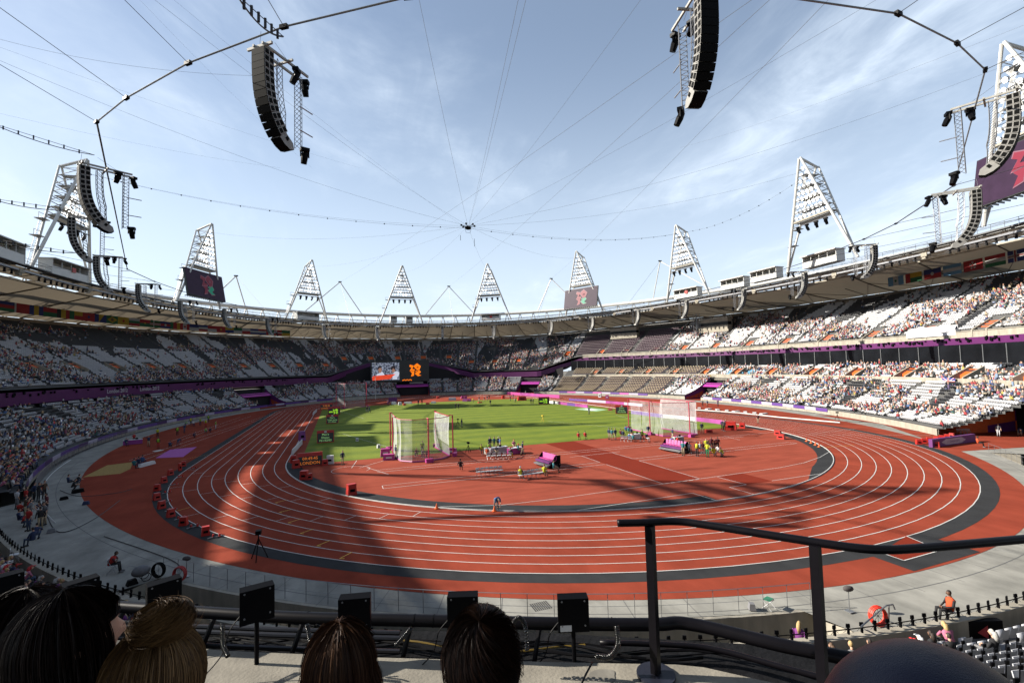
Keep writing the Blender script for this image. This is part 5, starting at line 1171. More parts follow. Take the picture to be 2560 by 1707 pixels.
cage('throwing_cage', [q1(1490, 690), q1(1535, 772), q1(1580, 800), q1(1690, 810), q1(1840, 800), q1(1980, 777), q1(2055, 748), q1(1912, 664)], [0, 1, 4, 6, 7], 5.15, 'crimson framed throwing cage with white net, left of the middle of the red infield', dense=(0, 1, 6))
z2_ = 400/2352
def q2(x, y): return (1500+x*z2_, 960+y*z2_)
cage('throwing_cage', [q2(455, 672), q2(600, 705), q2(770, 742), q2(930, 775), q2(1290, 775), q2(1430, 748), q2(905, 660)], [0, 2, 4], 5.15, 'crimson framed throwing cage with pale net on the right of the infield', dense=(5,))
cage('throwing_cage', [(844, 1020), (864, 1021), (890, 1020), (913, 1017)], [0, 1, 3], 7.5, 'small far throwing cage at the far left corner of the grass', dense=(), sag_=.2)

# ------------------------------------------------------------ scoreboards and boxes on the field
amber = mat('amber_led', (.8, .2, .02), .5, var=0, emit=.2); green_l = mat('green_led', (.30, .55, .2), .5, var=0, emit=.25); lime_l = mat('lime_led', (.40, .75, .03), .5, var=0, emit=.2)
def board(u, v, w, h, lines, label, m, rz_add=0., emb=False, dp=1.3, head=True):
    p = G(u, v, .03); to = (CAM-p); rz = math.atan2(to.y, to.x)+math.pi/2+rz_add; e = empty('display_board', p, label, 'scoreboard', None, rz)
    mb = MB(); mb.hexa([(-w/2-.1, 0, 0), (w/2+.1, 0, 0), (w/2+.1, dp, 0), (-w/2-.1, dp, 0), (-w/2-.1, .25, h+.42), (w/2+.1, .25, h+.42), (w/2+.1, dp*.7, h+.36), (-w/2-.1, dp*.7, h+.36)]); mb.build('red_housing', redp, e)
    f = Vector((0, .25, h+.42)).normalized(); Yv = f; nrm_ = Vector((0, -1, .2)).normalized()
    def P3(x, z): return Vector((x, .25*z/(h+.42)-.03, z))
    MB().face([P3(-w/2, .12), P3(w/2, .12), P3(w/2, h), P3(-w/2, h)]).build('display', scr_frame, e)
    if head: MB().box(P3(0, h+.2), (.35, .03, .3)).build('white_badge', white_pl, e)
    Rz = Matrix.Rotation(rz, 3, 'Z'); n = len(lines)
    for i, s_ in enumerate(lines):
        zc = .12+(h-.12)*(n-i-.5)/n; text(s_, e, p+Rz@(P3(0, zc)+Vector((0, -.04, 0))), Rz@X0, Rz@Yv, (h-.12)/n*.98, m, ext=.012)
    if emb: 
        for pg in LOGO: MB().face([P3((x-1762)/430*h*.95+.35, .12+(h-.12)/2+(600-y)/430*h*.85)+Vector((0, -.05, 0)) for x, y in pg]).build('emblem_shard', m, e)
        mb = MB(); mb.box(P3(-w*.28, h*.5)+Vector((0, -.05, 0)), (w*.32, .02, h*.22)); mb.build('green_text', m, e)
    return e
board(*q1(838, 612), 2.35, 1.5, ["Men's", 'Discus', 'F51/52/53'], "red display board reading Men's Discus, on the grass at the left", green_l)
board(*q1(905, 424), 2.3, 1.45, ["Men's", 'Triple Jump', 'F11 Final'], "red display board reading Men's Triple Jump, behind the discus one", green_l)
board(*q1(922, 340), 2.8, 1.6, [], 'red display board with a lime green emblem, farthest of the left three', lime_l, emb=True, head=False)
board(*q1(688, 842), 2.6, 1.15, ['09:49:45', 'LONDON'], 'amber clock board reading 09:49:45 LONDON at the left corner of the infield', amber, head=False)
board(*q2(322, 434), 2.6, 1.5, ["Men's", 'Discus', 'F51/52/53'], 'red display board with green lettering, beside the track left of the right cage', green_l)
board(1360, 1010, 3.0, 1.7, [], 'small red board with lime green emblem at the far right of the grass', lime_l, emb=True, head=False)
board(816, 1024, 3.2, 1.5, ['9:49:45', 'LONDON'], 'far amber clock board at the far left bend', amber, head=False)
def thing_box(u, v, w, d, h, m, label, name='equipment_box', cat='box', top=.85, rz=None, group=None, lid=True):
    p = G(u, v, .03); to = CAM-p; e = empty(name, p, label, cat, group, math.atan2(to.y, to.x)+math.pi/2+(rz if rz is not None else rng.uniform(-.4, .4)))
    MB().box((0, 0, h*.45), (w, d, h*.9), top=top).build('body', m, e)
    if lid: MB().box((0, 0, h*.95), (w*top*1.05, d*top*1.05, h*.1)).build('lid', m, e); MB().box((0, -d*.5*1.0, h*.45), (w*.5, .03, h*.25)).build('label_plate', white_pl if m is magenta else black, e)
    return e
LAN = [(459, 1165), (426, 1187), (410, 1206), (393, 1226), (392, 1249), (404, 1270), (427, 1291), (459, 1312), (514, 1337)]
for i, (u, v) in enumerate(LAN):
    thing_box(u, v, .55, .45, .62, redp, f'{RN[i] if i else "farthest"} red lane box down the outer edge of the left bend', 'lane_box', 'box', group='red lane boxes beside the left bend', top=.78)
    p = G(u+24, v+6, .03); e = empty('starting_block', p, f'silver starting block beside the {RN[i] if i else "farthest"} red lane box', 'starting block', 'starting blocks beside the left bend', rng.uniform(-.5, .5)+.6)
    MB().box((0, 0, .05), (.9, .07, .05)).build('rail', galv, e); MB().box((.25, -.09, .14), (.12, .14, .2), top=.8).build('foot_pad', redp, e); MB().box((-.1, .09, .14), (.12, .14, .2), top=.8).build('foot_pad', redp, e)
for q in [(*q1(548, 860), .8, .6, .95, redp, 'red box at the left end of the amber clock board'), (*q1(522, 808), .7, .5, .9, redp, 'red box behind the left end of the clock board'), (*q1(832, 832), .7, .6, .7, redp, 'red box at the right end of the clock board'),
          (*q1(884, 818), .85, .5, 1.0, white_pl, 'white cabinet right of the clock board'), (*q1(630, 970), .8, .7, .9, redp, 'larger red box on the dark band below the clock board'), (*q1(680, 970), .6, .5, .6, redp, 'smaller red box on the dark band below the clock board'),
          (*q1(1092, 1124), .85, .6, 1.0, redp, 'lone red box on the inner dark band near the bend'), (*q1(1425, 745), 1.3, .8, 1.0, magenta, 'pink equipment box beside the left cage, nearer one'), (*q1(1460, 778), 1.5, .8, .7, magenta, 'low pink box at the foot of the left cage'), (*q1(2075, 718), 1.4, .6, .7, magenta, 'pink box on the right of the left cage'),
          (*q1(1148, 597), .45, .45, .5, white_pl, 'white marker cube on the grass, left of a pair'), (*q1(1358, 664), .45, .45, .5, white_pl, 'white marker cube on the grass, right of a pair'), (*q2(1600, 712), 1.1, .7, .5, redp, 'low red box on the infield right of the walking official'), (*q2(150, 388), 1.0, .6, .5, mat('dull_red', (.2, .03, .02), .6), 'dull red box on the grass edge beside the right board'),
          (1945, 1103-16, .9, .7, .7, redp, 'red box beside the inside kerb on the right, rear one'), (1953, 1097, 1.0, .7, .7, redp, 'red box beside the inside kerb on the right, front one'), (1828, 1074, 1.7, 1.3, 1.35, redp, 'large red equipment cabinet by the inner kerb at the right'), (1856, 1070, .9, .7, .9, redp, 'red box right of the large red cabinet'),
          (*q1(607, 590), 1.0, .8, 1.5, mat('violet_box', (.2, .05, .22), .6), 'violet advertising cube on the inner edge of the left straight'), (1390+34, 1008-25, 1.0, .8, 1.2, redp, 'red box at the far side of the track before the press desks'), (1500, 998-5, 1.0, .8, 1.4, white_pl, 'white cabinet before the press desks'),
          (1518, 997, 1.1, .8, 1.3, magenta, 'pink cube before the press desks'), (1305, 1001, 3.0, 1.2, 1.4, redp, 'long dark red cabinet at the far right bend')]: thing_box(*q)
# red crates behind the board on the right
for k in range(7): thing_box(2297+k*13+(k > 2)*5, 1110-k*2.8, .6, .5, .6, redp, f'{RN[k]} red lane box from the left, behind the purple barrier at the right bend', 'lane_box', 'box', group='red lane boxes behind the purple barrier', top=.8)
thing_box(2341, 1117, .7, .5, .65, redp, 'red lane box in front of the purple barrier at the right bend', 'lane_box', top=.85)
a, b = G(2333, 1119), G(2441, 1104); c = (a+b)/2; X = (b-a).normalized(); e = empty('barrier_board', c, 'dark purple barrier board with a pale lozenge on the right bend', 'barrier', None, math.atan2(X.y, X.x)); L_ = (b-a).length
MB().box((0, .25, .5), (L_, .4, 1.0)).build('board', purple, e); mb = MB(); mb.face([(x*L_, .03, z) for x, z in ((-.2, .15), (.16, .15), (.26, .5), (.16, .85), (-.2, .85), (-.3, .5))]); mb.build('lozenge', mat('pale_lozenge', (.42, .33, .38), .6), e)
text('London 2012', e, c+X*0+Vector((0, 0, .5))-Vector((-X.y, X.x, 0))*-.01, X, Z0, .38, purple)
# advertising boards along the inside of the home straight
def kerbboards(pts, h, cols, label, txt=None):
    e = empty('advertising_board', (0, 0, 0), label, 'banner')
    for i, (p, q) in enumerate(zip(pts[:-1], pts[1:])):
        p, q = G(*p, .03), G(*q, .03); n = (q-p).cross(Z0).normalized()*.25
        mb = MB(); mb.hexa([p, q, q+n, p+n, p+Z0*h+n*.6, q+Z0*h+n*.6, q+Z0*h+n, p+Z0*h+n]); mb.build('panel', cols[i % len(cols)], e)
        if txt and txt[i % len(txt)]: text(txt[i % len(txt)], e, (p+q)/2+n*.25+Z0*h*.5-n.normalized()*.06, (q-p), Z0, h*.55, white_pl if cols[i % len(cols)] is not white_pl else purple)
mg3 = mat('plum_board', (.26, .04, .20), .5, var=.25, sc=.4)
kerbboards([(1368, 1007), (1398, 1010), (1420, 1013), (1440, 1015.5), (1471, 1019.5)], .75, [white_pl, mg3, pv, mg3], 'white then plum boards along the inner kerb at the far right of the grass', [None, 'London 2012', None, 'London 2012'])
kerbboards([(1580, 1034), (1659, 1044), (1740, 1052), (1775, 1056), (1812, 1061)], .75, [pv, white_pl, mg3, mg3], 'plum boards with a long white one, behind the right cage', ['London 2012', None, None, None])
kerbboards([(1424, 1001), (1470, 1004), (1516, 1007.5), (1562, 1011.5), (1608, 1016)], .7, [pv, wb, mg3, wb], 'pale violet boards along the outer side of the home straight', [None, 'London 2012'])
kerbboards([(727, 1137), (752, 1110)], .75, [white_pl, purple], 'white and dark board along the inner kerb on the left straight')
kerbboards([(781, 1037), (790, 1029)], .75, [white_pl], 'short pale board at the far end of the left straight')
kerbboards([(1268, 986), (1300, 988), (1350, 992), (1400, 995)], 1.1, [magenta, mg3, magenta], 'magenta boards along the far right bend')
e = empty('rail_beam', (0, 0, 0), 'long low white rail along the outer edge of the home straight', 'rail')
MB().tube([G(1739, 1024, .25), G(1850, 1032, .25), G(1950, 1043, .25), G(2100, 1056, .25)], .12, 5).build('rail', steel_w, e); mb = MB()
for k in range(20): p = G(1745+k*18, 1026.5+k*1.65); mb.tube([p, p+Z0*.3], .05, 4)
mb.build('feet', steel_g, e)
for k in range(8):
    p = G(1748+k*23, 1021+k*2.0, .03); MB().box((0, 0, .12), (1.8, .7, .2)).build('hurdle_stack', white_pl, tag(empty('hurdle_stack', p, f'{RN[k]} pale stack from the far end, outside the home straight', 'stack', 'pale stacks beside the home straight', rng.uniform(0, 1)), None))
mb = MB()
for (u0, v0, u1, v1) in ((1418, 1018, 1520, 1022),): pass
sheet('grass_emblem', gpts((1436, 1023), (1470, 1019), (1518, 1024), (1490, 1028.5)), .032, mat('pale_green_paint', (.25, .42, .25), .9)); sheet('grass_emblem_centre', gpts((1458, 1024), (1472, 1021), (1496, 1024), (1480, 1027)), .0365, mat('emblem_white_paint', (.55, .6, .55), .9))
# purple benches on wheels
def bench(u0, v0, u1, v1, label, people=None):
    a, b = G(u0, v0, .03), G(u1, v1, .03); c = (a+b)/2; L_ = (b-a).length; e = empty('team_bench', c, label, 'bench', 'wheeled benches with purple seats', math.atan2(b.y-a.y, b.x-a.x))
    MB().box((0, .8, .28), (L_, 1.5, .22)).build('deck', steel_g, e); MB().box((0, 0.0, .3), (L_, .4, .14)).build('front_step', galv, e); MB().box((0, .3, .62), (L_, .5, .2)).build('riser', purple, e)
    for x in (-L_/2, L_/2):
        mb = MB(); mb.face([(x, 0, .15), (x, 1.6, .15), (x, 1.6, 1.35), (x, .9, 1.35)]); mb.build('end_panel', black, e)
        MB().tube([(x-.06, .3, .2), (x+.06, .3, .2)], .2, 10).build('wheel', black, e); MB().tube([(x-.06, 1.3, .2), (x+.06, 1.3, .2)], .2, 10).build('wheel', black, e)
    for k in range(7): x = -L_/2+L_*(k+.5)/7; MB().box((x, .75, .8), (.44, .42, .08)).build('seat', magenta, e); MB().hexa([(x-.22, .95, .84), (x+.22, .95, .84), (x+.22, 1.02, .84), (x-.22, 1.02, .84), (x-.19, 1.08, 1.4), (x+.19, 1.08, 1.4), (x+.19, 1.14, 1.4), (x-.19, 1.14, 1.4)]).build('backrest', magenta, e)
bench(1338, 1162, 1372, 1172.5, 'wheeled bench of purple seats in the middle of the infield'); bench(1650, 1125, 1703, 1135, 'wheeled bench of purple seats beside the runners on the right of the infield')
# folding chairs
fc = MB(); 
for x in (-.21, .21): fc.tube([(x, -.25, 0), (x, .18, .82)], .014, 4); fc.tube([(x, .22, 0), (x, -.2, .45)], .014, 4)
fc2 = MB().box((0, 0, .45), (.42, .4, .03)); fc3 = MB().box((0, .17, .74), (.42, .03, .2))
chair_proto = None
def chair(p, rz, label, group='white folding chairs on the infield'):
    global chair_proto
    if chair_proto is None:
        chair_proto = empty('folding_chair', p, label, 'chair', group, rz); fc.build('frame', galv, chair_proto); fc2.build('seat', white_pl, chair_proto); fc3.build('backrest', white_pl, chair_proto); return chair_proto
    o = dup(chair_proto, label); o.location = p; o.rotation_euler = (0, 0, rz); o['group'] = group; return o
for k in range(6): p = G(1196+k*11.2, 1190-k*1.0, .03); chair(p, .15, f'{RN[k]} chair from the left in the empty row of six on the infield')
for k in range(6): p = G(1302+k*10.6, 1199-k*1.5, .03); chair(p, .2, f'{RN[k]} chair from the left in the right-hand row on the infield')
for k in range(5): p = G(1222+k*13, 1148-k*.5, .03); chair(p, 3.1, f'{RN[k]} chair from the left behind the officials by the left cage')
for k in range(3): p = G(1556+k*9, 1103+k*.6, .03); chair(p, 2.6, f'{RN[k]} white chair by the seated officials near the right cage')
for k in range(4): p = G(2398+k*8, 1086, .03); chair(p, 1.6, f'{RN[k]} white chair at the foot of the orange wall at right')
chair(G(35, 1404, .03), 2, 'white folding chair at the left edge above the seated crowd')
def table(u, v, w, d, m, label, rz=0., h=.75):
    e = empty('table', G(u, v, .03), label, 'table', None, rz); MB().box((0, 0, h), (w, d, .04)).build('tabletop', white_pl, e); MB().box((0, 0, h*.5), (w*.98, d*.96, h*.95)).build('cloth', m, e); MB().box((w*.2, 0, h+.15), (.35, .05, .26)).build('monitor', black, e); MB().box((-w*.25, .1, h+.06), (.3, .2, .1)).build('box', redp, e)
table(1288, 1133, 2.0, .9, magenta, 'pink clothed table with papers beside the grass edge', .2); table(332, 1110, 2.6, .8, mat('plum_cloth', (.22, .03, .2), .7), 'plum clothed judges table beside the left runway', .3)
table(1695, 1105, 1.6, .7, mat('grey_cloth', (.25, .25, .25), .7), 'small grey table with monitors behind the right bench'); table(1240, 1132, 3.2, .8, mat('pale_cloth', (.4, .38, .35), .7), 'long pale table among the officials by the left cage', .15); table(1588, 1097, 2.0, .8, mat('white_cloth', (.55, .55, .55), .7), 'white table among the seated officials near the right cage', .1)
# tripods, microphones, reels, cones, small kit
def tripod(u, v, h, label, m=black):
    e = empty('tripod', G(u, v, .03), label, 'tripod')
    for k in range(3): a = k*2.1+.4; MB().tube([(0, 0, h*.72), (math.cos(a)*h*.3, math.sin(a)*h*.3, 0)], .03, 4).build('leg', m, e)
    MB().tube([(0, 0, h*.5), (0, 0, h*.85)], .035, 5).build('column', m, e); MB().box((0, 0, h*.93), (.3, .4, .24)).build('camera', m, e)
tripod(646, 1398, 1.75, 'black tripod standing on the red surface outside the bend, lower left'); tripod(1171, 1131, 1.4, 'black camera tripod beside the pink box of the left cage'); tripod(2094, 1050, 1.5, 'camera tripod outside the home straight')
tripod(1357, 1054, 1.3, 'yellow surveying tripod on the middle of the grass', mat('yellow_tripod', (.6, .42, .03), .5)); tripod(1145, 1066, 1.5, 'dark tripod by the red marker on the grass')
def cone(u, v, label):
    e = empty('traffic_cone', G(u, v, .03), label, 'cone'); MB().tube([(0, 0, .03), (0, 0, .42)], [.13, .03], 8).build('cone', orange, e); MB().box((0, 0, .02), (.34, .34, .04)).build('base', orange, e)
for q in [(*q1(1928, 1258), 'orange cone on the inner kerb at the near bend'), (1236, 1277, 'orange cone at the feet of the bending man'), (2017, 1103, 'orange cone on the right kerb, farthest of four'), (2028, 1107.5, 'orange cone on the right kerb, second of four'), (2039, 1112.5, 'orange cone on the right kerb, third of four'), (2048, 1117, 'orange cone on the right kerb, nearest of four')]: cone(*q)
def mic(u, v, label):
    e = empty('microphone_stand', G(u, v, .02), label, 'microphone'); MB().tube([(0, 0, 0), (0, 0, .85)], .02, 5).build('stand', steel_g, e); mb = MB(); mb.ball((0, 0, 1.0), (.24, .13, .13), 10, 8, rot=Matrix.Rotation(YAW*-1, 3, 'Z')); mb.build('windshield', mat('fur_windshield', (.07, .06, .06), 1., var=.3, sc=40), e, smooth=True); MB().box((0, 0, .02), (.3, .3, .03)).build('foot', steel_g, e)
mic(466, 1441, 'furry microphone on a stand at the lower left by the hose reel'); mic(2124, 1528, 'furry microphone on a stand behind the right handrail')
def reel(u, v, label, col):
    p = G(u, v, 0); e = empty('hose_reel', p+Z0*.46, label, 'hose reel', None, -YAW); e.scale = (.84,)*3
    for k in range(5): mb = MB(); mb.tube([(math.cos(R_(a))*(.38+.02*(k % 2)), -.12+.06*k, math.sin(R_(a))*(.44+.02*(k % 2))) for a in range(0, 361, 20)], .04, 6, cap=False); mb.build('hose_coil', col, e)
    mb = MB()
    for a in range(0, 180, 45): mb.tube([(math.cos(R_(a))*.4, 0, math.sin(R_(a))*.45), (-math.cos(R_(a))*.4, 0, -math.sin(R_(a))*.45)], .012, 4)
    mb.build('spokes', galv, e)
hose = mat('red_hose', (.62, .04, .02), .4, var=.1); reel(2197, 1567, 'bright red hose reel beside the steps at the lower right', hose); reel(449, 1455, 'red hose reel in the shade at the lower left', mat('shaded_red_hose', (.35, .03, .03), .5)); reel(396, 1445, 'black hose reel beside the pram at the lower left', black)  # lower left reel has its shade put into a darker hose red
e = empty('stair_rail', (0, 0, 0), 'grey tubular stair rail over the red hose reel at the lower right', 'railing')
MB().tube([G(2153, 1567, .1), D(2153, 1565, 17.6), D(2215, 1513, 18.4), D(2232, 1510, 18.7), D(2237, 1522, 18.8)], .03, 6).build('handrail', galv, e); MB().tube([D(2222, 1515, 18.5), G(2222, 1552, 0)], .03, 6).build('post', galv, e)
e = empty('stool', G(1922, 1520, .02), 'green folding stool on the concrete beside the railing', 'stool', None, .3); MB().box((0, 0, .42), (.42, .32, .02)).build('seat', mat('green_canvas', (.02, .16, .09), .8), e)
for x in (-.2, .2): MB().tube([(x, -.2, 0), (x, .2, .42)], .014, 4).build('leg', white_pl, e); MB().tube([(x, .2, 0), (x, -.2, .42)], .014, 4).build('leg', white_pl, e)
e = empty('drain_grate', G(1352, 1514, .006), 'small slotted drain grate in the pale concrete below the bend', 'grate', None, 0)
for k in range(9): MB().box((-.4+k*.1, 0, 0), (.045, .75, .008)).build('slot', void_m, e)
e = empty('exit_panel', EL(3.25, 266.2, -.35), 'black box with a red triangle fixed to the low front wall at the right', 'sign', None, -.35)
MB().box((0, 0, 0), (1.5, .25, .9)).build('box', black, e); MB().face([(-.35, -.135, .0), (.1, -.135, -.28), (.1, -.135, .28)]).build('triangle', mat('dim_red', (.35, .03, .04), .5), e)
e = empty('pram', G(352, 1452, 0), 'pushchair with a bundled blanket behind the front wall at lower left', 'pram', None, .5); MB().ball((0, 0, .55), (.45, .35, .3), 10, 8).build('blanket', cm_('grey'), e, smooth=True); MB().tube([(.4, 0, .5), (-.5, 0, 1.0), (-.6, 0, .95)], .015, 5).build('handle', galv, e)
for y in (-.25, .25): MB().tube([(math.cos(R_(a))*.22+.2, y, .22+math.sin(R_(a))*.22) for a in range(0, 361, 30)], .02, 5, cap=False).build('wheel', black, e)

# ------------------------------------------------------------ people on the field
def smooth_(pts, n=6):
    out = []
    for i in range(len(pts)-1):
        a0, a1, a2, a3 = pts[max(i-1, 0)], pts[i], pts[i+1], pts[min(i+2, len(pts)-1)]
        for k in range(n): t_ = k/n; out.append(.5*((2*a1)+(a2-a0)*t_+(2*a0-5*a1+4*a2-a3)*t_*t_+(3*a1-a0-3*a2+a3)*t_**3))
    return out+[pts[-1]]
def q3(x, y): return (1100+x*.1913, 1000+y*.1913)
def q4(x, y): return (x*.3189, 800+y*.3189)
def q7(x, y): return (1300+x*.27636, 850+y*.27636)
def toCam(p, off=0.): d = CAM-p; return math.atan2(d.y, d.x)+math.pi/2+off
def P(q, off, label, pose='stand', top='navy', leg='beige', skin='fair', hair='dark', vest=None, sc=1., z=.03, long=False, group=None):
    p = G(q[0], q[1], z); person(p, toCam(p, off), label, pose, top, leg, skin, hair, long, vest, group, sc)
P(q3(740, 1440), .4, 'man in blue top and shorts bending over the orange cone on the kerb', 'bend', 'blue', 'grey', hair='grey')
P(q3(270, 920), 3.0, 'wheelchair user in black seen from behind on the infield', 'wheel', 'black', 'grey', z=.12)
P(q3(1055, 1030), 2.8, 'official in yellow vest sitting at the left end of the right chair row', 'sit', 'brown', 'black', 'tan', 'white', vest='yellow')
P(q3(1370, 1000), 2.8, 'official in lime yellow jacket sitting at the right end of the chair row', 'sit', 'yellow', 'beige', hair='ginger')
P(q3(1500, 945), 1.7, 'seated man in teal shirt stretching his legs behind the middle bench', 'sit', 'teal', 'beige')
P(q3(655, 640), 0, 'tall official in navy at the grass edge, left of the group by the left cage', 'stand', 'navy', 'beige', hair='navy')
P(q3(710, 640), .6, 'official in teal in the middle of the group by the left cage', 'stand', 'teal', 'beige'); P(q3(765, 640), 2.9, 'official in navy with a rucksack right in the group by the left cage', 'stand', 'navy', 'beige', hair='grey'); P(q3(785, 650), 2.0, 'official in blue jacket at the right of the group by the left cage', 'stand', 'blue', 'beige')
P(q3(545, 705), .3, 'wheelchair athlete in black and yellow, leftmost of the left group', 'wheel', 'black', 'black', vest='yellow', z=.12); P(q3(640, 680), 2.8, 'seated official in lime vest at the long pale table', 'sit', 'navy', 'black', vest='lime'); P(q3(622, 745), 2.8, 'seated man in orange red top in front of the long pale table', 'sit', 'orange', 'navy', hair='dark')
P(q3(670, 735), 2.9, 'seated woman in white at the long pale table', 'sit', 'white', 'black', hair='dark'); P(q3(740, 720), .3, 'seated man in grey at the long pale table', 'sit', 'grey', 'beige', hair='blond'); P(q3(925, 755), 2.9, 'person on a chair in dark clothes with a yellow bag', 'sit', 'black', 'yellow', hair='dark')
P(q3(1080, 715), 1.7, 'official in navy and beige walking past the pink table', 'walk', 'navy', 'beige', hair='navy'); P(q3(1035, 700), 1.5, 'official in teal sitting behind the pink table', 'sit', 'teal', 'beige', hair='red'); P(q3(968, 640), .2, 'person in pink hat sitting at the pink table', 'sit', 'pink', 'beige', hair='red')
P(q3(1812, 520), 2.9, 'left one of two people in red sitting on the grass edge', 'sit', 'red', 'beige'); P(q3(1900, 512), 2.9, 'right one of two people in red on the grass edge, on a red box', 'sit', 'red', 'beige')
P(q3(285, 355), 1.2, 'lone person in dark clothes by the dark tripod on the grass', 'stand', 'navy', 'grey'); P(q3(205, 115), .4, 'cameraman in black, left of the pair on the far grass', 'camera', 'black', 'black'); P(q3(243, 118), .1, 'man in black, right of the pair on the far grass', 'stand', 'black', 'black')
P(q1(1005, 830), .6, 'man in dark jacket and shorts standing by the corner of the grass', 'stand', 'navy', 'beige'); P(q1(1525, 765), 2.0, 'person in navy and beige standing at the left post of the left cage', 'stand', 'navy', 'beige')
for x, y, tp, lb in ((1725, 745, 'maroon', 'seated man in maroon inside the left cage'), (1790, 755, 'grey', 'seated athlete in grey inside the left cage'), (1835, 750, 'maroon', 'man in maroon crouching inside the left cage')): P(q1(x, y), .5, lb, 'crouch', tp, 'black')
P(q1(1788, 720), .2, 'official in lime vest standing inside the left cage', 'stand', 'grey', 'grey', vest='lime'); P(q1(1243, 318), .2, 'left one of two people walking on the far left grass', 'walk', 'black', 'grey'); P(q1(1268, 318), 1.2, 'right one of two people walking on the far left grass', 'walk', 'navy', 'denim')
P(q7(625, 672), .3, 'cameraman in dark grey on the right of the grass', 'camera', 'black', 'grey'); P(q7(100, 577), .3, 'left one of two men beside the far red board', 'stand', 'black', 'black'); P(q7(118, 577), .8, 'right one of two men beside the far red board', 'stand', 'grey', 'black')
for x, y, o_, tp, hr, lb in ((135, 812, 2.6, 'navy', 'navy', 'leftmost of three officials in navy at the grass edge'), (178, 822, 3.0, 'teal', 'navy', 'middle one of three officials in navy at the grass edge, nearest'), (228, 815, -2.2, 'navy', 'dark', 'rightmost of three officials in navy at the grass edge')): P(q2(x, y), o_, lb, 'stand', tp, 'beige', hair=hr)
for x, y, tp, lb in ((310, 780, 'maroon', 'seated person in maroon among the officials, left end'), (345, 790, 'navy', 'seated official in navy next to the one in maroon'), (385, 720, 'blue', 'seated official in blue behind the white table'), (425, 735, 'teal', 'seated official in teal behind the white table'), (465, 750, 'navy', 'seated official in navy at the right of the white table'), (440, 840, 'blue', 'seated official in blue in front of the white table'), (495, 855, 'teal', 'seated official in teal at the right front of the white table')): P(q2(x, y), 2.7, lb, 'sit', tp, 'beige')
P(q2(620, 835), .8, 'woman in lime vest and black trousers in front of the right cage', 'walk', 'black', 'black', vest='lime'); P(q2(695, 842), .6, 'wheelchair athlete in navy in front of the right cage', 'wheel', 'navy', 'white', z=.12); P(q2(712, 760), .2, 'standing official in navy behind the wheelchair at the right cage', 'stand', 'navy', 'beige')
P(q2(1500, 720), .3, 'official in navy walking on the infield right of the right cage', 'walk', 'navy', 'beige'); P(q2(1070, 815), 2.0, 'official in navy by the monitors behind the right bench', 'stand', 'navy', 'beige'); P(q2(1055, 880), 2.9, 'person in pale blue leaning on the right bench', 'crouch', 'blue', 'white', hair='blond'); P(q2(1140, 880), 2.9, 'person in red top behind the right bench', 'crouch', 'red', 'black')
P(q2(1225, 1050), 2.9, 'tall official in navy and beige at the end of the right bench', 'stand', 'teal', 'beige', hair='navy', sc=1.03); P(q2(1315, 1005), .2, 'wheelchair athlete in white beside the right bench', 'wheel', 'white', 'black', z=.12); P(q2(1430, 1062), 2.9, 'official in yellow vest and black trousers, left of the waiting group', 'stand', 'black', 'black', vest='yellow', sc=1.02)
P(q2(1480, 1000), .4, 'wheelchair athlete in white at the back of the waiting group', 'wheel', 'white', 'black', z=.12); P(q2(1525, 1000), .4, 'seated athlete in maroon left in the waiting group', 'wheel', 'maroon', 'black', 'brown', z=.12); P(q2(1565, 1000), .3, 'standing guide in yellow behind the waiting group', 'stand', 'yellow', 'green')
P(q2(1585, 1075), 2.9, 'guide in yellow shirt and green trousers in the waiting group', 'stand', 'yellow', 'green', 'brown', sc=1.03); P(q2(1680, 1070), 2.9, 'seated athlete in yellow in front of the waiting group', 'sit', 'yellow', 'white', 'brown'); P(q2(1800, 1060), -1.8, 'crouching athlete in yellow at the right end of the waiting group', 'crouch', 'yellow', 'white')
for i, x in enumerate((1600, 1640, 1690, 1735)): P(q2(x, 975), .2, f'{RN[i]} athlete in maroon from the left in the row of four', 'stand' if i % 2 else 'sit', 'maroon', 'black', 'brown')
for i, x in enumerate((1640, 1745)): P(q2(x, 1045), 2.2, f'{["left", "right"][i]} seated athlete in white in front of the maroon row', 'wheel', ['grey', 'white'][i], 'white', 'tan', z=.12)
for x, y, tp, lb in ((1800, 680, 'navy', 'left photographer by the large red cabinet'), (1830, 690, 'grey', 'middle photographer by the large red cabinet'), (1850, 670, 'navy', 'right photographer by the large red cabinet')): P(q2(x, y), .5, lb, 'stand', tp, 'black')
P(q2(2325, 580), .2, 'person in maroon top and pale trousers on the home straight', 'stand', 'maroon', 'beige')
for x, y, lb in ((1510, 330, 'leftmost of three people standing at the magenta tunnel mouth'), (1580, 330, 'middle person of three at the magenta tunnel mouth'), (1735, 325, 'rightmost of three people by the magenta tunnel mouth')): P(q2(x, y), .5, lb, 'stand', ['grey', 'blue', 'purple'][(x > 1550)+(x > 1600)], ['black', 'beige', 'navy'][(x > 1550)+(x > 1600)])
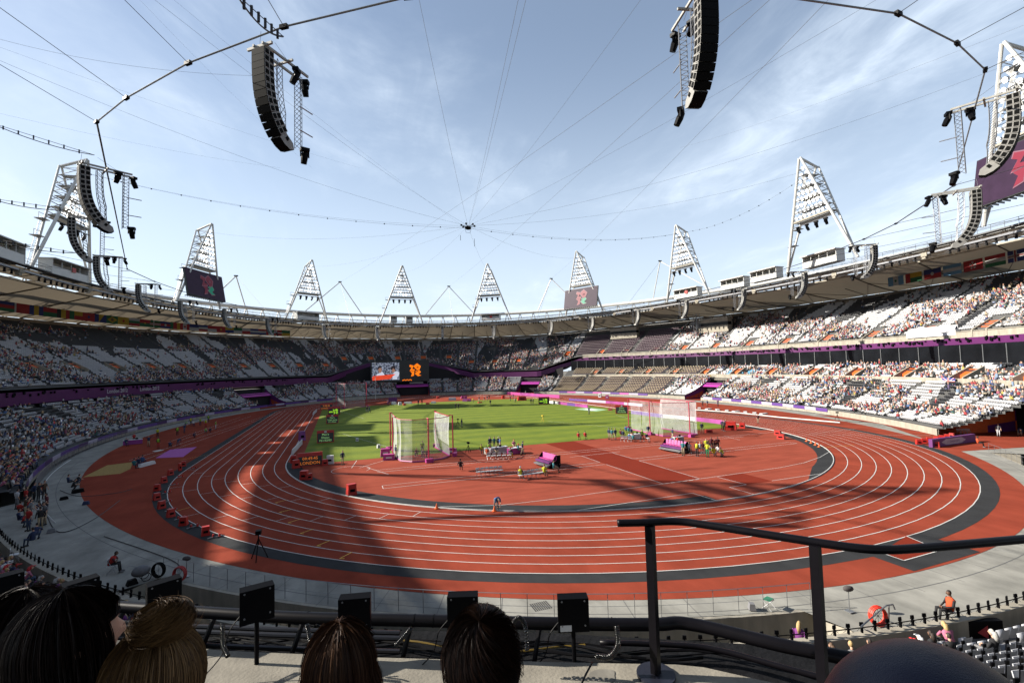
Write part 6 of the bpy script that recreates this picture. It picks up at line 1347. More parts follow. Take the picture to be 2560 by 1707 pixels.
# left runway people
for q, o_, ps, tp, lg_, vs, lb in ((q4(1235, 920), 2.8, 'stand', 'yellow', 'black', None, 'steward in yellow jacket on the shaded left runway, farther of two'), (q4(1240, 1005), 2.8, 'stand', 'black', 'red', 'lime', 'steward in lime vest and red trousers on the shaded left runway'), (q4(1390, 905), .2, 'stand', 'black', 'black', 'lime', 'steward in lime vest and black clothes beside the left runway'),
      (q4(1165, 990), .2, 'arms', 'navy', 'beige', None, 'man with raised arms beside the plum table'), (q4(1445, 884), .9, 'hips', 'navy', 'denim', None, 'person in navy with hands on hips by the left runway'), (q4(1520, 920), 1.2, 'crouch', 'navy', 'navy', None, 'person crouching with papers by the left runway'), (q4(1332, 1000), 2.9, 'crouch', 'navy', 'black', None, 'left crouching judge at the take-off board'), (q4(1398, 985), 2.6, 'bend', 'navy', 'denim', None, 'right judge bending at the take-off board'),
      (q4(1455, 840), .9, 'bend', 'blue', 'blue', 'lime', 'leftmost lime vested person in the group by the left barriers'), (q4(1495, 822), .5, 'stand', 'navy', 'black', 'yellow', 'second yellow vested person in the group by the left barriers'), (q4(1570, 825), .3, 'stand', 'white', 'navy', 'lime', 'third lime vested person in the group by the left barriers'), (q4(1612, 838), .1, 'stand', 'white', 'red', 'yellow', 'yellow vested person in red trousers by the left barriers'),
      (q4(1634, 800), 2.8, 'stand', 'black', 'black', 'lime', 'rearmost lime vested person by the left barriers'), (q4(1690, 855), 1.9, 'stand', 'green', 'white', 'lime', 'lime vested person in white trousers, right end of the left group'), (q4(1612, 885), .2, 'crouch', 'teal', 'teal', 'lime', 'lime vested person crouching in front of the left group'), (q4(1645, 880), 1.6, 'crouch', 'navy', 'navy', None, 'man in navy crouching in front of the left group'),
      (q4(1515, 830), .3, 'sit', 'white', 'navy', None, 'seated person in white in the left group'), (q4(1050, 965), .3, 'stand', 'red', 'black', None, 'person in red standing behind the plum table'), (q4(990, 985), .3, 'sit', 'navy', 'navy', None, 'seated judge in navy left of the plum table'),
      (q4(1055, 1165), 2.6, 'sit', 'teal', 'navy', None, 'left person on the white bench by the sand pit'), (q4(1090, 1150), 2.6, 'sit', 'navy', 'navy', None, 'middle person on the white bench by the sand pit'), (q4(1120, 1135), 2.6, 'sit', 'blue', 'navy', None, 'right person on the white bench by the sand pit'),
      (q4(575, 1330), 1.2, 'crouch', 'black', 'black', None, 'photographer crouching on the left concrete, nearest of three'), (q4(545, 1305), 1.6, 'sit', 'navy', 'black', None, 'photographer sitting at the left of the three on the concrete'), (q4(605, 1290), 1.9, 'crouch', 'black', 'navy', None, 'photographer at the right of the three on the left concrete'),
      (q4(200, 1465), 2.0, 'stand', 'red', 'navy', None, 'person in red top leaning by the left moat'), (q4(265, 1420), 1.2, 'stand', 'navy', 'black', None, 'person in navy standing in the left corner group'), (q4(345, 1400), .8, 'stand', 'brown', 'black', None, 'person in brown at the right of the left corner group'), (q4(165, 1540), 2.4, 'sit', 'red', 'black', None, 'person in red and black sitting at the far left corner'), (q4(130, 1480), 2.2, 'stand', 'white', 'grey', None, 'person in white at the far left corner'), (q4(300, 1420), 1.0, 'camera', 'black', 'black', None, 'person in black filming in the left corner group')):
    P(q, o_, lb, ps, tp, lg_, vest=vs)
thing_box(*q4(1150, 1140), 2.6, .4, .45, white_pl, 'long white bench roll beside the sand pit', 'bench', 'bench', rz=.9, lid=False); thing_box(*q4(610, 1350), .9, .5, .35, black, 'black equipment case at the photographers on the left concrete', rz=.3); thing_box(*q4(1410, 1180), .3, .3, .9, redp, 'thin red marker post beside the farthest lane box', top=1.)
for i in range(16):        # people packed into the left corner moat
    u, v = rs.uniform(40, 150), rs.uniform(1205, 1370); u = min(u, 150-(v-1205)*.45+rs.uniform(-12, 12)); tp = rs.choice(['black', 'navy', 'maroon', 'grey', 'brown', 'red', 'white']); P((u, v), rs.uniform(-3, 3), f'person in {tp} top in the dark group crowding the far left corner of the concrete', rs.choice(['stand', 'sit', 'stand', 'crouch', 'camera']), tp, rs.choice(['black', 'denim', 'beige']), group='people crowding the far left corner')
for k, q in enumerate([[(150, 1225), (200, 1240), (290, 1232), (330, 1222)], [(118, 1290), (150, 1330), (230, 1300), (300, 1250)], [(260, 1340), (420, 1395), (455, 1425)], [(2140, 1050), (2200, 1062), (2300, 1078)]]):
    tag(MB().tube(smooth_([G(*x, .03) for x in q]), .03, 4).build('ground_cable', cable_m), f'black cable lying on the {["left concrete by the photographers", "left concrete below the photographers", "concrete near the lower left hose reels", "grey strip outside the home straight"][k]}', 'cable')
for k, (u, v, w_, cl) in enumerate([(160, 1248, .6, black), (215, 1260, .5, mat('bag_navy', (.02, .03, .08), .8)), (128, 1330, .5, mat('bag_grey', (.15, .15, .16), .8)), (1880, 1522, .3, mat('bag_grey', (.15, .15, .16), .8)), (330, 1460, .5, black)]): thing_box(u, v, w_, .35, .3, cl, f'{["black kit bag beside the left photographers", "navy kit bag in front of the left photographers", "grey bag near the far left corner", "small grey bag left of the green stool", "black bag beside the pushchair"][k]}', 'kit_bag', 'bag', lid=False, top=.7)
# far end people and kit
for i, (u, v, tp, lg_, ps) in enumerate([(1046, 1012, 'navy', 'navy', 'stand'), (1055, 1011, 'black', 'black', 'stand'), (1198, 1003, 'navy', 'white', 'stand'), (1211, 1004, 'navy', 'beige', 'walk'), (1218, 1001, 'navy', 'white', 'stand'), (1223, 998, 'black', 'black', 'stand'), (1226, 1013, 'navy', 'beige', 'stand'), (1171, 1003, 'red', 'red', 'sit'), (1162, 1000, 'pink', 'purple', 'sit'), (1283, 995, 'navy', 'navy', 'stand'), (1276, 1002, 'black', 'grey', 'stand'), (1314, 987, 'white', 'beige', 'stand'), (970, 1013, 'pink', 'purple', 'stand'), (977, 1013, 'grey', 'black', 'sit'), (1183, 1005, 'yellow', 'beige', 'bend'), (1288, 1005, 'white', 'navy', 'bend')]):
    P((u, v), rs.uniform(-3, 3), f'{RN[i]} far official from the list along the far end, in {tp}' if False else f'tiny distant official in {tp} top and {lg_} trousers, {["left", "centre", "right"][min(2, max(0, int((u-960)//120)))]} of the far end', ps, tp, lg_, group='distant officials at the far end')
for i, (u, v, w_, h_, m_) in enumerate([(985, 1011, 1.5, 1.0, white_pl), (1000, 1012, 1.1, 1.0, white_pl), (1020, 1009, 2.6, .7, white_pl), (982, 1004, 3.2, 1.7, purple), (1084, 1008, 1.6, .7, white_pl), (1131, 1000, 2.8, 1.0, white_pl), (1160, 996, 2.4, 1.0, magenta), (1167, 1003, 3.0, .9, mat('plum_cloth', (.22, .03, .2), .7)), (1069, 1010, 1.2, .5, redp), (1011, 1013, .9, .6, redp), (1095, 996, 1.0, .9, redp), (1258, 996, 1.0, 1.2, redp), (1200, 1007, 1.4, .4, redp)]):
    thing_box(u, v, w_, .8, h_, m_, f'{RN[i]} small {["white", "white", "white", "purple", "white", "white", "magenta", "plum", "red", "red", "red", "red", "red"][i]} kit box on the far red apron, counted as listed left to right' if False else f'small {["white square", "second white square", "long low white", "tall purple", "low white", "wide white", "magenta", "wide plum", "flat red", "low red", "lone red", "tall red", "thin red"][i]} box on the far red apron', lid=False)
# stewards by the near wall
P((2372, 1553), -1.0, 'steward in orange vest lounging on a white chair by the low wall', 'sit', 'black', 'black', 'brown', 'dark', vest='orange'); chair(G(2370, 1551, .03), toCam(G(2370, 1551))-1.0, 'white chair under the lounging steward at lower right', 'stewards chairs')
P((278, 1432), 1.3, 'steward in red hunched on a chair behind the low wall at lower left', 'lean', 'maroon', 'black', 'brown', 'dark', vest='red'); chair(G(280, 1432, .03), toCam(G(280, 1432))+1.3, 'white chair under the hunched steward at lower left', 'stewards chairs')
P((2448, 1117), 1.8, 'steward in orange slumped on a chair at the corner of the right block', 'sit', 'orange', 'black', 'brown'); P((2497, 1091), .2, 'person in white trousers standing before the orange corner wall', 'stand', 'grey', 'white'); P((2550, 1090), .2, 'person in navy before the corner wall at the right edge', 'bend', 'navy', 'beige')
for k in range(3):
    p = EL(4.1, 259.6+k*.62, -.6); person(p, math.atan2(outn(4, 260).y, outn(4, 260).x)-math.pi/2, ['woman with brown hair in the front row, left of three at lower right', 'blond child in the front row, middle of three at lower right', 'dark haired child in the front row, right of three at lower right'][k], 'sit', ['black', 'grey', 'white'][k], 'denim', 'fair', ['brown', 'blond', 'dark'][k], k == 0)
p = G(2000, 1612, -.3); person(Vector((p.x, p.y, -1.1)), toCam(p, 2.9), 'woman with long fair hair and purple top standing by the right handrail', 'stand', 'purple', 'denim', 'fair', 'blond', True)

# ------------------------------------------------------------ foreground: ledge, rails, people in front
fd = mat('floor_dark', (.03, .03, .03), .9, var=.2); ledge_m = mat('ledge_concrete', (.20, .182, .148), .9, var=.22, sc=5, bump=.22, bsc=45)
LZ = 9.4
far = [(-700, 1540), (255, 1595), (556, 1625), (933, 1642), (1108, 1647), (1430, 1655), (1690, 1660), (1760, 1667), (1960, 1712), (2250, 1800)]
F3 = [G(u, v, LZ) for u, v in far]; e = empty('ledge', (0, 0, 0), 'pale concrete ledge in front of the nearest spectators, patched with sunlight', 'ledge')
for i in range(len(F3)-1):
    a, b = F3[i], F3[i+1]; na_ = Vector((CX-a.x, CY-a.y, 0)).normalized()*.52; nb_ = Vector((CX-b.x, CY-b.y, 0)).normalized()*.52
    if i >= 7: na_ *= .9
    MB().hexa([a-Z0*.5, b-Z0*.5, b+nb_-Z0*.5, a+na_-Z0*.5, a, b, b+nb_, a+na_]).build('ledge_slab', ledge_m, e)
sp_ = MB(); p0 = G(1505, 1690, LZ+.004); sp_.face([(p0.x+math.cos(R_(a))*.09*(1+.15*math.sin(a*.07)), p0.y+math.sin(R_(a))*.07, p0.z) for a in range(0, 360, 15)]); sp_.build('damp_stain', mat('stain', (.15, .14, .12), .9, var=.3, sc=12), e)
e = empty('viewing_platform', (0, 0, 0), None, None); e['kind'] = 'structure'
pf = [F3[k]+Vector((CX-F3[k].x, CY-F3[k].y, 0)).normalized()*.5 for k in range(len(F3))]; pf = [(p.x, p.y) for p in pf]+[(-27.5, -111.5), (-29, -122), (-50, -122), (-48, -106)]
o = MB().face([(x, y, 8.75) for x, y in pf]).build('platform_floor', fd, e); o['kind'] = 'structure'
# dark cable tray beyond the ledge
TZ = 9.13
tf = [(-700, 1500), (0, 1541), (700, 1572), (1350, 1580), (1960, 1614), (2160, 1668), (2300, 1740)]
e = empty('cable_tray', (0, 0, 0), 'black cable tray with hoses and cables lying beyond the concrete ledge', 'tray'); tm_ = mat('tray_black', (.006, .006, .007), .8, var=.4, sc=8, bump=.6, bsc=20, spec=.1)
for (a, b), (c_, d_) in zip(zip(tf[:-1], tf[1:]), zip(F3[:6], F3[1:7])):
    pass
for i in range(len(tf)-1):
    a, b = G(*tf[i], TZ), G(*tf[i+1], TZ); na_ = Vector((CX-a.x, CY-a.y, 0)).normalized()*1.5; nb_ = Vector((CX-b.x, CY-b.y, 0)).normalized()*1.5
    MB().hexa([a-Z0*.5, b-Z0*.5, b+nb_-Z0*.3, a+na_-Z0*.3, a, b, b+nb_-Z0*.06, a+na_-Z0*.06]).build('tray_section', tm_, e)
rr = random.Random(5)
for k in range(16):
    u0 = -100+k*95+rr.uniform(-60, 60); pts = []; v0 = rr.uniform(1600, 1650)
    for j in range(12): u = u0+j*60; vb = np.interp(u, [t[0] for t in tf], [t[1] for t in tf]); pts.append(G(u, vb+22+30*(.5+.5*math.sin(j*.7+k*1.7)), TZ+.03+rr.uniform(0, .02)))
    MB().tube(pts, rr.choice([.006, .008, .012]), 5).build('cable', mat('yellow_cable', (.16, .10, .008), .5) if k in (9,) else black, e)
for v1, v2 in ((1545, 1551), (1556, 1565), (1588, 1598)):
    pts = [G(-300, v1-18, 9.3), G(272, v1+8, 9.3), G(500, v2+14, 9.3), G(700, v2+22, 9.3), G(1000, v2+30, 9.3)]
    MB().tube(pts, .018, 8).build('pipe', mat('tray_pipe', (.02, .02, .024), .3, metal=.3, var=.1), e)
# big rail with bend
rp = [(-400, 1470), (271, 1514), (700, 1541), (1050, 1550), (1399, 1558), (1626, 1560), (1690, 1556), (1730, 1560), (1790, 1572), (1950, 1611), (2145, 1650), (2330, 1700), (2600, 1800)]
rail_m = mat('rail_black_paint', (.004, .0035, .005), .38, var=.15, sc=12, spec=.12)
e = empty('guard_rail', (0, 0, 0), 'thick black guard rail crossing the picture low down, bending down to the right', 'railing')
P3_ = [G(u, v, 9.55) for u, v in rp]
for i in range(len(P3_)-1):
    pass
def smooth(pts, n=6):
    out = []
    for i in range(len(pts)-1):
        p0_, p1_, p2_, p3_ = pts[max(i-1, 0)], pts[i], pts[i+1], pts[min(i+2, len(pts)-1)]
        for k in range(n): t_ = k/n; out.append(.5*((2*p1_)+(p2_-p0_)*t_+(2*p0_-5*p1_+4*p2_-p3_)*t_*t_+(3*p1_-p0_-3*p2_+p3_)*t_**3))
    return out+[pts[-1]]
MB().tube(smooth(P3_), .041, 14).build('tube', rail_m, e, smooth=True)
for u, v in ((140, 1506), (480, 1528), (770, 1543), (1037, 1550), (1085, 1551), (1530, 1559)):
    p = G(u, v, 9.55); d = (G(u+20, v+1, 9.55)-p).normalized(); MB().tube([p-d*.004, p+d*.004], .0425, 14).build('joint_ring', black, e)
for u0, v0 in ((312, 1520), (540, 1533), (760, 1545), (1030, 1552), (1350, 1560)):
    a = G(u0, v0, 9.5); b = a+Vector((-.12, -.1, -.32)); b2 = b+Vector((.02, -.18, .0)); MB().tube([a, b, b2], .018, 6).build('bracket', rail_m, e)
MB().tube(smooth([G(u, v, 9.25) for u, v in ((1500, 1605), (1700, 1612), (1800, 1625), (1960, 1668), (2100, 1705))]), .02, 8).build('lower_tube', rail_m, e, smooth=True)
# upper handrail with two posts
e = empty('handrail', (0, 0, 0), 'black handrail on square posts rising in front of the track at the right', 'railing'); HZ = 10.32
tp = [(1544, 1307), (1600, 1306), (1690, 1303), (1760, 1311), (1900, 1333), (2060, 1358), (2150, 1370), (2210, 1373), (2290, 1370), (2560, 1347), (2800, 1325)]
MB().tube(smooth([G(u, v, HZ) for u, v in tp]), .0225, 14).build('top_tube', rail_m, e, smooth=True)
b0 = G(1640, 1690, LZ); MB().box((b0.x, b0.y, (LZ+HZ)/2-.01), (.047, .047, HZ-LZ-.02), rz=.5).build('post', rail_m, e)
MB().tube([(b0.x, b0.y, LZ+.001), (b0.x, b0.y, LZ+.02)], .115, 20).build('base_plate', mat('base_plate_blue', (.012, .013, .022), .4, var=.2), e)
b1 = G(2037, 1358, HZ); MB().box((b1.x, b1.y, 9.4), (.045, .045, 1.82), rz=.3).build('post', rail_m, e)
# display panels on the rail, seen from behind
pnl = [(8, 1474, 'panel box cut by the left edge'), (200, 1487, 'panel box half hidden behind the dark haired heads'), (409, 1488, 'panel box just above the blond bun'), (642, 1506, 'panel box between the bun and the long haired head'), (888, 1530, 'panel box above the long haired head'), (1158, 1525, 'panel box above the short haired head'), (1432, 1530, 'panel box with a white sticker, left of the handrail')]
for i, (u, v, lab) in enumerate(pnl):
    c = D(u, v, 3.15 if u > 500 else 3.4); to = CAM-c; rz = math.atan2(to.y, to.x)+math.pi/2+[.1, .3, .25, .12, -.2, -.1, .14][i]
    e = empty('led_box', c, 'black '+lab, 'panel', 'black display panels along the rail', rz)
    w_, h_ = .205, .225; mb = MB(); x, y, z = w_/2, .03, h_/2
    mb.hexa([(-x, -y, -z), (x, -y, -z), (x*.96, y, -z), (-x*.96, y, -z), (-x, -y, z-.012), (x, -y, z-.012), (x*.96, y, z), (-x*.96, y, z)]); mb.build('case', black, e)
    for sx in (-.075, .075):
        for sz in (-.07, .085): MB().tube([(sx, -y-.004, sz), (sx, -y, sz)], .006, 8).build('screw', galv, e)
    MB().tube([(0, 0, -z), (0, .0, c.z*0-(c.z-TZ)+.02)], .014, 8).build('pole', black, e)
    if i == 6: MB().face([(-.09, -y-.002, -.105), (-.015, -y-.002, -.105), (-.015, -y-.002, -.065), (-.09, -y-.002, -.065)]).build('sticker', white_pl, e)
    pts = smooth([Vector((-.1, -.02, -.05)), Vector((-.16, -.03, -.12)), Vector((-.2, -.05, -.24)), Vector((-.33, -.06, -.36))]); MB().tube(pts, .004, 5).build('lead', black, e)
def coil(pts, label, r=.016, wr=.0042, turns=26):
    pts = smooth([Vector(p) for p in pts], 12); out = []; n = len(pts); tot = n*14
    for k in range(tot):
        f = k/tot*(n-1); i = int(f); p = pts[i].lerp(pts[min(i+1, n-1)], f-i); d = (pts[min(i+1, n-1)]-pts[max(i-1, 0)]).normalized(); a = d.cross(Vector((.3, .9, .2))).normalized(); b = d.cross(a); q = 2*math.pi*turns*k/tot; out.append(p+a*math.cos(q)*r+b*math.sin(q)*r)
    tag(MB().tube(out, wr, 5).build('coiled_cable', mat('cable_gloss', (.01, .01, .01), .2, var=0), smooth=True), label, 'cable')
coil([D(1281, 1620, 2.95), D(1281, 1565, 2.95), D(1297, 1543, 2.95), D(1313, 1565, 2.95), D(1318, 1625, 2.95)], 'coiled black cable looped up over the rail right of the short haired head', .011, .004, 34)
coil([D(1541, 1565, 2.95), D(1545, 1610, 2.9), D(1525, 1640, 2.9), D(1490, 1640, 2.9)], 'coiled black cable hanging in a bow left of the handrail post', .014, .004, 26)
coil([D(768, 1560, 3.0), D(775, 1600, 3.0), D(782, 1625, 2.95)], 'coiled black cable hanging left of the long haired head', .011, .0035, 20)
coil([D(990, 1612, 3.0), D(1010, 1590, 3.0), D(1028, 1570, 3.0)], 'short coiled cable rising between the two middle heads', .010, .0035, 16)
coil([D(556, 1560, 3.1), D(558, 1610, 3.0), D(570, 1640, 2.95)], 'coiled black cable hanging right of the blond bun', .012, .0035, 20)
tag(MB().tube(smooth([D(1480, 1655, 2.9), D(1478, 1660, 2.75), D(1462, 1690, 2.6), D(1448, 1725, 2.5)]), .006, 6).build('black_cable', black, smooth=True), 'single black cable running over the sunlit ledge', 'cable')
tag(MB().tube(smooth([D(790, 1560, 3.0), D(830, 1590, 3.), D(850, 1620, 3.), D(900, 1632, 3.)]), .006, 6).build('black_cable', black, smooth=True), 'thin black cable drooping above the long haired head', 'cable')
# ---- the people in front
def strands(name, c, rad, n, fn, cols, width, parent, seg=9):
    """hair as thin ribbons; fn(rnd) -> list of points in head space"""
    V, F, C = [], [], []; r_ = random.Random(hash(name) % 1000 if False else len(name)*7+n)
    for k in range(n):
        pts = fn(r_); col = r_.choice(cols); f = r_.uniform(.7, 1.25); b = len(V); m = len(pts); w = width*r_.uniform(.6, 1.3)
        sd_ = Vector((r_.uniform(-1, 1), r_.uniform(-1, 1), r_.uniform(-.6, .6)))
        for i, p in enumerate(pts):
            d = (pts[min(i+1, m-1)]-pts[max(i-1, 0)]); view = (c+p)-CAM; s = d.cross(view+sd_*.5*view.length)
            s = s.normalized() if s.length > 1e-8 else Vector((1, 0, 0)); ww = w*(1-.75*(i/(m-1))**2)/2; V.append(tuple(p-s*ww)); V.append(tuple(p+s*ww))
        for i in range(m-1): F.append((b+2*i, b+2*i+1, b+2*i+3, b+2*i+2)); C.append((col[0]*f, col[1]*f, col[2]*f))
    o = bigmesh(name, np.array(V), np.array(F), np.array(C), hair_attr); o.parent = parent; return o
hair_attr = attrmat('hair_strands', .5); hair_attr.node_tree.nodes['Principled BSDF'].inputs['Specular IOR Level'].default_value = .12
def head_base(c, lab, skin, shell, top, face=0., R=(.079, .098, .118), tilt=0., wide=1.):
    """person seated in front; face = heading of the face (0 looks away from the camera)"""
    away = Vector((c.x-CAM.x, c.y-CAM.y, 0)).normalized(); rz = math.atan2(away.y, away.x)+math.pi/2+face   # local -Y is the face
    e = empty('person', c, lab, 'person', None, rz); k = wide
    mb = MB(); sk = lambda x: x*k
    # skull, face, neck and shoulders as one mesh
    nu, nv = 24, 20; idx = []
    for i in range(nv+1):
        ph = math.pi*i/nv
        for j in range(nu):
            t_ = 2*math.pi*j/nu; x, y, z = math.sin(ph)*math.cos(t_)*R[0], math.sin(ph)*math.sin(t_)*R[1], math.cos(ph)*R[2]
            if y < 0 and z < .02: x *= 1-.28*min(1, (.02-z)/.12); y *= 1-.05*min(1, (.02-z)/.12)
            if y < -.05 and abs(x) < .03:
                q = max(0, 1-abs(x)/.018); y -= .026*q*math.exp(-((z+.012)/.018)**2)+.008*max(0, 1-abs(x)/.028)*math.exp(-((z+.058)/.012)**2)+.008*math.exp(-((z+.098)/.015)**2)*q; y += .010*max(0, 1-abs(abs(x)-.028)/.02)*math.exp(-((z-.018)/.012)**2)
            mb.v.append((x, y, z))
    for i in range(nv):
        for j in range(nu): mb.f.append((i*nu+j, (i+1)*nu+j, (i+1)*nu+(j+1) % nu, i*nu+(j+1) % nu)); mb.m.append(0)
    mb.tube([(0, .02, -.06), (0, .03, -.14), (0, .035, -.20)], [.055, .052, .07], 14, m=0)
    mb.tube([(0, .04, -.17), (0, .04, -.20), (0, .04, -.26), (0, .05, -.42), (0, .05, -.7)], [.07, .15, .20, .21, .19], 20, m=1, squash=.6)
    for s in (-1, 1):
        mb.tube([(s*.15, .04, -.23), (s*.23, .02, -.34), (s*.26, -.05, -.55), (s*.16, -.28, -.62)], [.06, .058, .05, .04], 12, m=1)
        mb.ball((s*R[0]*1.0, .01, -.01), (.012, .022, .034), 8, 6, m=0)
    mb.tube([(s_, -.1, -.72) for s_ in (-.12, .12)], .1, 8, m=1)
    mb.build('body', [sm_(skin), cm_(top)], e, smooth=True)
    return e, rz
def scalp(r_, R, crown, spread=(.0, 1.9), swirl=.0, lift=1.04, length=0., wave=.0, seg=10, part=None):
    """one strand starting near the crown and following the skull down"""
    a = r_.uniform(0, 2*math.pi); ph0 = r_.uniform(0.02, .55)**1.0*r_.uniform(.2, 2.2); ph1 = ph0+r_.uniform(.5, 1.0); pts = []
    lf = lift*r_.uniform(.985, 1.05); w0 = r_.uniform(0, 6)
    cz = Vector(crown).normalized(); cx_ = cz.cross(Vector((1, .1, 0))).normalized(); cy_ = cz.cross(cx_)
    for i in range(seg):
        f = i/(seg-1); ph = min(ph0+(ph1-ph0)*f, spread[1]); aa = a+swirl*f+wave*math.sin(w0+f*5)*.1
        d = cz*math.cos(ph)+(cx_*math.cos(aa)+cy_*math.sin(aa))*math.sin(ph); l2 = lf*(1+.03*math.sin(math.pi*f))
        pts.append(Vector((d.x*R[0]*l2, d.y*R[1]*l2, d.z*R[2]*l2)))
    return pts
def capshell(e, R, m, cut=-.03, lift=1.02, name='hair_base', long=0., faceopen=True):
    mb = MB(); nu, nv = 28, 16
    for i in range(nv+1):
        ph = math.pi*.5*(1+.15)*i/nv*1.12
        for j in range(nu):
            t_ = 2*math.pi*j/nu; x, y, z = math.sin(ph)*math.cos(t_), math.sin(ph)*math.sin(t_), math.cos(ph)
            if faceopen and y < -.35 and z < .45: z = .45-(.45-z)*.12; y *= .93; 
            rr_ = lift*(1+.012*math.sin(t_*9+ph*7)); mb.v.append((x*R[0]*rr_, y*R[1]*rr_, z*R[2]*rr_))
    for i in range(nv):
        for j in range(nu): mb.f.append((i*nu+j, (i+1)*nu+j, (i+1)*nu+(j+1) % nu, i*nu+(j+1) % nu)); mb.m.append(0)
    if long:
        n0 = len(mb.v); nl = 8; sec = [(math.cos(R_(a)), math.sin(R_(a))) for a in range(-30, 211, 12)]
        for i in range(nl+1):
            f = i/nl; z = .0-long*f; wv = 1.04+.16*f-.1*f*f
            for x, y in sec: mb.v.append((x*R[0]*wv*1.03, y*R[1]*wv*(1.03-.15*f)+.01*f, z))
        k = len(sec)
        for i in range(nl):
            for j in range(k-1): mb.f.append((n0+i*k+j, n0+i*k+j+1, n0+(i+1)*k+j+1, n0+(i+1)*k+j)); mb.m.append(0)
    mb.build(name, m, e, smooth=True)
RR = (.088, .104, .120)
def longstrand(r_, R, L_, crown=(0, .25, 1)):
    side = r_.uniform(-1.55, math.pi+1.55); front = side < -.5 or side > math.pi+.5; pts = []; lf = r_.uniform(1.02, 1.08)*(1.06 if r_.random() < .05 else 1); wv = r_.uniform(-.013, .013); st = r_.uniform(.0, .9)
    for i in range(7):
        ph = st+((.95 if front else 1.62)-st)*i/6; c0_ = Vector((math.cos(side)*math.sin(ph), math.sin(side)*math.sin(ph), math.cos(ph)+.0)); pts.append(Vector((c0_.x*R[0]*lf, c0_.y*R[1]*lf+.012*(1-i/6), c0_.z*R[2]*lf)))
    if front: return pts+[pts[-1]+Vector((.004*k*(1 if pts[-1].x > 0 else -1), .002*k, -.003*k)) for k in range(1, 7)]
    e0 = pts[-1]; l3 = L_*r_.uniform(.7, 1.05)
    for i in range(1, 7): f = i/6; pts.append(Vector((e0.x*(1+.14*f)+wv*math.sin(f*6)*1.5, e0.y*(1-.12*f)+.01*f, e0.z-l3*f)))
    return pts
def mkhair(nm, base, col): return mat(nm, col, .8, spec=.05, var=.35, sc=30, stretch=(1, 1, .15), bump=.4, bsc=120)
# 1: dark haired woman in profile at the left
dkb = mkhair('hair_dark_base', None, (.004, .0025, .002)); DK = [(.008, .005, .004), (.005, .003, .003), (.013, .007, .005)]
c = D(170, 1612, 1.13); e, rz = head_base(c, 'woman with long dark hair, face turned to the right, at the lower left', 'fair', dkb, 'black', face=-1.2, R=(.080, .100, .120))
capshell(e, RR, dkb, long=.26); strands('hair', c, 0, 2600, lambda r_: longstrand(r_, (.092, .108, .122), .26), DK, .0016, e)
c = D(62, 1600, 1.28); e, rz = head_base(c, 'dark haired head half hidden at the left edge behind the woman in profile', 'fair', dkb, 'black', face=.3)
capshell(e, (.100, .112, .125), dkb, long=.2); strands('hair_strands', c, 0, 1500, lambda r_: longstrand(r_, (.104, .116, .128), .2), DK, .0016, e)
# 2: blond bun
blb = mkhair('hair_blond_base', None, (.055, .032, .014)); BL = [(.10, .055, .022), (.07, .037, .014), (.14, .08, .034), (.045, .023, .009)]
c = D(384, 1694, 1.12); e, rz = head_base(c, 'woman with a messy blond bun, seen from behind', 'fair', blb, 'grey', face=.15)
RB_ = (.098, .108, .112); capshell(e, RB_, blb, faceopen=False); BC = Vector((-.012, .018, .128)); 
def upsweep(r_):
    a = r_.uniform(0, 2*math.pi); ph0 = r_.uniform(1.0, 2.1); pts = []; lf = r_.uniform(1.02, 1.09)
    for i in range(10):
        f = i/9; ph = ph0*(1-f)+.12*f; w = .05*math.sin(f*4+a*3); d = Vector((math.cos(a+w)*math.sin(ph), math.sin(a+w)*math.sin(ph), math.cos(ph))); p = Vector((d.x*RB_[0]*lf, d.y*RB_[1]*lf, d.z*RB_[2]*lf)); pts.append(p.lerp(Vector((BC.x, BC.y, .118)), max(0, f-.6)*1.6))
    return pts
strands('hair', c, 0, 3200, upsweep, BL, .0017, e)
mb = MB(); mb.ball(BC, (.056, .052, .040), 18, 12); o = mb.build('bun', blb, e, smooth=True)
def bunst(r_):
    ax = Vector((r_.gauss(.5, .28), r_.gauss(0, .28), 1)).normalized(); x = ax.orthogonal().normalized(); y = ax.cross(x); a0 = r_.uniform(0, 6.28); h = r_.uniform(-.9, .9); rr2 = r_.uniform(1.0, 1.13); ln = r_.uniform(1.2, 3.); q = math.sqrt(1-h*h); fly = r_.random() < .07
    return [Vector((BC.x, BC.y, BC.z))+Vector(((x*math.cos(a0+ln*i/9)*q+y*math.sin(a0+ln*i/9)*q+ax*h).x*.060, (x*math.cos(a0+ln*i/9)*q+y*math.sin(a0+ln*i/9)*q+ax*h).y*.056, (x*math.cos(a0+ln*i/9)*q+y*math.sin(a0+ln*i/9)*q+ax*h).z*.045))*(rr2+(.35*(i/9)**2 if fly else 0)) for i in range(10)]
strands('bun_strands', c, 0, 1300, bunst, BL, .0017, o)
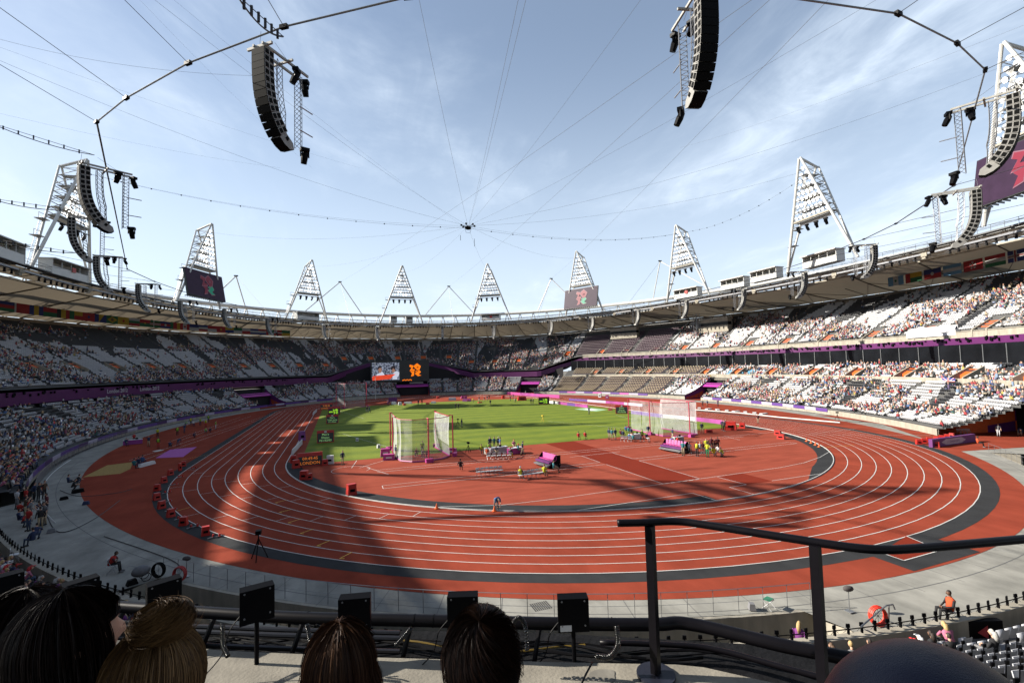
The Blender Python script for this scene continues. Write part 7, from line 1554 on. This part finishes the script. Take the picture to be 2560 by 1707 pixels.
# 3: long light brown hair
lbb = mkhair('hair_light_brown_base', None, (.016, .008, .005)); LB = [(.040, .019, .010), (.028, .013, .007), (.055, .027, .014), (.018, .008, .005)]
c = D(850, 1664, 1.42); e, rz = head_base(c, 'person with long straight light brown hair, seen from behind', 'fair', lbb, 'navy', face=-.15)
capshell(e, (.092, .102, .120), lbb, long=.3); strands('hair', c, 0, 3000, lambda r_: longstrand(r_, (.096, .106, .122), .32), LB, .0019, e)
# 4: short brown hair
sbb = mkhair('hair_short_brown_base', None, (.008, .004, .003)); SB = [(.014, .0065, .004), (.009, .0045, .003), (.022, .010, .006), (.006, .003, .002)]
c = D(1207, 1652, 1.2); e, rz = head_base(c, 'person with short tousled dark brown hair, seen from behind', 'fair', sbb, 'navy', face=.1)
R4 = (.094, .106, .118); capshell(e, R4, sbb, faceopen=False)
def short(r_):
    pts = scalp(r_, R4, (.12, .35, 1), spread=(0, 2.2), swirl=.5, lift=1.03, seg=8); k = r_.uniform(.0, .035)*(1 if r_.random() < .25 else .3)
    return [p*(1+k*2.2*(i/7)**2/1.0) for i, p in enumerate(pts)]
strands('hair', c, 0, 4200, short, SB, .0018, e)
# 5: navy cap filling the lower right corner
c = D(2362, 1930, .52); e, rz = head_base(c, 'person in a smooth dark navy cap filling the bottom right corner', 'fair', dkb, 'black', face=.0)
capm = mat('navy_cap', (.0015, .0022, .007), .34, var=.1, spec=.12, bump=.2, bsc=600); mb = MB(); nu, nv = 36, 14
for i in range(nv+1):
    ph = 1.75*i/nv
    for j in range(nu): t_ = 2*math.pi*j/nu; k = 1+.012*math.cos(6*t_)*math.sin(ph); mb.v.append((math.sin(ph)*math.cos(t_)*.118*k, math.sin(ph)*math.sin(t_)*.128*k, math.cos(ph)*.125))
for i in range(nv):
    for j in range(nu): mb.f.append((i*nu+j, (i+1)*nu+j, (i+1)*nu+(j+1) % nu, i*nu+(j+1) % nu)); mb.m.append(0)
mb.build('cap', capm, e, smooth=True); MB().tube([(math.cos(R_(a))*.118, math.sin(R_(a))*.128, -.012) for a in range(0, 361, 15)], .004, 6, cap=False).build('cap_band', dkb, e)
mb = MB(); mb.ball((0, -.15, -.01), (.07, .07, .01), 14, 6); mb.build('peak', capm, e, smooth=True)
